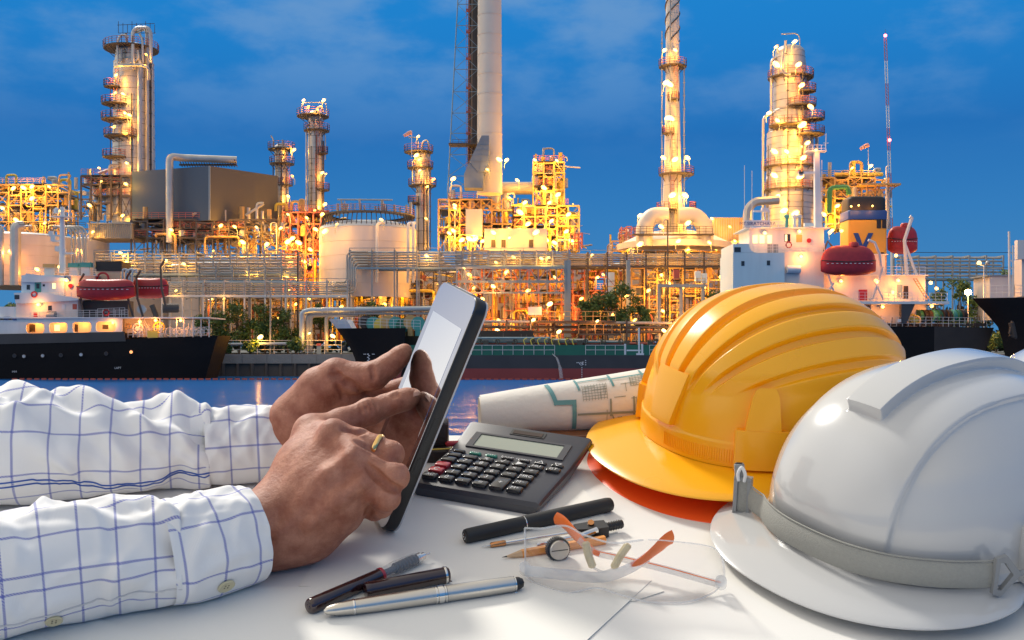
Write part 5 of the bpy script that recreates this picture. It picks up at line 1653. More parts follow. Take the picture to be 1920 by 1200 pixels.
for u in (1836, 1852):
    b = MB(); b.lathe([(.01, -.35), (.4, -.3), (.45, .1), (.2, .4), (.01, .45)], 12, Matrix.Translation(P(u, 493, 210))); b.cyl(P(u, 496, 210), P(1845, 499, 210), .06, n=4); b.build('lamp_head', m_winlit if u < 1840 else m_steel, t)
t = thing('bright_floodlight', 'brightest orange lamp on thin stand between the right hulls', 'lamp', P(1815, 610, 214))
b = MB(); b.cyl(P(1815, 620, 214), P(1815, 552, 214), .09, n=6); b.build('stand', m_wrail, t)
b = MB(); b.lathe([(.01, -.6), (.5, -.4), (.65, 0), (.5, .4), (.01, .6)], 14, Matrix.Translation(P(1815, 548, 213.6))); b.build('lamp_head', emis('bright orange lamp', (1, .6, .2), 60), t)
light(P(1815, 548, 212.4), 5000, t, ORANGE, .5)
b = MB()
for v0, v1 in ((473, 476), (500, 504)):
    b.tube([P(1690, v0, 214), P(1810, v0 + 1, 214), P(1990, v1 - 3, 214)], .07, 4)
o = b.build('power_cable', m_soot); tag(o, 'two dark cables strung across the sky at right', 'cables')
# ================================================================== desk and what lies on it
m_desk = pm('white desk laminate', (0.85, 0.83, 0.785), 0.42, 0, 0.025, 1.2, 0.02, 400)
m_paper = pm('paper', (0.86, 0.835, 0.77), 0.75, 0, 0.02, 3, 0.03, 300)
m_paper2 = pm('cool paper', (0.82, 0.82, 0.82), 0.75, 0, 0.02, 3, 0.03, 300)
m_black = pm('black plastic', (0.016, 0.016, 0.018), 0.42, 0, 0.15, 60, 0.05, 900)
m_chrome = pm('chrome', (0.75, 0.73, 0.70), 0.12, 1.0, 0.05, 20)
m_silver = pm('satin silver', (0.62, 0.59, 0.54), 0.30, 1.0, 0.05, 40)

dk_t = thing('desk', 'white desk top tilted towards the viewer, papers and helmets on it', 'desk', tuple(MD @ V((0, 0, 0))))
b = MB(); b.rbox((-1.0, -0.36, -0.028), (1.1, dk(870, 815).y, 0.0), 0.004, M=MD); b.build('desktop', m_desk, dk_t, smooth=False)
FLOOR = CAMZ - 1.15
for x in (-.92, 1.02):
    for y in (-.30, .19):
        p = MD @ V((x, y, -.028))
        b = MB(); b.cbox((p.x, p.y, (p.z + FLOOR) / 2), (.05, .05, p.z - FLOOR)); b.build('leg', m_steel, dk_t)
b = MB(); b.box((-4, -4, FLOOR - .25), (4, 1.25, FLOOR)); struct(b.build('terrace_floor', m_conc))


def sheet(name, pts, h, mat, label, gap=.0003):
    vs = [dk(u, v) for u, v in pts]
    b = MB(); b.prism([(p.x, p.y) for p in vs], h, h + gap, 'z')
    o = deskify(b.build(name, mat, smooth=False), (vs[0].x, vs[0].y, 0)); tag(o, label, 'paper sheet', 'paper sheets on the desk')
    return o


sheet('paper_sheet', [(60, 1112), (1222, 1090), (1060, 1240), (-80, 1240)], .0008, m_paper, 'largest cream sheet of paper under the pens')
sheet('paper_sheet', [(-60, 1140), (180, 1163), (470, 1250), (-60, 1260)], .0016, m_paper, 'small cream sheet at the bottom left by the shirt cuff')
sheet('paper_sheet', [(690, 905), (1080, 900), (1245, 1110), (1190, 1128), (560, 1100)], .0004, m_paper, 'cream sheet under the calculator and drawing compass')

# ------------------------------------------------------------------ helmets
def sm(x, a, b):
    t = np.clip((x - a) / (b - a), 0, 1)
    return t * t * (3 - 2 * t)


def plastic(name, col, rough, coat=0.6, sss=0.0, bump=.015):
    m = pm(name, col, rough, 0, .035, 6, bump, 700, coat)
    return m


def helmet_pt(a, bb, H, e, al, be):
    cb, sb = np.cos(be), np.abs(np.sin(be))
    x = a * np.sign(cb) * np.abs(cb) ** e
    r = sb ** e
    sa, ca = np.sin(al), np.abs(np.cos(al))
    return np.stack([x, bb * r * np.sign(sa) * np.abs(sa) ** e, H * r * ca ** e], -1)


def helmet_shell(a, bb, H, e, disp, na=460, nb=220, alpha=None):
    al = np.linspace(-PI / 2, PI / 2, na) if alpha is None else alpha
    be = np.linspace(.0006, PI - .0006, nb)
    A, B = np.meshgrid(al, be, indexing='ij')
    p = helmet_pt(a, bb, H, e, A, B)
    n = p / np.array([a * a, bb * bb, H * H])
    n /= np.linalg.norm(n, axis=-1, keepdims=True)
    d = disp(A, B, p)
    return p + n * d[..., None], n


def brim_rows(a, bb, e, width, drop, n=180, th=.0026, z0=0.0, inner=-.003):
    rows = []
    for i in range(n):
        f_ = 2 * PI * i / n
        c, s = cos(f_), sin(f_)
        rx = a * math.copysign(abs(c) ** e, c); ry = bb * math.copysign(abs(s) ** e, s)
        nx, ny = c / a, s / bb
        l = math.hypot(nx, ny); nx /= l; ny /= l
        w = width(f_); dz = drop(f_)
        row = []
        for k in range(7):
            t = k / 6
            row.append((rx + nx * (inner + (w - inner) * t), ry + ny * (inner + (w - inner) * t), z0 - dz * t ** 1.4))
        ex, ey = rx + nx * w, ry + ny * w
        row.append((ex + nx * .0012, ey + ny * .0012, z0 - dz - th * .35))
        row.append((ex + nx * .0010, ey + ny * .0010, z0 - dz - th * .8))
        for k in (5, 3, 0):
            t = k / 6
            row.append((rx + nx * (inner + (w - inner) * t), ry + ny * (inner + (w - inner) * t), z0 - dz * t ** 1.4 - th))
        rows.append(row)
    rows.append(rows[0])
    return rows


def helmet(name, base, rimz, yaw, a, bb, H, e, mat, disp, width, drop, label, alpha=None):
    ML = Matrix.Translation((base[0], base[1], rimz)) @ Matrix.Rotation(rad(yaw), 4, 'Z')
    t = thing(name, label, 'hard hat', (base[0], base[1], 0), 'hard hats', desk=True)
    g, n = helmet_shell(a, bb, H, e, disp, alpha=alpha)
    b = MB(); b.grid([[tuple(p) for p in r] for r in g], M=ML)
    # inner skin so that the dome has thickness
    gi = helmet_pt(a - .003, bb - .003, H - .003, e, *np.meshgrid(np.linspace(-PI / 2, PI / 2, 40), np.linspace(.02, PI - .02, 40), indexing='ij'))
    b.build('shell', mat, t, angle=50)
    b = MB(); b.grid([[tuple(p) for p in r] for r in gi], M=ML); b.build('liner', mat, t)
    b = MB(); b.grid(brim_rows(a, bb, e, width, drop), M=ML); b.build('brim', mat, t, angle=45)
    return t, ML


def on_shell(a, bb, H, e, al, be, off=0.0):
    p = helmet_pt(a, bb, H, e, np.array(al), np.array(be))
    n = p / np.array([a * a, bb * bb, H * H]); n /= np.linalg.norm(n)
    return V(tuple(p + n * off)), V(tuple(n))


def shell_patch(ML, a, bb, H, e, outline, off0, off1, t, name, mat, bev=.0012):
    """raised plate on the shell: outline in (lateral m, height m) around the azimuth direction; list of rows"""
    pass


m_yhat = plastic('yellow helmet plastic', (0.98, 0.44, 0.005), 0.28, .15)
m_rhat = plastic('red helmet plastic', (1.0, 0.11, 0.02), 0.26, .2)
m_what = plastic('white helmet plastic', (0.52, 0.522, 0.522), 0.18, .7)
m_yhat.node_tree.nodes['Principled BSDF'].inputs['Subsurface Weight'].default_value = .06
m_yhat.node_tree.nodes['Principled BSDF'].inputs['Subsurface Radius'].default_value = (.012, .006, .001)

# --- yellow
YA, YBB, YH, YE = .128, .105, .130, .86
yb = dk(1448, 856); YRIM = .032


def ydisp(A, B, p):
    al = np.degrees(A)
    d = np.zeros_like(al)
    for c in (-62, -47, -31.5, -16, 0, 16, 31.5, 47, 62):
        d += .0060 * sm(np.abs(al - c), 6.1, 4.4) * (1 if abs(c) < 60 else .8)
    z = p[..., 2] / YH
    fr = sm(p[..., 0], .03, .12)
    lo = .40 + .06 * (np.abs(al) / 56) ** 2
    d *= sm(z, lo, lo + .16) * sm(np.degrees(B), 8, 24) * sm(180 - np.degrees(B), 10, 30)
    az = np.degrees(np.arctan2(p[..., 1], p[..., 0]))
    d += .0016 * sm(z, .17, .155)
    return d


def wy(f_):
    c = cos(f_)
    return .010 + .045 * max(0, (c - .12) / .88) ** .62 if c > .12 else .010


def dyel(f_):
    c = cos(f_)
    return .004 + .008 * max(0, c)


yel, ML = helmet('hard_hat', (yb.x, yb.y), YRIM, 206, YA, YBB, YH, YE, m_yhat, ydisp, wy, dyel, 'yellow ribbed hard hat lying on the red one')


def plate(ML, par, az, poly, H0, off, name, mat, t, res=14, params=None):
    """raised plate conforming to the shell. poly: list of (z fraction, half width m) from bottom to top; az in degrees (+ = left of the front)"""
    a, bb, H, e = params
    rows = []
    b = MB()
    def pt(zf, lat, o):
        # find the shell point in the vertical plane around az at height zf*H, shifted sideways by lat
        k = max(0.0, 1 - zf ** (2 / e)) ** (e / 2)
        an = rad(az)
        # shift the azimuth by lat / radius
        R = math.hypot(a * cos(an), bb * sin(an)) * max(k, .05)
        an2 = an + lat / R
        c, s = cos(an2), sin(an2)
        q = (abs(c / a) ** (2 / e) + abs(s / bb) ** (2 / e)) ** (-e / 2) * k
        p = V((q * c, q * s, zf * H))
        n = V((p.x / a ** 2, p.y / bb ** 2, p.z / H ** 2)).normalized()
        return p + n * o
    m = len(poly)
    rws = []
    for i in range(m):
        zf, hw = poly[i]
        row = [pt(zf, -hw, -.002), pt(zf, -hw, off * .8)]
        for k in range(res + 1):
            row.append(pt(zf, (-1 + 2 * k / res) * hw * .97, off))
        row += [pt(zf, hw, off * .8), pt(zf, hw, -.002)]
        rws.append(row)
    first = [p - (rws[0][j] - pt(poly[0][0], 0, 0)) * 0 for j, p in enumerate(rws[0])]
    lo = [pt(poly[0][0], (-1 + 2 * k / (res + 4)) * poly[0][1], -.002) for k in range(res + 5)]
    hi = [pt(poly[-1][0], (-1 + 2 * k / (res + 4)) * poly[-1][1], -.002) for k in range(res + 5)]
    b.grid([lo] + rws + [hi], M=ML)
    return b.build(name, mat, t, angle=40)


YP = (YA, YBB, YH, YE)
plate(ML, None, 0, [(.185, .014), (.22, .0145), (.50, .0205), (.53, .0205)], YH, .0062, 'front_badge', m_yhat, yel, params=YP)
for s in (-1, 1):
    az = 45 * s
    plate(ML, None, az, [(.01, .021), (.25, .021), (.26, .0205)], YH, .0085, 'accessory_slot', m_yhat, yel, params=YP)
    plate(ML, None, az, [(.255, .014), (.30, .0135), (.46, .0105), (.50, .0085), (.52, .006)], YH, .0078, 'slot_rib', m_yhat, yel, params=YP)

b = MB()
for k in range(34):
    an = rad(2 + k * 1.0)
    c, s_n = cos(an), sin(an)
    pts = []
    for zf in (.03, .06, .09, .12):
        kk = (1 - zf ** (2 / YE)) ** (YE / 2)
        q = (abs(c / YA) ** (2 / YE) + abs(s_n / YBB) ** (2 / YE)) ** (-YE / 2) * kk + .0018
        pts.append(ML @ V((q * c, q * s_n, zf * YH)))
    b.tube(pts, .00055, 5)
o = b.build('grip_ribs', m_yhat, yel); o['kind'] = 'stuff'

# --- red, nested underneath
def rdisp(A, B, p):
    return np.zeros_like(A)


red, MLR = helmet('hard_hat', (yb.x - .002, yb.y - .004), .0115, 206, YA - .006, YBB - .006, YH - .004, YE, m_rhat, rdisp, lambda f_: wy(f_) + .004, dyel, 'orange red hard hat showing only its brim under the yellow one')

# --- white
WA, WBB, WH, WE = .132, .107, .117, .83
wb = dk(1742, 1010); WRIM = .021


def wdisp(A, B, p):
    al = np.degrees(A); be = np.degrees(B)
    lat = np.abs(p[..., 1])
    band = sm(lat, .0150, .0132)
    d = .0092 * band * sm(be, 52.0, 53.6) * sm(180 - be, 15, 20)
    step = sm(lat, .0545, .0510) * sm(180 - be, 10, 25)
    z = p[..., 2] / WH
    d += .0050 * step * sm(z, .10, .32)
    d += .0020 * sm(z, .055, .04)
    return d


def ww(f_):
    c = cos(f_)
    return .009 + .041 * max(0, (c - .3) / .7) ** .6 if c > .3 else .009


al = np.unique(np.concatenate([np.linspace(-90, 90, 300), np.linspace(-11, -3, 60), np.linspace(3, 11, 60), np.linspace(-38, -32, 26), np.linspace(32, 38, 26)]))
whi, MLW = helmet('hard_hat', (wb.x, wb.y), WRIM, 212, WA, WBB, WH, WE, m_what, wdisp, ww, lambda f_: .002 + .009 * max(0, cos(f_)), 'white hard hat with raised centre ridge and grey strap in the right corner', alpha=np.radians(al))
WP = (WA, WBB, WH, WE)
for s in (-1, 1):
    plate(MLW, None, 80 * s, [(.01, .026), (.20, .026), (.32, .024), (.34, .022)], WH, .009, 'accessory_slot', m_what, whi, params=WP)
# strap
m_strap = pm('grey webbing', (0.30, 0.30, 0.275), .8, 0, .12, 500, .5, 900)
m_buckle = pm('grey buckle plastic', (0.24, 0.25, 0.26), .35, 0, .05, 60)
rows = []
for i in range(61):
    f_ = rad(-43 + i * 105 / 60)
    c, s = cos(f_), sin(f_)
    k = i / 60
    off = .006 + .003 * sin(PI * k) + .012 * max(0, .12 - k) / .12 + .004 * max(0, k - .8) * 5
    rx = WA * math.copysign(abs(c) ** WE, c); ry = WBB * math.copysign(abs(s) ** WE, s)
    l = math.hypot(c / WA, s / WBB); nx, ny = c / WA / l, s / WBB / l
    zc = .0100 + .003 * k
    x, y = rx + nx * off, ry + ny * off
    hw = .0092
    rows.append([(x, y, zc - hw), (x + nx * .0008, y + ny * .0008, zc - hw + .0012), (x + nx * .0013, y + ny * .0013, zc), (x + nx * .0008 - nx * .001, y + ny * .0008 - ny * .001, zc + hw - .0012), (x - nx * .001, y - ny * .001, zc + hw), (x - nx * .003, y - ny * .003, zc)])
b = MB(); b.grid(rows, closed_u=True, M=MLW); b.build('strap', m_strap, whi)
b = MB()   # thin cord line above the strap
b.tube([MLW @ V((r[4][0], r[4][1], r[4][2] + .0012)) for r in rows], .0007, 6); b.build('strap_edge', m_strap, whi)
# end buckle (triangle) at the right end and slide buckle at the left end
def frame_at(i):
    p = MLW @ V(rows[i][2]); q = MLW @ V(rows[i - 1][2] if i else rows[0][2]); r = MLW @ V(rows[i + 1][2] if i < 60 else rows[60][2])
    tt = (r - q).normalized(); up = V((0, 0, 1)); nn = tt.cross(up).normalized()
    return p, tt, nn
p, tt, nn = frame_at(60)
up = V((0, 0, 1))
b = MB()
tri = [(-.003, -.0125), (.003, -.0145), (.0165, .001), (.0045, .0155), (-.003, .0135)]
inn = [(.000, -.0095), (.003, -.0098), (.0105, .001), (.0035, .0105), (.000, .0105)]
for d0 in (-.0016, .0022):
    pass
n5 = len(tri)
vs = []
for d_ in (-.0012, .0026):
    for x, z in tri: vs.append(p + tt * x + up * z + nn * d_)
    for x, z in inn: vs.append(p + tt * x + up * z + nn * d_)
fs = []
for k in range(n5):
    k2 = (k + 1) % n5
    fs += [(k, k2, n5 + k2, n5 + k), (2 * n5 + k, 3 * n5 + k, 3 * n5 + k2, 2 * n5 + k2), (k, 2 * n5 + k, 2 * n5 + k2, k2), (n5 + k, n5 + k2, 3 * n5 + k2, 3 * n5 + k)]
b.add(vs, fs); b.build('end_buckle', m_buckle, whi)
b = MB(); b.tube(bez([p + tt * .013, p + tt * .022 + up * .002, p + tt * .030 + up * .006 - nn * .0 , p + tt * .034 + up * .004], 5), .0022, 8); b.build('hook', m_buckle, whi)
p, tt, nn = frame_at(0)
b = MB()
bx, by = V((.88, -.47, 0)), V((.47, .88, 0))
p = p + V((-.002, -.003, .0))
Mb = Matrix(((bx.x, by.x, up.x, p.x), (bx.y, by.y, up.y, p.y), (bx.z, by.z, up.z, p.z), (0, 0, 0, 1)))
for (x0, x1, z0, z1) in ((-.007, -.004, -.014, .014), (.004, .007, -.014, .014), (-.007, .007, -.0165, -.0135), (-.007, .007, .0135, .0165)):
    b.box((x0, -.003, z0), (x1, .003, z1), Mb)
b.build('slide_buckle', m_buckle, whi)
b = MB(); b.box((-.004, -.0015, -.0135), (.004, .001, .0135), Mb); b.build('strap_fold', m_strap, whi)
b = MB()
b.rbox((-.0050, -.0025, .0165), (.0035, .0025, .0275), .0025, Mb @ Matrix.Rotation(rad(-8), 4, 'Y')); b.build('clip', m_buckle, whi)
b = MB(); b.tube(bez([Mb @ V((-.003, -.0035, .0135)), Mb @ V((-.0035, -.0045, .020)), Mb @ V((-.001, -.0045, .0255)), Mb @ V((.002, -.004, .020)), Mb @ V((.0015, -.0035, .0135))], 5), .0014, 7); b.build('strap_loop', m_letter, whi)
# rear end of a second white hat peeping in at the right edge
wb2 = dk(2052, 930)
def wd2(A, B, p):
    return np.zeros_like(A)
helmet('hard_hat', (wb2.x, wb2.y), .016, 250, .142, .113, .118, WE, m_what, wd2, ww, lambda f_: .004 + .012 * max(0, cos(f_)), 'second white hard hat mostly cut off by the right edge')

# ------------------------------------------------------------------ calculator
m_calc = pm('charcoal calculator case', (0.055, 0.056, 0.068), 0.33, 0, .08, 30, .03, 1200)
m_key = pm('black key', (0.020, 0.020, 0.022), 0.22, 0, .1, 40, 0, 1, .3)
m_keyr = pm('red key', (0.45, 0.03, 0.045), 0.25, 0, .08, 40, 0, 1, .3)
m_keyg = pm('green key', (0.02, 0.25, 0.17), 0.25, 0, .08, 40, 0, 1, .3)
m_lcd = pm('grey green display', (0.36, 0.40, 0.33), 0.12, 0, .04, 20, 0, 1, .5)
m_solar = pm('solar cell', (0.05, 0.03, 0.025), 0.1, 0, .3, 200)
m_ink = pm('white key print', (0.78, 0.78, 0.76), .5)
m_inkd = pm('dark print', (0.03, 0.03, 0.03), .5)
cw, cd_ = .122, .132
cyaw = rad(-23)
FR = V((.0225, .0315, 0))
MC = Matrix.Translation(FR) @ Matrix.Rotation(cyaw, 4, 'Z') @ Matrix.Translation((-cw, 0, 0))   # origin front left corner, x right, y back
cal = thing('calculator', 'charcoal desk calculator with slanted display between tablet and yellow helmet', 'calculator', tuple(FR), desk=True)
YK = .080   # where the display wedge begins
def ctop(y):
    return .0125 + .004 * y / YK if y < YK else .0165 + (y - YK) / (cd_ - YK) * .0115
b = MB()
prof = []
rows = []
def crow(y, inset, grow=0):
    z = ctop(y)
    x0, x1 = -grow, cw + grow
    zl = .004 if y < YK else .004 + (y - YK) / (cd_ - YK) * .015
    return [(x0 + .006, y, zl - .003), (x0 + .001, y, zl + .001), (x0, y, z - .004), (x0 + .0012, y, z - .0012), (x0 + .004, y, z), (x1 - .004, y, z), (x1 - .0012, y, z - .0012), (x1, y, z - .004), (x1 - .001, y, zl + .001), (x1 - .006, y, zl - .003)]
ys = [.0, .003, .010, .03, .055, YK, .092, .110, .125, cd_ - .003, cd_]
for i, y in enumerate(ys):
    g_ = .0 + (.003 * max(0, (y - YK) / (cd_ - YK)))
    r = crow(y, 0, g_)
    if i in (0, len(ys) - 1):
        r = [(cw / 2 + (x - cw / 2) * .985, yy, z - (.0045 if z > ctop(y) - .003 else 0)) for x, yy, z in r]
    if i == 1:
        r = [(x, yy, z - (.0012 if z > ctop(y) - .003 else 0)) for x, yy, z in r]
    rows.append(r)
b.grid(rows, closed_u=True, M=MC)
b.add(rows[0], [tuple(range(10))], MC); b.add(rows[-1], [tuple(reversed(range(10)))], MC)
b.build('case', m_calc, cal, angle=28)
def face(y):   # matrix on the top face at depth y
    sl = math.atan2(.004, YK) if y < YK else math.atan2(.0115, cd_ - YK)
    return sl
def onface(x, y, lift=0):
    return MC @ Matrix.Translation((x, y, ctop(y))) @ Matrix.Rotation(face(y), 4, 'X') @ Matrix.Translation((0, 0, lift))
# display window and solar panel
Mf = onface(cw / 2, .099)
b = MB()
for (x0, x1, y0, y1) in ((-.048, .050, -.013, -.0105), (-.048, .050, .0105, .013), (-.048, -.0415, -.0105, .0105), (.0435, .050, -.0105, .0105)):
    b.box((x0, y0, -.002), (x1, y1, .0012), Mf)
b.build('display_bezel', m_calc, cal)
b = MB(); b.box((-.0415, -.0105, -.002), (.0435, .0105, .0004), Mf); b.build('display', m_lcd, cal)
Mf = onface(cw / 2, .121)
b = MB(); b.box((-.0155, -.0045, -.002), (.0195, .0045, .0006), Mf); b.build('solar_window', m_black, cal)
b = MB(); b.box((-.013, -.0028, -.001), (.017, .0028, .0010), Mf); b.build('solar_cell', m_solar, cal)
# keys
lay = [
    (['', 'TAX-', 'TAX+', 'ROUND', 'CORRECT', '\u25b3', '\u25bd'], .0745, .0052),
    (['', '', '%', '\u221a', '\u25b6', 'MU', 'GT'], .0640, .0066),
    (['', '7', '8', '9', '\u00d7', '\u00f7', ''], .0520, .0076),
    (['', '4', '5', '6', '\u2212', 'MRC', ''], .0395, .0076),
    (['C', '1', '2', '3', '+', 'M\u2212', ''], .0270, .0076),
    (['AC', '0', '.', '=', '', 'M+', ''], .0145, .0076)]
def key(x, y, w, d, s, mat, kb=None, hh=.0034):
    M = onface(x, y)
    b = MB(); b.rbox((-w / 2, -d / 2, -.0005), (w / 2, d / 2, hh), .0016, M)
    k = b.build('key', mat, cal)
    if s:
        text_mesh('key_print', s, .0078 if len(s) < 2 else .0058 if len(s) < 4 else .0034, M @ Matrix.Translation((0, 0, hh + .0001)), m_ink, k)
    return k


kw, kp = .0134, .0163
for r, (names, y, d) in enumerate(lay):
    for c_, s in enumerate(names):
        x = .0125 + c_ * kp
        if r == 0:
            key(x, y, .0118, .0048, s, m_keyg if c_ in (1, 2) else m_key, hh=.0022)
        elif r == 1:
            key(x, y, kw, .0074, s, m_key, hh=.0028)
        elif c_ == 6 and s == '':
            continue
        elif r == 5 and c_ == 4:
            continue
        elif r == 4 and c_ == 4:
            key(x, (.0270 + .0145) / 2, kw, .0215, '+', m_key)
        else:
            key(x, y, kw, .0090, s, m_keyr if (c_ == 0 and r in (3, 4)) else m_key)

# ------------------------------------------------------------------ things behind the calculator
m_wood = pm('brown wood', (0.17, 0.065, 0.025), .45, 0, .3, 6, .1, 60, .2, stretch=(1, 12, 12))
p0, p1 = dk(985, 838), dk(1235, 845)
b = MB(); b.rbox((p0.x, p0.y, 0), (p1.x, p0.y + .045, .012), .002)
o = deskify(b.build('wooden_board', m_wood), (p0.x, p0.y, 0)); tag(o, 'brown wooden board under the rolled blueprint', 'board')
m_leather = pm('dark leather', (0.022, 0.014, 0.011), .5, 0, .25, 30, .25, 260)
cs = thing('leather_case', 'dark leather case with red and yellow trim behind the tablet', 'case', tuple(dk(815, 868)), desk=True)
c0 = dk(842, 868)
b = MB(); b.rbox((c0.x - .055, c0.y, 0), (c0.x, c0.y + .03, .012), .003); b.build('case_base', m_leather, cs)
b = MB(); b.rbox((c0.x - .055, c0.y + .012, .0125), (c0.x - .0015, c0.y + .032, .036), .004); b.build('case_body', m_leather, cs)
b = MB(); b.tube(bez([(c0.x - .03, c0.y - .0015, .0135), (c0.x - .01, c0.y - .0015, .0145), (c0.x + .001, c0.y + .002, .014), (c0.x + .002, c0.y + .012, .012)], 8), .0007, 6); b.build('yellow_piping', m_yel, cs)
b = MB(); b.lathe([(.0005, 0), (.0028, .002), (.003, .012), (.0012, .019), (.0004, .021)], 12, Matrix.Translation((c0.x - .004, c0.y + .008, .0165)) @ Matrix.Rotation(PI / 2, 4, 'Y')); b.build('red_tab', m_keyr, cs)

# ------------------------------------------------------------------ blueprint roll
m_bp = pm('blueprint paper', (0.74, 0.70, 0.63), .7, 0, .06, 10, .1, 120)
m_bpi = pm('blueprint inside', (0.80, 0.58, 0.30), .8, 0, .1, 10)
m_teal_ink = pm('teal plan ink', (0.12, 0.30, 0.31), .7)
m_grey_ink = pm('grey plan ink', (0.25, 0.27, 0.22), .7)
ra, rb_ = .0220, .0435
xa, xb = dk(903, 806).x, .29
yroll = dk(905, 808).y - .018
rl = thing('blueprint_roll', 'rolled floor plan lying at the back of the desk', 'blueprint', (xa, yroll, 0), desk=True)
def rollpt(s, th, off=0.0):
    """s metres along, th angle (0 = towards the viewer, + = up)"""
    k = s / (xb - xa)
    r = ra + (rb_ - ra) * k + off
    zc = ra + (rb_ - ra) * k + .0125 * min(1, max(0, (s - .03) / .05)) * 0 + .0005
    return V((xa + s + .10 * r * cos(th), yroll + .10 * s - r * cos(th), zc + r * sin(th)))
nS, nT = 30, 96
rows = []
for i in range(nS + 1):
    s = (xb - xa) * i / nS
    row = []
    for k in range(nT + 1):
        th = -PI * .75 + 2 * PI * 2.3 * k / nT
        off = -.0022 * k / nT - .0045 * max(0, k / nT - .55)
        row.append(rollpt(s - .0022 * k / nT * (1 if i == 0 else 0), th, off + .0003 * sin(th * 3 + s * 40)))
    rows.append(row)
b = MB(); b.grid(rows); b.build('paper_roll', m_bp, rl, fix=False)
b = MB(); b.grid([[rollpt(s, th, -.0072) for th in [2 * PI * k / 40 for k in range(41)]] for s in (.002, .02, .1)]); b.build('inner_sheet', m_bpi, rl)


def planline(b, pts, w):
    """flat strip on the roll: pts in (s, th)"""
    for (s0, t0), (s1, t1) in zip(pts[:-1], pts[1:]):
        n = max(1, int(max(abs(t1 - t0) / .06, abs(s1 - s0) / .02)))
        L = math.hypot(s1 - s0, (t1 - t0) * .024)
        if L < 1e-6: continue
        ds, dt = (s1 - s0) / L, (t1 - t0) * .024 / L
        rws = []
        for i in range(n + 1):
            k = i / n; s = s0 + (s1 - s0) * k; th = t0 + (t1 - t0) * k
            ex = (-w / 2 if i == 0 else w / 2 if i == n else 0)
            s += ds * ex; th += dt * ex / .024
            rws.append([rollpt(s - dt * w / 2, th + ds * w / 2 / .024, .00045), rollpt(s + dt * w / 2, th - ds * w / 2 / .024, .00045)])
        b.grid(rws)


b = MB()
planline(b, [(.066, 1.45), (.073, .55), (.091, .5), (.091, -.45)], .0042)
for x in (.094, .128, .160):
    planline(b, [(x, 1.5), (x + .003, .95)], .0022)
planline(b, [(.094, 1.35), (.128, 1.35)], .0012); planline(b, [(.128, 1.25), (.2, 1.3)], .0014)
planline(b, [(.094, -.62), (.2, -.66)], .0016); planline(b, [(.166, 1.0), (.24, .95)], .0012)
b.build('plan_walls', m_teal_ink, rl, fix=False, smooth=False)
b = MB()
for x in (.127, .150, .168, .19, .21): planline(b, [(x, .45), (x, -.05)], .0018)
planline(b, [(.095, .05), (.15, .0)], .0018); planline(b, [(.15, .0), (.23, -.02)], .0018)
planline(b, [(.128, -.02), (.131, -.25)], .0012); planline(b, [(.168, -.1), (.168, -.4)], .0014)
rnd = random.Random(3)
for i in range(26):
    s0 = .096 + rnd.random() * .09; t0 = rnd.uniform(.1, 1.3)
    planline(b, [(s0, t0), (s0 + rnd.uniform(.004, .016), t0)] if i % 2 else [(s0, t0), (s0, t0 - rnd.uniform(.1, .4))], .0005)
for i in range(7):
    planline(b, [(.134 + i * .0035, -.12), (.134 + i * .0035, -.55)], .0005)
for i in range(7):
    planline(b, [(.134, -.14 - i * .06), (.156, -.14 - i * .06)], .0004)
for i in range(9):
    planline(b, [(.10 + i * .003, 1.1), (.10 + i * .003, .5)], .0004)
    planline(b, [(.148 + i * .003, 1.25), (.148 + i * .003, .85)], .0004)
for i in range(6):
    planline(b, [(.10, 1.05 - i * .1), (.124, 1.05 - i * .1)], .0004); planline(b, [(.148, 1.2 - i * .07), (.172, 1.2 - i * .07)], .0004)
b.build('plan_details', m_grey_ink, rl, fix=False, smooth=False)

# ------------------------------------------------------------------ pens
def axisM(p0, p1):
    p0, p1 = V(p0), V(p1)
    z = (p1 - p0); L = z.length; z.normalize()
    x = V((0, 0, 1)).cross(z).normalized(); y = z.cross(x)
    return Matrix(((x.x, y.x, z.x, p0.x), (x.y, y.y, z.y, p0.y), (x.z, y.z, z.z, p0.z), (0, 0, 0, 1))), L


def seg(t, M, prof, mat, name, n=28):
    b = MB(); b.lathe(prof, n, M); return b.build(name, mat, t)


# silver ball pen
a, c = dk(607, 1146, .0062), dk(983, 1092, .0062)
M, L = axisM(a, c)
t = thing('ballpoint_pen', 'silver ballpoint pen with clip and black end in the front', 'pen', (a.x, a.y, 0), 'pens on the desk', desk=True)
r = .0058
seg(t, M, [(.0012, 0), (.0028, .002), (.0042, .008), (.0050, .016), (.0053, .020)], m_silver, 'tip_cone')
seg(t, M, [(.0053, .020), (.0055, .0203), (.0055, .0212), (.0053, .0215)], m_chrome, 'tip_ring')
seg(t, M, [(.0053, .0216), (.0058, .040), (.0060, L * .54)], m_silver, 'barrel')
seg(t, M, [(.0060, L * .54), (.0064, L * .541), (.0064, L * .548), (.0058, L * .550), (.0058, L * .553), (.0066, L * .555), (.0066, L * .580), (.0058, L * .582), (.0058, L * .586), (.0064, L * .588), (.0064, L * .596), (.0060, L * .598)], m_chrome, 'centre_ring')
seg(t, M, [(.0060, L * .599), (.0060, L * .8), (.0056, L * .93), (.0054, L * .945)], m_silver, 'cap')
seg(t, M, [(.0055, L * .946), (.0055, L * .952), (.0048, L * .955)], m_chrome, 'end_ring')
seg(t, M, [(.0048, L * .955), (.0044, L * .975), (.003, L * .992), (.0002, L)], m_black, 'end_knob')
b = MB()
cl = [M @ V((.0, -.0070, L * .955)), M @ V((.0, -.0082, L * .93)), M @ V((.0, -.0078, L * .80)), M @ V((.0, -.0076, L * .72)), M @ V((.0, -.0066, L * .675))]
Mx = M @ Matrix.Rotation(rad(-25), 4, 'Z')
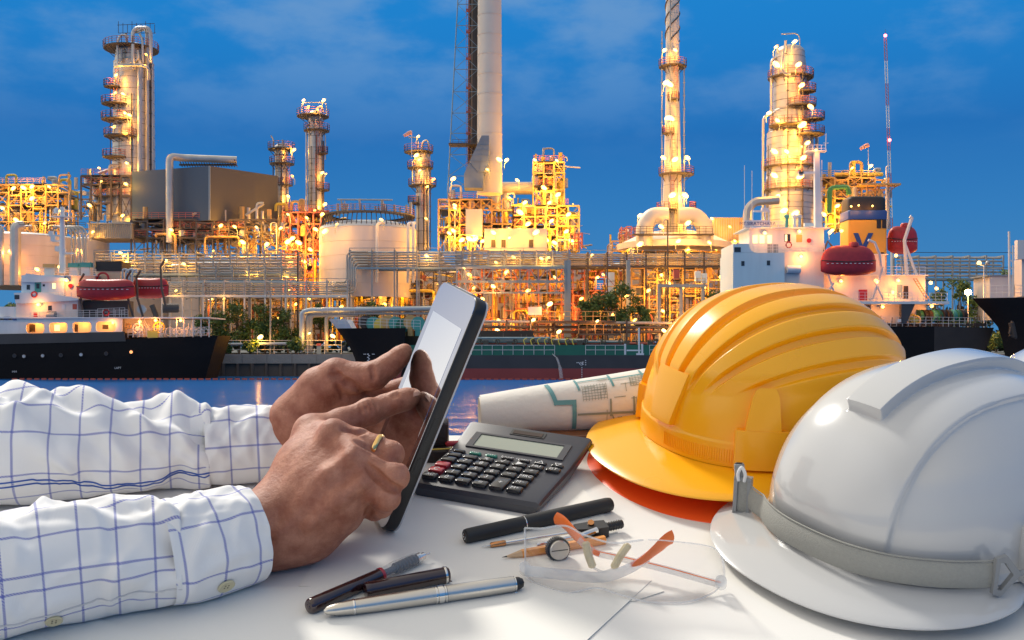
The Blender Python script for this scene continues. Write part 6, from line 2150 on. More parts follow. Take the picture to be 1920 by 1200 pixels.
b.tube(bez([Mx @ V((0, -.0058, L * .952)), Mx @ V((0, -.0084, L * .935)), Mx @ V((0, -.0082, L * .8)), Mx @ V((0, -.0082, L * .70)), Mx @ V((0, -.0072, L * .672))], 6), [.0014] * 18 + [.0018] * 6 + [.0012], 8)
b.build('clip', m_chrome, t)
# technical pen, uncapped, with its clear tip, and its cap
m_maroon = pm('maroon plastic', (0.030, 0.008, 0.010), .12, 0, .1, 30, 0, 1, .8)
a, c = dk(577, 1139, .0062), dk(806, 1037, .0058)
M, L = axisM(a, c)
t = thing('technical_pen', 'maroon technical pen with clear ribbed tip pointing at the tablet', 'pen', (a.x, a.y, 0), 'pens on the desk', desk=True)
seg(t, M, [(.0001, -.0002), (.0018, 0), (.0022, .0006), (.0044, .0008), (.0054, .0022), (.0056, .004), (.0052, L * .56)], m_maroon, 'barrel')
seg(t, M, [(.0053, L * .56), (.0055, L * .562), (.0055, L * .58), (.0053, L * .582)], m_keyr, 'red_ring')
m_clear = bpy.data.materials.new('clear plastic'); m_clear.use_nodes = True
q = m_clear.node_tree.nodes['Principled BSDF']; q.inputs['Base Color'].default_value = (.75, .78, .8, 1); q.inputs['Roughness'].default_value = .08; q.inputs['Alpha'].default_value = .22
seg(t, M, [(.0050, L * .583), (.0051, L * .66), (.0056, L * .67), (.0057, L * .70), (.0054, L * .80), (.0052, L * .87), (.0035, L * .905)], m_clear, 'clear_grip')
b = MB()
for i in range(7):
    z = L * (.69 + i * .026)
    b.lathe([(.0036, z), (.0043, z + .0004), (.0043, z + .0012), (.0036, z + .0016)], 16, M)
b.lathe([(.0026, L * .6), (.0026, L * .89)], 12, M); b.build('ink_coil', pm('ink coil', (.03, .035, .06), .3), t)
seg(t, M, [(.0040, L * .875), (.0040, L * .91), (.0028, L * .92), (.0028, L * .945), (.0018, L * .955), (.0009, L * .962), (.0007, L)], m_chrome, 'nib')
a, c = dk(684, 1108, .0060), dk(841, 1077, .0060)
M, L = axisM(a, c)
t = thing('pen_cap', 'maroon pen cap lying between technical and silver pen', 'pen cap', (a.x, a.y, 0), desk=True)
seg(t, M, [(.0046, .0), (.0062, .0002), (.0063, .004), (.0060, .005), (.0060, L - .004), (.0064, L - .0035), (.0062, L - .001), (.0052, L), (.0001, L - .0005)], m_maroon, 'cap_body')
b = MB(); b.tube([M @ V((.0028, -.006, .004)), M @ V((.0028, -.008, .006)), M @ V((.0026, -.0078, L * .3)), M @ V((.0028, -.0064, L * .33))], .0012, 6)
b.cbox((0, -.0068, L * .97), (.004, .003, .008), M); b.build('cap_clip', m_maroon, t)
b = MB(); b.lathe([(.0064, L - .0038), (.0066, L - .003), (.0064, L - .0022)], 24, M); b.build('cap_ring', m_chrome, t)
# black roller pen
a, c = dk(871, 1006, .0062), dk(1146, 945, .0062)
M, L = axisM(a, c)
t = thing('roller_pen', 'matt black capped pen in front of the calculator', 'pen', (a.x, a.y, 0), 'pens on the desk', desk=True)
m_matt = pm('matt black', (0.018, 0.018, 0.019), .55, 0, .1, 60)
seg(t, M, [(.0001, .0002), (.0046, .0), (.0056, .0008), (.0060, .003), (.0061, L * .30), (.0060, L * .385)], m_matt, 'barrel')
seg(t, M, [(.0061, L * .385), (.00625, L * .386), (.00625, L * .390), (.0061, L * .391)], m_chrome, 'ring')
seg(t, M, [(.0063, L * .392), (.0064, L * .6), (.0062, L - .004), (.0056, L - .0008), (.0048, L), (.0001, L - .0003)], m_matt, 'cap')
b = MB(); b.torus((0, 0, -.0003), .0022, .0005, 'z', 18, 6, M); b.cyl(M @ V((0, 0, -.0008)), M @ V((0, 0, .001)), .0008, n=8); b.build('end_emblem', m_chrome, t)

# ------------------------------------------------------------------ drawing compass with pencil
t = thing('drawing_compass', 'steel drawing compass with black hinge holding a short orange pencil', 'compass', (dk(1100, 1000).x, dk(1100, 1000).y, 0), desk=True)
a, c = dk(902, 1025, .0022), dk(1095, 994, .0055)
M, L = axisM(a, c)
seg(t, M, [(.0001, 0), (.0006, .006), (.0007, .0075)], m_chrome, 'needle', 10)
seg(t, M, [(.0018, .0076), (.0023, .009), (.0023, .019), (.0019, .020)], pm('copper', (.6, .28, .12), .25, 1), 'needle_holder', 14)
seg(t, M, [(.0016, .020), (.0015, L)], m_chrome, 'needle_leg', 12)
a2, c2 = dk(1118, 1010, .006), dk(1000, 1033, .005)
b = MB(); b.cyl(dk(1006, 1022, .004), dk(1088, 1003, .0055), .0015, n=10); b.build('pencil_leg', m_chrome, t)
h0, h1 = dk(1083, 997, .006), dk(1128, 992, .0062)
M, L = axisM(h0, h1)
b = MB()
b.prism([(-.0052, -.002), (.0052, -.002), (.0075, L * .75), (.0068, L + .004), (-.0068, L + .004), (-.0075, L * .75)], -.0045, .0045, 'y', M); b.build('hinge_head', m_black, t)
b = MB(); b.cyl(dk(1084, 1006, .009), dk(1118, 994, .009), .0022, .0028, n=10); b.build('leg_clamp', m_chrome, t)
b = MB(); b.cyl(dk(1108, 983, .0105), dk(1108, 979, .013), .0026, n=14); b.build('hinge_screw', pm('copper', (.6, .28, .12), .25, 1), t)
k0, k1 = dk(1128, 990, .0062), dk(1166, 982, .0062)
M, L = axisM(k0, k1)
pr = [(.0020, -.001)]
for i in range(8):
    z = L * i / 8
    pr += [(.0036, z), (.0040, z + L / 26), (.0036, z + L / 13)]
pr += [(.0034, L), (.0001, L + .0005)]
seg(t, M, pr, m_black, 'handle', 18)
# pencil (held by the compass clamp: a thing of its own)
a, c = dk(941, 1045, .0026), dk(1134, 1012, .0042)
M, L = axisM(a, c)
t2 = thing('pencil', 'short orange hexagonal pencil clamped in the drawing compass', 'pencil', (a.x, a.y, 0), desk=True)
seg(t2, M, [(.0001, 0), (.0007, .004)], m_black, 'lead', 10)
seg(t2, M, [(.0007, .004), (.0035, .0165)], pm('bare wood', (.62, .42, .25), .7, 0, .1, 100), 'sharpened_tip', 6)
seg(t2, M, [(.0036, .0160), (.0037, L), (.0001, L)], pm('orange lacquer', (.80, .30, .04), .3, 0, .05, 30, 0, 1, .4), 'body', 6)
kc = dk(1047, 1030, .0085)
nrm = V((.25, -.95, .2)).normalized()
M, L = axisM(kc + nrm * -.005, kc + nrm * .006)
pr = []
b = MB()
for i in range(36):
    an = 2 * PI * i / 36
    b.cyl(M @ V((.0088 * cos(an), .0088 * sin(an), 0)), M @ V((.0088 * cos(an), .0088 * sin(an), .006)), .0006, n=5)
b.lathe([(.0001, 0), (.0086, .0002), (.0086, .006), (.0001, .006)], 32, M); b.build('thumb_wheel', m_black, t)
b = MB(); b.lathe([(.0076, .006), (.0076, .0082), (.007, .0088), (.0001, .0088)], 32, M); b.build('wheel_cap', m_silver, t)
b = MB(); b.cbox((0, 0, .0089), (.013, .0007, .0002), M); b.build('wheel_slot', m_black, t)

# ------------------------------------------------------------------ safety glasses
m_glass = bpy.data.materials.new('clear lens'); m_glass.use_nodes = True
nt = m_glass.node_tree; nt.nodes.clear()
o_ = nt.nodes.new('ShaderNodeOutputMaterial'); mx = nt.nodes.new('ShaderNodeMixShader'); tr = nt.nodes.new('ShaderNodeBsdfTransparent'); gl = nt.nodes.new('ShaderNodeBsdfGlossy')
lw = nt.nodes.new('ShaderNodeLayerWeight'); lw.inputs[0].default_value = .22
mr = nt.nodes.new('ShaderNodeMapRange'); mr.inputs[3].default_value = .015; mr.inputs[4].default_value = .45
tr.inputs[0].default_value = (.955, .955, .96, 1); gl.inputs['Roughness'].default_value = .04
nt.links.new(lw.outputs['Facing'], mr.inputs[0]); nt.links.new(mr.outputs[0], mx.inputs[0]); nt.links.new(tr.outputs[0], mx.inputs[1]); nt.links.new(gl.outputs[0], mx.inputs[2]); nt.links.new(mx.outputs[0], o_.inputs[0])
m_edge = bpy.data.materials.new('clear edge'); m_edge.use_nodes = True
q = m_edge.node_tree.nodes['Principled BSDF']; q.inputs['Base Color'].default_value = (.82, .82, .82, 1); q.inputs['Roughness'].default_value = .1; q.inputs['Alpha'].default_value = .42
m_otip = pm('orange rubber tip', (1.0, .20, .035), .35, 0, .06, 40)
m_pad = bpy.data.materials.new('nose pad'); m_pad.use_nodes = True
q = m_pad.node_tree.nodes['Principled BSDF']; q.inputs['Base Color'].default_value = (.72, .62, .38, 1); q.inputs['Roughness'].default_value = .3; q.inputs['Alpha'].default_value = .75
t = thing('safety_glasses', 'clear safety glasses with orange temple tips lying in front of the hats', 'glasses', (dk(1160, 1090).x, dk(1160, 1090).y, 0), desk=True)
lo = bez([dk(*p) for p in ((985, 1066, .006), (998, 1090, .0015), (1060, 1111, .001), (1118, 1102, .004), (1160, 1114, .003), (1215, 1128, .001), (1285, 1129, .001), (1336, 1112, .002), (1357, 1090, .006))], 8)
hi = bez([dk(*p) for p in ((984, 990, .040), (1016, 991, .041), (1060, 986, .042), (1096, 1003, .041), (1150, 1018, .040), (1215, 1012, .042), (1290, 1018, .042), (1335, 1026, .041), (1353, 1040, .038))], 8)
rows = []
for k in range(11):
    s = k / 10
    row = []
    for a_, c_ in zip(lo, hi):
        p = a_.lerp(c_, s)
        p = p + V((0, -.006 * sin(PI * s), 0))
        row.append(p)
    rows.append(row)
b = MB(); b.grid(rows); b.grid([[p + V((0, .0016, 0)) for p in r] for r in rows]); b.build('lens', m_glass, t)
b = MB(); b.tube(lo, .0007, 6); b.tube(hi[:40], .0008, 6); b.tube([r[0] for r in rows], .0008, 6); b.tube([r[-1] for r in rows], .0008, 6); b.tube(hi[40:], .0005, 6); b.build('lens_edge', m_edge, t)


def flat_bar(pts, w, th, mat, name, par, up=V((0, 0, 1))):
    pts = [V(p) for p in pts]
    rws = []
    for i, p in enumerate(pts):
        tt = (pts[min(i + 1, len(pts) - 1)] - pts[max(i - 1, 0)]).normalized()
        sd = tt.cross(up).normalized(); uu = sd.cross(tt)
        ww_ = w[i] if isinstance(w, list) else w
        rws.append([p + uu * ww_ * cos(2 * PI * k / 10) / 2 + sd * th * sin(2 * PI * k / 10) / 2 for k in range(10)])
    b = MB(); b.grid(rws, closed_u=True); b.add(rws[0], [tuple(range(10))]); b.add(rws[-1], [tuple(reversed(range(10)))])
    return b.build(name, mat, par)


tl1 = bez([dk(*p) for p in ((1350, 1096, .010), (1250, 1068, .010), (1160, 1046, .012), (1112, 1034, .016), (1085, 1012, .022))], 6)
flat_bar(tl1, .006, .002, m_edge, 'temple', t)
b = MB(); b.tube([p + V((0, -.0012, .0022)) for p in tl1[:19]], .0004, 5); b.build('orange_line', m_otip, t)
flat_bar(bez([dk(*p) for p in ((1124, 1040, .014), (1108, 1030, .017), (1082, 1006, .023), (1058, 980, .028), (1040, 970, .030))], 5), [.003 + .0075 * min(1, i / 12) for i in range(20)] + [.005], .003, m_otip, 'temple_tip', t)
tl2 = bez([dk(*p) for p in ((984, 1070, .012), (1060, 1078, .011), (1130, 1082, .010), (1180, 1066, .014), (1215, 1044, .020))], 6)
flat_bar(tl2, .009, .002, m_edge, 'temple', t)
flat_bar(bez([dk(*p) for p in ((1183, 1060, .016), (1205, 1050, .019), (1232, 1028, .024), (1250, 1012, .028), (1262, 1006, .029))], 5), [.003 + .0085 * min(1, i / 12) for i in range(20)] + [.006], .003, m_otip, 'temple_tip', t)
b = MB()
for (p0_, p1_) in (((1098, 1016, .030), (1112, 1064, .012)), ((1179, 1020, .030), (1150, 1066, .012))):
    b = MB(); b.tube(bez([dk(*p0_), dk((p0_[0] + p1_[0]) / 2 - 2, (p0_[1] + p1_[1]) / 2, .021), dk(*p1_)], 6), [.0022] + [.003] * 11 + [.002], 10); b.build('nose_pad', m_pad, t)
b = MB(); b.tube(bez([dk(1112, 1064, .012), dk(1130, 1072, .010), dk(1150, 1066, .012)], 6), .001, 6); b.build('nose_bridge', m_edge, t)
for (u, v) in ((1352, 1092), (984, 1066)):
    b = MB(); b.cyl(dk(u, v + 4, .006), dk(u, v - 3, .014), .0042, n=14); b.build('hinge', m_edge, t)
# ================================================================== tablet
CT = cos(TILT)


def rest_y(v, rpx):
    """depth at which something of pixel radius rpx at row v just rests on the desk"""
    return KD * CT / (rpx / F + CT * (math.tan(TILT) + (v - HOR) / F))


TR = P(898, 560, .84)
TL = P(829, 524, .945)
w_ = TL - TR
lo_, hi_ = .6, 1.1
for _ in range(60):
    ym = (lo_ + hi_) / 2
    if (P(719, 1000, ym) - TR).dot(w_) > 0: hi_ = ym
    else: lo_ = ym
    if w_.y < 0: pass
BRt = P(719, 1000, (lo_ + hi_) / 2)
el = (TR - BRt); TLen = el.length; el.normalize()
ew = (TR - TL); ew = (ew - el * ew.dot(el)); TW = ew.length; ew.normalize()
en = ew.cross(el)
if en.x > 0: en = -en          # face normal: to the left, towards the person
TB = BRt - ew * TW             # bottom left of the face
MT = Matrix(((ew.x, el.x, en.x, TB.x), (ew.y, el.y, en.y, TB.y), (ew.z, el.z, en.z, TB.z), (0, 0, 0, 1)))   # x across, y up, z out of the face
print('TABLET', TW, TLen, en)
m_tcase = pm('tablet shell black', (0.012, 0.012, 0.013), .34, 0, .1, 60)
m_tback = pm('tablet back white', (0.62, 0.60, 0.58), .35, 0, .03, 30)


def mirror(name, amount, tint):
    m = bpy.data.materials.new(name); m.use_nodes = True
    nt = m.node_tree; nt.nodes.clear()
    o = nt.nodes.new('ShaderNodeOutputMaterial'); mx = nt.nodes.new('ShaderNodeMixShader')
    d = nt.nodes.new('ShaderNodeBsdfDiffuse'); g = nt.nodes.new('ShaderNodeBsdfGlossy')
    d.inputs[0].default_value = (.012, .010, .010, 1); g.inputs['Roughness'].default_value = .03; g.inputs[0].default_value = tint
    f = nt.nodes.new('ShaderNodeFresnel'); f.inputs[0].default_value = 1.5
    mr = nt.nodes.new('ShaderNodeMapRange'); mr.inputs[3].default_value = amount; mr.inputs[4].default_value = 1
    nt.links.new(f.outputs[0], mr.inputs[0]); nt.links.new(mr.outputs[0], mx.inputs[0])
    nt.links.new(d.outputs[0], mx.inputs[1]); nt.links.new(g.outputs[0], mx.inputs[2]); nt.links.new(mx.outputs[0], o.inputs[0])
    return m


m_bez = mirror('glossy bezel glass', .60, (.84, .85, .92, 1))
m_scr = mirror('glossy screen glass', .80, (1, 1, 1, 1))


def rrect(x0, y0, x1, y1, r, n=6):
    pts = []
    for (cx, cy, a0) in ((x1 - r, y1 - r, 0), (x0 + r, y1 - r, 90), (x0 + r, y0 + r, 180), (x1 - r, y0 + r, 270)):
        for k in range(n + 1):
            a = rad(a0 + 90 * k / n)
            pts.append((cx + r * cos(a), cy + r * sin(a)))
    return pts


tab = thing('tablet', 'black edged tablet with white glaring screen held upright in both hands', 'tablet', tuple(BRt))
TT = .0105
b = MB()
rings = []
for (ins, z) in ((.0012, -TT), (.0003, -TT + .001), (0, -TT + .0025), (0, -.0018), (.0004, -.0006), (.0012, 0)):
    rings.append([V((x, y, z)) for x, y in rrect(ins, ins, TW - ins, TLen - ins, .013)])
b.grid(rings, closed_u=True, M=MT); b.build('body', m_tcase, tab, angle=50)
b = MB(); o2 = rrect(.001, .001, TW - .001, TLen - .001, .0125); b.prism(o2, -TT - .0012, -TT + .0002, 'z', MT); b.build('back_cover', m_tback, tab)
b = MB(); o2 = rrect(.0011, .0011, TW - .0011, TLen - .0011, .0122); b.prism(o2, -.001, .00025, 'z', MT); b.build('bezel_glass', m_bez, tab, smooth=False)
b = MB(); b.box((.012, .026, .0001), (TW - .010, TLen - .028, .0004), MT); b.build('screen', m_scr, tab, smooth=False)
b = MB(); b.box((TW - .0004, TLen * .40, -.0075), (TW + .0005, TLen * .50, -.0035), MT); b.build('side_button', m_tcase, tab)
b = MB(); b.box((TW - .0004, TLen * .26, -.0075), (TW + .0005, TLen * .33, -.0035), MT); b.build('side_button', m_tcase, tab)
b = MB(); b.box((TW * .28, TLen - .0004, -.0072), (TW * .72, TLen + .0004, -.0034), MT); b.build('top_strip', m_tback, tab)


def face_y(u, v):
    """depth where the ray of pixel (u, v) meets the tablet face"""
    d = V(((u - 960) / F, 1, -(v - HOR) / F))
    return (TB - V((0, 0, CAMZ))).dot(en) / en.dot(d)


# ================================================================== hands by signed distance
class SDF:
    def __init__(self, lo, hi, h):
        self.h = h; self.lo = np.array(lo)
        self.n = np.ceil((np.array(hi) - self.lo) / h).astype(int) + 1
        self.F = np.full(self.n, .03, np.float32)

    def _sl(self, lo, hi):
        i0 = np.maximum(0, np.floor((lo - self.lo) / self.h).astype(int)); i1 = np.minimum(self.n, np.ceil((hi - self.lo) / self.h).astype(int) + 1)
        if (i1 <= i0).any(): return None, None
        ax = [self.lo[k] + self.h * np.arange(i0[k], i1[k]) for k in range(3)]
        X, Y, Z = np.meshgrid(*ax, indexing='ij')
        return tuple(slice(i0[k], i1[k]) for k in range(3)), np.stack([X, Y, Z], -1)

    def cone(self, a, b, ra, rb, k=.004, sub=False):
        a = np.array(a, float); b = np.array(b, float)
        m = max(ra, rb) + .012
        sl, p = self._sl(np.minimum(a, b) - m, np.maximum(a, b) + m)
        if sl is None: return
        ab = b - a
        t = np.clip(((p - a) @ ab) / max(ab @ ab, 1e-12), 0, 1)
        d = np.linalg.norm(p - a - t[..., None] * ab, axis=-1) - (ra + (rb - ra) * t)
        self._mix(sl, d, k, sub)

    def ell(self, c, r, R, k=.004, sub=False):
        """ellipsoid: centre, radii, 3x3 rows = axes"""
        c = np.array(c, float); r = np.array(r, float); R = np.array(R, float)
        m = r.max() + .012
        sl, p = self._sl(c - m, c + m)
        if sl is None: return
        q = (p - c) @ R.T / r
        l = np.linalg.norm(q, axis=-1)
        self._mix(sl, (l - 1) * r.min(), k, sub)

    def _mix(self, sl, d, k, sub):
        A = self.F[sl]
        if sub:
            h = np.clip(.5 - .5 * (A + d) / k, 0, 1)
            self.F[sl] = A * (1 - h) + (-d) * h + k * h * (1 - h)
        else:
            h = np.clip(.5 + .5 * (d - A) / k, 0, 1)
            self.F[sl] = d * (1 - h) + A * h - k * h * (1 - h)

    def merge(self, other, k):
        A = self.F; d = other.F
        h = np.clip(.5 + .5 * (d - A) / k, 0, 1)
        self.F = d * (1 - h) + A * h - k * h * (1 - h)

    def mesh(self):
        Fm = self.F; h = self.h
        s = Fm < 0
        nx, ny, nz = Fm.shape
        c = [s[i:nx - 1 + i, j:ny - 1 + j, k:nz - 1 + k] for i in (0, 1) for j in (0, 1) for k in (0, 1)]
        cnt = sum(x.astype(np.int8) for x in c)
        act = (cnt > 0) & (cnt < 8)
        idx = np.full(act.shape, -1, np.int64)
        I = np.argwhere(act)
        idx[act] = np.arange(len(I))
        acc = np.zeros((len(I), 3)); num = np.zeros(len(I))
        co = [(i, j, k) for i in (0, 1) for j in (0, 1) for k in (0, 1)]
        val = [Fm[I[:, 0] + i, I[:, 1] + j, I[:, 2] + k] for i, j, k in co]
        for a in range(8):
            for b_ in range(a + 1, 8):
                if sum(abs(co[a][q] - co[b_][q]) for q in range(3)) != 1: continue
                va, vb = val[a], val[b_]
                m = (va < 0) != (vb < 0)
                t = np.where(m, va / np.where(m, va - vb, 1), 0)
                for q in range(3):
                    acc[:, q] += np.where(m, co[a][q] + t * (co[b_][q] - co[a][q]), 0)
                num += m
        vert = self.lo + (I + acc / num[:, None]) * h
        faces = []
        for ax in range(3):
            sa = np.take(s, range(0, s.shape[ax] - 1), ax); sb_ = np.take(s, range(1, s.shape[ax]), ax)
            E = np.argwhere(sa != sb_)
            o1, o2 = [q for q in range(3) if q != ax]
            ok = (E[:, o1] > 0) & (E[:, o2] > 0) & (E[:, o1] < s.shape[o1] - 1) & (E[:, o2] < s.shape[o2] - 1)
            E = E[ok]
            q = []
            for d1, d2 in ((-1, -1), (0, -1), (0, 0), (-1, 0)):
                G = E.copy(); G[:, o1] += d1; G[:, o2] += d2
                q.append(idx[G[:, 0], G[:, 1], G[:, 2]])
            q = np.stack(q, -1)
            fl = s[E[:, 0], E[:, 1], E[:, 2]]
            if ax == 1: fl = ~fl
            q[~fl] = q[~fl][:, ::-1]
            faces.append(q)
        return vert, np.concatenate(faces)


def PX(u, v, Y, r=None):
    p = P(u, v, Y)
    return (tuple(p), None if r is None else r * Y / F)


def chain(S, pts, k=.003, k2=.003):
    """pts: (u, v, Y, radius px)"""
    for a, c in zip(pts[:-1], pts[1:]):
        (pa, ra), (pc, rc) = PX(*a), PX(*c)
        S.cone(pa, pc, ra, rc, k)


H_ = .0011
VERT = []; FACE = []; nv = 0


def grab(S):
    global nv
    v, f = S.mesh()
    VERT.append(v); FACE.append(f + nv); nv += len(v)


def bounds(pts, pad):
    a = np.array([tuple(P(*p)) for p in pts]); return a.min(0) - pad, a.max(0) + pad


# ---- near hand: knuckles to the viewer, index finger stretched to the screen
lo_, hi_ = bounds(((440, 1060, .74), (800, 700, .93), (500, 1060, .80)), .02)
tipY = face_y(784, 742)
print('tipY', tipY)
S = SDF(lo_, hi_, H_)
# wrist and back of the hand
chain(S, [(380, 1018, .775, 66), (440, 1006, .782, 65), (500, 990, .798, 66), (540, 965, .808, 63)], .006)
chain(S, [(510, 1004, .803, 60), (575, 990, .806, 57), (640, 958, .806, 43)], .012)
chain(S, [(520, 955, .818, 54), (565, 870, .835, 42), (588, 814, .848, 29)], .012)
chain(S, [(545, 955, .812, 55), (580, 875, .824, 44), (606, 817, .831, 29)], .012)
chain(S, [(525, 968, .808, 55), (585, 880, .818, 43), (628, 818, .817, 28)], .012)
chain(S, [(560, 965, .806, 55), (600, 900, .807, 47), (648, 840, .803, 30)], .012)
chain(S, [(525, 985, .804, 55), (600, 915, .802, 45), (667, 860, .797, 28)], .012)
chain(S, [(575, 985, .803, 55), (620, 930, .797, 48), (677, 884, .793, 30)], .012)
chain(S, [(530, 1000, .803, 55), (620, 950, .798, 45), (684, 910, .793, 28)], .012)
chain(S, [(560, 955, .83, 60), (640, 890, .835, 46)], .012)
# knuckles
for (u, v, Y, r) in ((581, 804, .847, 25), (624, 807, .809, 21), (666, 850, .790, 19), (687, 899, .788, 18)):
    (p, r) = PX(u, v, Y, r); S.cone(p, p, r, r, .009)
# tendons and veins on the back of the hand
for pts in ([(545, 935, .792, 8), (580, 868, .800, 7), (608, 824, .802, 8)], [(565, 950, .779, 7), (615, 892, .779, 6.5), (655, 858, .778, 8)], [(525, 900, .808, 7), (550, 850, .822, 7), (572, 816, .830, 8)],
            [(580, 985, .773, 6), (632, 938, .773, 6), (675, 908, .775, 7)], [(505, 965, .782, 4), (560, 905, .795, 4), (592, 900, .790, 4), (640, 868, .786, 4)], [(525, 1000, .772, 4), (580, 940, .780, 4), (612, 900, .787, 4)]):
    chain(S, [(a_, b_, c_ + .002, d_ * .9) for a_, b_, c_, d_ in pts], .010)
# fingers (each on its own grid so that they stay apart), then joined with a small blend
def finger(pts, extra=(), k=.0035):
    G = SDF(lo_, hi_, H_)
    chain(G, pts, k)
    for e_ in extra:
        (p, r) = PX(*e_[:4]); G.cone(p, p, r, r, .004)
    return G
tY = tipY - .005
idx_ = finger([(582, 814, .848, 29), (640, 792, .862, 26.5), (694, 773, .876, 24), (722, 761, (.876 + tY) / 2, 21), (745, 753, tY - .006, 20.5), (764, 747, tY - .003, 18.8), (775, 744, tY, 16)], [(690, 769, .872, 22.5), (760, 750, tY - .004, 17.5)])
mid = finger([(628, 818, .817, 28), (672, 829, .812, 25.5), (704, 840, .809, 23.8), (733, 852, .807, 22.8), (726, 870, .828, 20.5), (700, 896, .86, 19), (676, 900, .85, 16)], [(733, 850, .805, 22)])
rng = finger([(667, 860, .797, 29), (705, 878, .792, 27), (739, 894, .789, 26), (730, 914, .812, 22), (704, 932, .832, 19), (676, 925, .825, 16)], [(740, 893, .788, 25)])
pnk = finger([(684, 908, .793, 29), (706, 922, .79, 26.5), (725, 933, .788, 24), (716, 950, .804, 20), (702, 958, .812, 17.5), (676, 952, .815, 14)], [(725, 932, .787, 23)])
thb = finger([(560, 905, .865, 30), (630, 866, .885, 24), (672, 852, .888, 20), (690, 850, .885, 16)])
for G, k in ((idx_, .008), (mid, .003), (rng, .003), (pnk, .003), (thb, .006)):
    S.merge(G, k)
def surf(S, u, v, y0, y1):
    """depth at which the ray of pixel (u, v) first meets the surface"""
    for k in range(int((y1 - y0) / .0004)):
        y = y0 + k * .0004
        i = np.round((np.array(tuple(P(u, v, y))) - S.lo) / S.h).astype(int)
        if (i >= 0).all() and (i < S.n).all() and S.F[tuple(i)] < 0:
            return y
    return None


def groove(S, pts, r, y0, y1, k=.0016, depth=0.0):
    """crease pressed into the skin along photo pixels"""
    q = []
    n = 6
    for (a, c) in zip(pts[:-1], pts[1:]):
        for t in range(n):
            u, v = a[0] + (c[0] - a[0]) * t / n, a[1] + (c[1] - a[1]) * t / n
            y = surf(S, u, v, y0, y1)
            if y is not None: q.append(P(u, v, y + depth))
    m = len(q)
    for t in range(m - 1):
        if (q[t + 1] - q[t]).length > .006: continue
        w = lambda x: r * (.35 + .65 * sin(PI * min(1, max(0, x))))
        S.cone(tuple(q[t]), tuple(q[t + 1]), w(t / m), w((t + 1) / m), k, True)


# grooves between the folded fingers
groove(S, [(668, 826), (690, 838), (718, 855), (752, 868)], .0022, .74, .84, .004, .0008)
groove(S, [(688, 872), (708, 892), (730, 912), (758, 922)], .0022, .74, .84, .004, .0010)
groove(S, [(640, 806), (668, 812), (694, 806)], .0012, .76, .87, .003, .0005)
groove(S, [(700, 938), (690, 952), (683, 966)], .0012, .74, .84, .002)
groove(S, [(712, 944), (700, 956), (692, 962)], .0011, .74, .84, .002)
# wrinkles over the joints
for dx in (-12, -3, 6, 15):
    groove(S, [(684 + dx, 753 - dx * .3), (690 + dx, 764 - dx * .34), (693 + dx, 774 - dx * .36)], .0007, .80, .92, .0016)
for dx in (-5, 0, 6):
    groove(S, [(738 + dx, 737 - dx * .3), (743 + dx, 748 - dx * .3)], .0008, .82, .92, .0012)
nailY = surf(S, 777, 735, .82, .93)
grab(S)
# ---- far hand: thumb on the edge of the face, fingers round the back
lo_, hi_ = bounds(((470, 880, .90), (860, 640, 1.06)), .02)
S = SDF(lo_, hi_, .0013)
thY = face_y(772, 664)
print('thY', thY)
chain(S, [(430, 832, .992, 56), (500, 826, .988, 56), (545, 812, .978, 56), (575, 790, .968, 54)], .008)
chain(S, [(560, 800, .965, 56), (610, 748, .968, 52), (655, 742, .972, 44)], .010)
chain(S, [(575, 800, .97, 56), (650, 800, .98, 50), (705, 790, .985, 44)], .010)
chain(S, [(556, 778, .958, 44), (600, 728, .950, 38), (632, 706, .945, 30)], .008)
(p, r) = PX(628, 700, .944, 27); S.cone(p, p, r, r, .005)
tp = thY - .006
G = SDF(lo_, hi_, .0013)
chain(G, [(632, 706, .945, 31), (668, 708, .942, 28), (702, 704, .938, 26), (730, 686, (.938 + tp) / 2, 22.5), (750, 668, tp - .002, 18.5), (759, 658, tp, 14)], .004)
S.merge(G, .006)
chain(S, [(648, 752, .965, 40), (700, 742, .972, 28)], .008)
# crease between thumb and palm
groove(S, [(618, 702), (640, 712), (660, 722), (676, 734), (694, 742)], .0022, .84, 1.0, .004, .0004)
groove(S, [(624, 690), (632, 700), (642, 706)], .0010, .84, 1.0, .003)
groove(S, [(696, 686), (700, 700), (701, 714)], .0010, .84, 1.0, .003)
groove(S, [(630, 720), (640, 734), (644, 748)], .0009, .84, 1.0, .003)
# four fingers behind the tablet
for i, (v0, v1) in enumerate(((735, 700), (765, 740), (795, 782), (822, 822))):
    back = MT @ V((TW * (.55 if i < 3 else .45), TLen * (.62 - .12 * i), -TT - .011))
    mid_ = MT @ V((TW * .12, TLen * (.60 - .12 * i), -TT - .016))
    m0 = P(690, v0 + 15, .985)
    r = (.0095, .0098, .0095, .0085)[i]
    S.cone(tuple(m0), tuple(mid_), r * 1.15, r, .005); S.cone(tuple(mid_), tuple(back), r, r * .82, .004)
grab(S)
VV = np.concatenate(VERT); FF = np.concatenate(FACE)

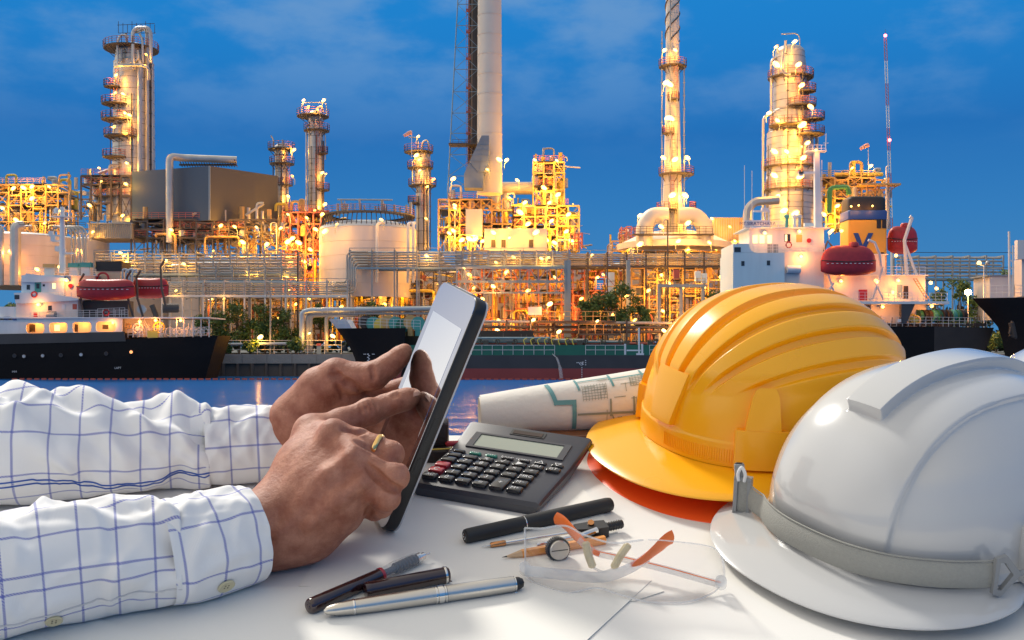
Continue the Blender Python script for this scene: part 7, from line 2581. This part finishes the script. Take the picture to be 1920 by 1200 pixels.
# skin
m_skin = bpy.data.materials.new('skin'); m_skin.use_nodes = True
nt = m_skin.node_tree; q = nt.nodes['Principled BSDF']
tc_ = nt.nodes.new('ShaderNodeTexCoord')
def noise(sc, det=4, rough=.5):
    n = nt.nodes.new('ShaderNodeTexNoise'); n.inputs['Scale'].default_value = sc; n.inputs['Detail'].default_value = det; n.inputs['Roughness'].default_value = rough
    nt.links.new(tc_.outputs['Object'], n.inputs['Vector']); return n
n1 = noise(75, 6, .6); n2 = noise(700, 6, .7)
rp = nt.nodes.new('ShaderNodeValToRGB'); rp.color_ramp.elements[0].position = .34; rp.color_ramp.elements[1].position = .66
rp.color_ramp.elements[0].color = (.37, .115, .062, 1); rp.color_ramp.elements[1].color = (.58, .245, .150, 1)
nt.links.new(n1.outputs['Fac'], rp.inputs[0])
mm = nt.nodes.new('ShaderNodeMixRGB'); mm.blend_type = 'MULTIPLY'; mm.inputs[0].default_value = .35
nt.links.new(rp.outputs[0], mm.inputs[1]); nt.links.new(n2.outputs['Fac'], mm.inputs[2])
nt.links.new(mm.outputs[0], q.inputs['Base Color'])
q.inputs['Roughness'].default_value = .54
q.inputs['Subsurface Weight'].default_value = .12
q.inputs['Subsurface Radius'].default_value = (.006, .002, .001)
vo = nt.nodes.new('ShaderNodeTexVoronoi'); vo.feature = 'DISTANCE_TO_EDGE'; vo.inputs['Scale'].default_value = 900
mpv = nt.nodes.new('ShaderNodeMapping'); mpv.inputs['Scale'].default_value = (1, 1, .55); mpv.inputs['Rotation'].default_value = (0, .6, 0)
nt.links.new(tc_.outputs['Object'], mpv.inputs[0]); nt.links.new(mpv.outputs[0], vo.inputs['Vector'])
ad = nt.nodes.new('ShaderNodeMath'); ad.operation = 'ADD'
mu = nt.nodes.new('ShaderNodeMath'); mu.operation = 'MULTIPLY'; mu.inputs[1].default_value = 1.2
n3 = noise(330, 9, .66)
mv = nt.nodes.new('ShaderNodeMath'); mv.operation = 'MULTIPLY'; mv.inputs[1].default_value = .30
nt.links.new(vo.outputs['Distance'], mv.inputs[0]); nt.links.new(mv.outputs[0], ad.inputs[0]); nt.links.new(n3.outputs['Fac'], mu.inputs[0]); nt.links.new(mu.outputs[0], ad.inputs[1])
bp = nt.nodes.new('ShaderNodeBump'); bp.inputs['Strength'].default_value = .55; bp.inputs['Distance'].default_value = .0012
nt.links.new(ad.outputs[0], bp.inputs['Height']); nt.links.new(bp.outputs[0], q.inputs['Normal'])

b = MB(); b.v = [tuple(p) for p in VV]; b.f = [tuple(int(i) for i in f) for f in FF]; b.mi = [0] * len(b.f)
per = b.build('person', m_skin, angle=180, fix=False)
tag(per, 'person in white shirt with blue check pointing at the tablet in the other hand', 'person')
sm_ = per.modifiers.new('soften', 'SMOOTH'); sm_.factor = .5; sm_.iterations = 3
m_nail = pm('fingernail', (.52, .27, .20), .28, 0, .06, 200, 0, 1, .3)


def nail(u, v, Y, ax, nrm, L, Wd, off):
    p = P(u, v, Y)
    ax = V(ax).normalized(); nrm = V(nrm); nrm = (nrm - ax * nrm.dot(ax)).normalized(); sd = ax.cross(nrm)
    rows = []
    for i in range(9):
        s = -1 + 2 * i / 8
        row = []
        for k in range(9):
            t = -1 + 2 * k / 8
            w = Wd * (1 - max(0, abs(s) - .55) ** 2 * 1.6)
            row.append(p + ax * (s * L) + sd * (t * w) + nrm * (off - .0016 * t * t - .0005 * s * s))
        rows.append(row)
    b = MB(); b.grid(rows)
    return b.build('fingernail', m_nail, per)


axd = P(775, 743, tY) - P(745, 752, tY - .006)
nail(775.5, 736.5, nailY or tY, axd, (-.10, -.62, .78), .0046, .0038, .0009)
# ring on the middle finger
c0, c1 = P(700, 837, .809), P(712, 842, .808)
Mr, L_ = axisM(P(706, 840, .8085), P(718, 845, .808))
b = MB()
R_ = 25.6 * .8085 / F
pr = [(R_ - .0008, -.0018), (R_ + .0006, -.0018), (R_ + .0010, -.0010), (R_ + .0011, 0), (R_ + .0010, .0010), (R_ + .0006, .0018), (R_ - .0008, .0018)]
b.lathe(pr, 48, Mr, cap=False); b.build('ring', pm('gold', (.85, .55, .22), .16, 1.0, .05, 30), per)

# ================================================================== shirt sleeves
m_shirt = bpy.data.materials.new('checked shirt cotton'); m_shirt.use_nodes = True
nt = m_shirt.node_tree; q = nt.nodes['Principled BSDF']
uvn = nt.nodes.new('ShaderNodeUVMap'); uvn.uv_map = 'UVMap'
se = nt.nodes.new('ShaderNodeSeparateXYZ'); nt.links.new(uvn.outputs[0], se.inputs[0])
def mth(op, a, b_=None):
    n = nt.nodes.new('ShaderNodeMath'); n.operation = op
    for i, x in enumerate((a, b_)):
        if x is None: continue
        if isinstance(x, (int, float)): n.inputs[i].default_value = x
        else: nt.links.new(x, n.inputs[i])
    return n.outputs[0]
SP = .0245
def line(co, off):
    f = mth('FRACT', mth('ADD', mth('DIVIDE', co, SP), off))
    return mth('LESS_THAN', mth('ABSOLUTE', mth('SUBTRACT', f, .5)), .034)
tw = mth('FRACT', mth('MULTIPLY', mth('ADD', se.outputs[0], se.outputs[1]), 520.0))
twl = mth('ADD', mth('MULTIPLY', mth('LESS_THAN', tw, .62), .60), .25)
ln = mth('MULTIPLY', mth('MAXIMUM', line(se.outputs[0], .1), line(se.outputs[1], .35)), twl)
both = mth('MULTIPLY', line(se.outputs[0], .1), line(se.outputs[1], .35))
ln = mth('MAXIMUM', ln, mth('MULTIPLY', both, .9))
mxs = nt.nodes.new('ShaderNodeMixRGB'); nt.links.new(ln, mxs.inputs[0])
mxs.inputs[1].default_value = (.83, .82, .805, 1); mxs.inputs[2].default_value = (.075, .10, .45, 1)
nt.links.new(mxs.outputs[0], q.inputs['Base Color'])
q.inputs['Roughness'].default_value = .85; q.inputs['Sheen Weight'].default_value = .15
wx = nt.nodes.new('ShaderNodeTexWave'); wx.inputs['Scale'].default_value = 380; wx.inputs['Distortion'].default_value = .5
nt.links.new(uvn.outputs[0], wx.inputs['Vector'])
nzz = nt.nodes.new('ShaderNodeTexNoise'); nzz.inputs['Scale'].default_value = 60; nzz.inputs['Detail'].default_value = 5; nt.links.new(uvn.outputs[0], nzz.inputs['Vector'])
hh = mth('ADD', mth('MULTIPLY', wx.outputs['Fac'], .12), mth('MULTIPLY', nzz.outputs['Fac'], 1.0))
bp = nt.nodes.new('ShaderNodeBump'); bp.inputs['Strength'].default_value = .35; bp.inputs['Distance'].default_value = .0016
nt.links.new(hh, bp.inputs['Height']); nt.links.new(bp.outputs[0], q.inputs['Normal'])
m_seam = pm('blue seam thread', (.03, .10, .40), .7, 0, .1, 300)
m_button = pm('pearl button', (.62, .55, .34), .3, 0, .1, 80, 0, 1, .4)


def hsh(i, s):
    return random.Random(i * 7919 + s * 104729).random()


def sleeve(name, axis, folds, nS=260, nT=200, flat=1.0, u0=0.0, thick=0.0012, noise_amp=.0008, v_off=0.0, open_in=True, k_len=1.0, seamwise=None):
    """axis: (u, v, Y, rpx) from elbow to wrist. folds: (s centre, theta centre deg, dir deg, amplitude, width, length)"""
    pts = bez([P(a, c, d) for a, c, d, r in axis], 20)
    rr = [r * d / F for a, c, d, r in axis]
    m = len(pts)
    acc = [0.0]
    for i in range(1, m): acc.append(acc[-1] + (pts[i] - pts[i - 1]).length)
    L = acc[-1]
    acc = np.array(acc); PT = np.array([tuple(p) for p in pts])
    rk = np.interp(np.linspace(0, len(rr) - 1, m), range(len(rr)), rr)
    s = np.linspace(0, L, nS)
    C = np.stack([np.interp(s, acc, PT[:, k]) for k in range(3)], -1)
    R = np.interp(s, acc, rk)
    ker = np.hanning(33)[1:-1]; ker /= ker.sum()
    Cp = np.pad(C, ((15, 15), (0, 0)), 'reflect', reflect_type='odd')
    C = np.stack([np.convolve(Cp[:, k], ker, 'valid') for k in range(3)], -1)
    T = np.gradient(C, axis=0)
    Tp = np.pad(T, ((15, 15), (0, 0)), 'edge')
    T = np.stack([np.convolve(Tp[:, k], ker, 'valid') for k in range(3)], -1); T /= np.linalg.norm(T, axis=1, keepdims=True)
    side = np.cross(T, np.array([0, 0, 1.0])); side /= np.linalg.norm(side, axis=1, keepdims=True)   # points to the viewer (-Y) for +X axis
    up = np.cross(side, T)
    th = np.linspace(0, 2 * PI, nT)          # 0 = towards the viewer, 90 = up
    Sg, Tg = np.meshgrid(s, th, indexing='ij')
    Rg = np.repeat(R[:, None], nT, 1)
    d = np.zeros_like(Sg)
    sh = np.zeros_like(Sg)
    for (sc, tcen, ang, amp, wd, ln_) in folds:
        a = rad(ang)
        dth = (Tg - rad(tcen) + PI) % (2 * PI) - PI
        x = Sg - sc; y = dth * Rg
        along = x * cos(a) + y * sin(a); across = -x * sin(a) + y * cos(a)
        across = across + .25 * along * along / max(ln_, .01)
        env = np.exp(-(along / ln_) ** 2)
        q = across / (wd * .8)
        d += (.85 if nS > 200 and L < .2 else 1.05) * amp * env * (np.exp(-q * q) - .55 * np.exp(-((q - 1.7) / 1.1) ** 2))
    rf = random.Random(int(L * 1e5))
    for k in range(34):
        sc = rf.uniform(0, L); tcen = rf.uniform(-30, 130); a = rad(rf.choice((-1, -1, -1, 1)) * rf.uniform(15, 75)); amp = noise_amp * rf.uniform(1.0, 2.6); wd = rf.uniform(.003, .0065); ln_ = rf.uniform(.012, .035)
        dth = (Tg - rad(tcen) + PI) % (2 * PI) - PI
        x = Sg - sc; y = dth * Rg
        along = x * cos(a) + y * sin(a); across = -x * sin(a) + y * cos(a) + .3 * along * along / ln_
        q = across / wd
        d += amp * np.exp(-(along / ln_) ** 2) * (np.exp(-q * q) - .6 * np.exp(-((q - 1.6)) ** 2))
    # small crumples
    for k in range(26):
        f1 = 30 + 130 * hsh(k, 1); f2 = 1 + int(5 * hsh(k, 2)); ph = 6.28 * hsh(k, 3)
        d += noise_amp * .32 * np.sin(Sg * f1 + Tg * f2 * (1 if k % 2 else -1) + ph)
    r2 = Rg * (1 + 0 * d) + d
    pos = C[:, None, :] + side[:, None, :] * (r2 * np.cos(Tg))[..., None] * flat + up[:, None, :] * (r2 * np.sin(Tg))[..., None]
    # rest on the desk: nothing goes below its top
    nD = np.array(tuple(DZ)); o = np.array([DO.x, DO.y, DO.z + CAMZ])
    hgt = (pos - o) @ nD
    fix_ = np.maximum(0, .0022 - hgt)
    pos += nD * fix_[..., None]
    b = MB()
    b.grid([[tuple(p) for p in row] for row in pos])
    uv = np.stack([Sg + u0 + sh, Tg * np.mean(R) * 1.0 + v_off + sh * .5], -1).reshape(-1, 2)
    # hem: turn the wrist edge inwards
    inner = C[-1] + (side[-1] * ((r2[-1] - thick * 1.6) * np.cos(th))[:, None]) * flat + up[-1] * ((r2[-1] - thick * 1.6) * np.sin(th))[:, None] + T[-1] * .0006
    inner2 = C[-22] + (side[-22] * ((r2[-22] - thick * 2.2) * np.cos(th))[:, None]) * flat + up[-22] * ((r2[-22] - thick * 2.2) * np.sin(th))[:, None]
    for A_ in (inner, inner2):
        A_ += nD * np.maximum(0, .003 - (A_ - o) @ nD)[:, None]
    n0 = len(b.v)
    b.v += [tuple(p) for p in inner] + [tuple(p) for p in inner2]
    lastr = (nS - 1) * nT
    for k in range(nT - 1):
        b.f.append((lastr + k, lastr + k + 1, n0 + k + 1, n0 + k)); b.f.append((n0 + k, n0 + k + 1, n0 + nT + k + 1, n0 + nT + k)); b.mi += [0, 0]
    uv = np.concatenate([uv, uv[lastr:lastr + nT], uv[lastr:lastr + nT] + [.01, 0]])
    if not open_in:
        b.v.append(tuple(C[0])); b.f += [(len(b.v) - 1, k + 1, k) for k in range(nT - 1)]; b.mi += [0] * (nT - 1)
        uv = np.concatenate([uv, uv[:1]])
    b.uv = uv
    ob = b.build(name, m_shirt, per, angle=80, fix=False)
    def at(sv, tdeg, off=0.0):
        i = int(np.clip(sv / L * (nS - 1), 0, nS - 1)); k = int((tdeg % 360) / 360 * (nT - 1))
        p = V(pos[i, k]); n = (p - V(C[i])).normalized()
        return p + n * off, n, V(T[i])
    return ob, at, L


# near arm
ax_ = []
for (u, v, r) in ((-190, 1104, 129), (-90, 1090, 123.5), (0, 1076, 118), (95, 1061, 112), (190, 1048, 106.5), (262, 1040, 102), (336, 1033, 97)):
    ax_.append((u, v, rest_y(v, r * .97), r))
nearS, atN, LN = sleeve('sleeve', ax_, [
    (.115, 62, -20, .0065, .010, .045), (.150, 80, -38, .0075, .009, .040), (.172, 45, -15, .0050, .008, .035), (.060, 55, -8, .0040, .012, .06), (.085, 20, -5, .0035, .014, .05), (.185, 15, 70, .0035, .007, .02),
    (.130, -5, -6, .0030, .012, .05), (.03, 75, -30, .005, .012, .05), (.19, 75, 85, .0030, .005, .03)], noise_amp=.0011)
ax2 = []
for (u, v, r) in ((303, 1040, 101), (360, 1027, 99), (412, 1014, 96), (468, 999, 93)):
    ax2.append((u, v, rest_y(v, r * .97), r))
nearC, atC, LC = sleeve('cuff', ax2, [(.020, 60, 5, .0022, .010, .03), (.012, -10, 80, .0015, .006, .03), (.045, 30, 60, .0016, .012, .03)], nS=110, noise_amp=.0006, u0=.003, v_off=.006)


def button(at, s, th, parent, r=.0052):
    p, n, tx = at(s, th, .0004)
    M, L_ = axisM(p, p + n)
    b = MB(); b.lathe([(.0001, 0), (r, .0), (r, .0011), (r * .86, .0015), (r * .72, .0010), (.0001, .0009)], 24, M); o = b.build('button', m_button, parent)
    b = MB()
    for dx, dy in ((.0012, .0012), (-.0012, .0012), (.0012, -.0012), (-.0012, -.0012)):
        b.cyl(M @ V((dx, dy, .0008)), M @ V((dx, dy, .00115)), .0005, n=8)
    b.build('button_hole', m_inkd, o)


button(atC, LC * .50, -42, nearC, .0062)
button(atN, LN - .085, -47, nearS, .0055)
# stitched seams
b = MB(); b.tube([atC(.0035, t_, .0003)[0] for t_ in range(-80, 200, 4)], .0005, 5); b.tube([atC(LC - .004, t_, .0002)[0] for t_ in range(-80, 200, 4)], .0004, 5); b.build('cuff_seam', m_shirt, nearC, fix=False) if False else None
b = MB(); b.tube([atN(LN * .28 + (LN * .72) * k / 40, -38 + 10 * k / 40, .0004)[0] for k in range(41)], .0006, 5); b.build('placket_edge', pm('shirt edge', (.62, .60, .60), .85), nearS)
# far arm
ax_ = []
for (u, v, r) in ((-190, 848, 112), (-90, 844, 110), (0, 842, 107), (60, 842, 102), (120, 841, 96), (190, 840, 89.5), (260, 839, 83), (330, 838, 77), (396, 837, 72)):
    ax_.append((u, v, rest_y(v, r * .97), r))
farS, atF, LF = sleeve('sleeve', ax_, [
    (.10, 95, -35, .0085, .012, .05), (.145, 85, -42, .0095, .012, .05), (.185, 60, -45, .0085, .010, .055), (.215, 100, -50, .0070, .010, .04), (.245, 70, -40, .0085, .010, .045), (.275, 95, -60, .0075, .010, .03), (.16, 30, -35, .006, .010, .05), (.23, 20, -35, .0055, .010, .05), (.12, 10, -20, .005, .012, .05), (.275, 35, -70, .0045, .008, .03), (.07, 60, -25, .006, .012, .05)],
    noise_amp=.0014, u0=.008, v_off=.012)
ax2 = []
for (u, v, r) in ((384, 838, 74), (440, 834, 72), (490, 831, 71), (536, 828, 69)):
    ax2.append((u, v, rest_y(v, r * .97), r))
farC, atG, LG = sleeve('cuff', ax2, [(.02, 70, 80, .002, .008, .03), (.04, 20, 70, .0016, .010, .03)], nS=90, noise_amp=.0006, u0=.012, v_off=.002)
for k_ in (0, 5):
    b = MB(); b.tube([atF(LF * .22 + (LF * .78) * k / 60, -34 - k_ + 6 * sin(k * .12), .0004)[0] for k in range(61)], .0007, 5); b.build('blue_seam', m_seam, farS)

# the sleeves run on to the elbows, outside the picture
for rows_ in (((-560, 1150, 150), (-440, 1137, 144), (-320, 1122, 137), (-180, 1103, 129.5)), ((-560, 862, 124), (-440, 858, 121), (-320, 853, 117), (-180, 848, 112.5))):
    sleeve('upper_sleeve', [(u, v, rest_y(v, r * .97), r) for u, v, r in rows_], [(.04, 60, -30, .006, .012, .05), (.09, 40, -40, .005, .010, .05), (.06, 90, 30, .005, .012, .04)], nS=120, nT=120, noise_amp=.001, open_in=False)
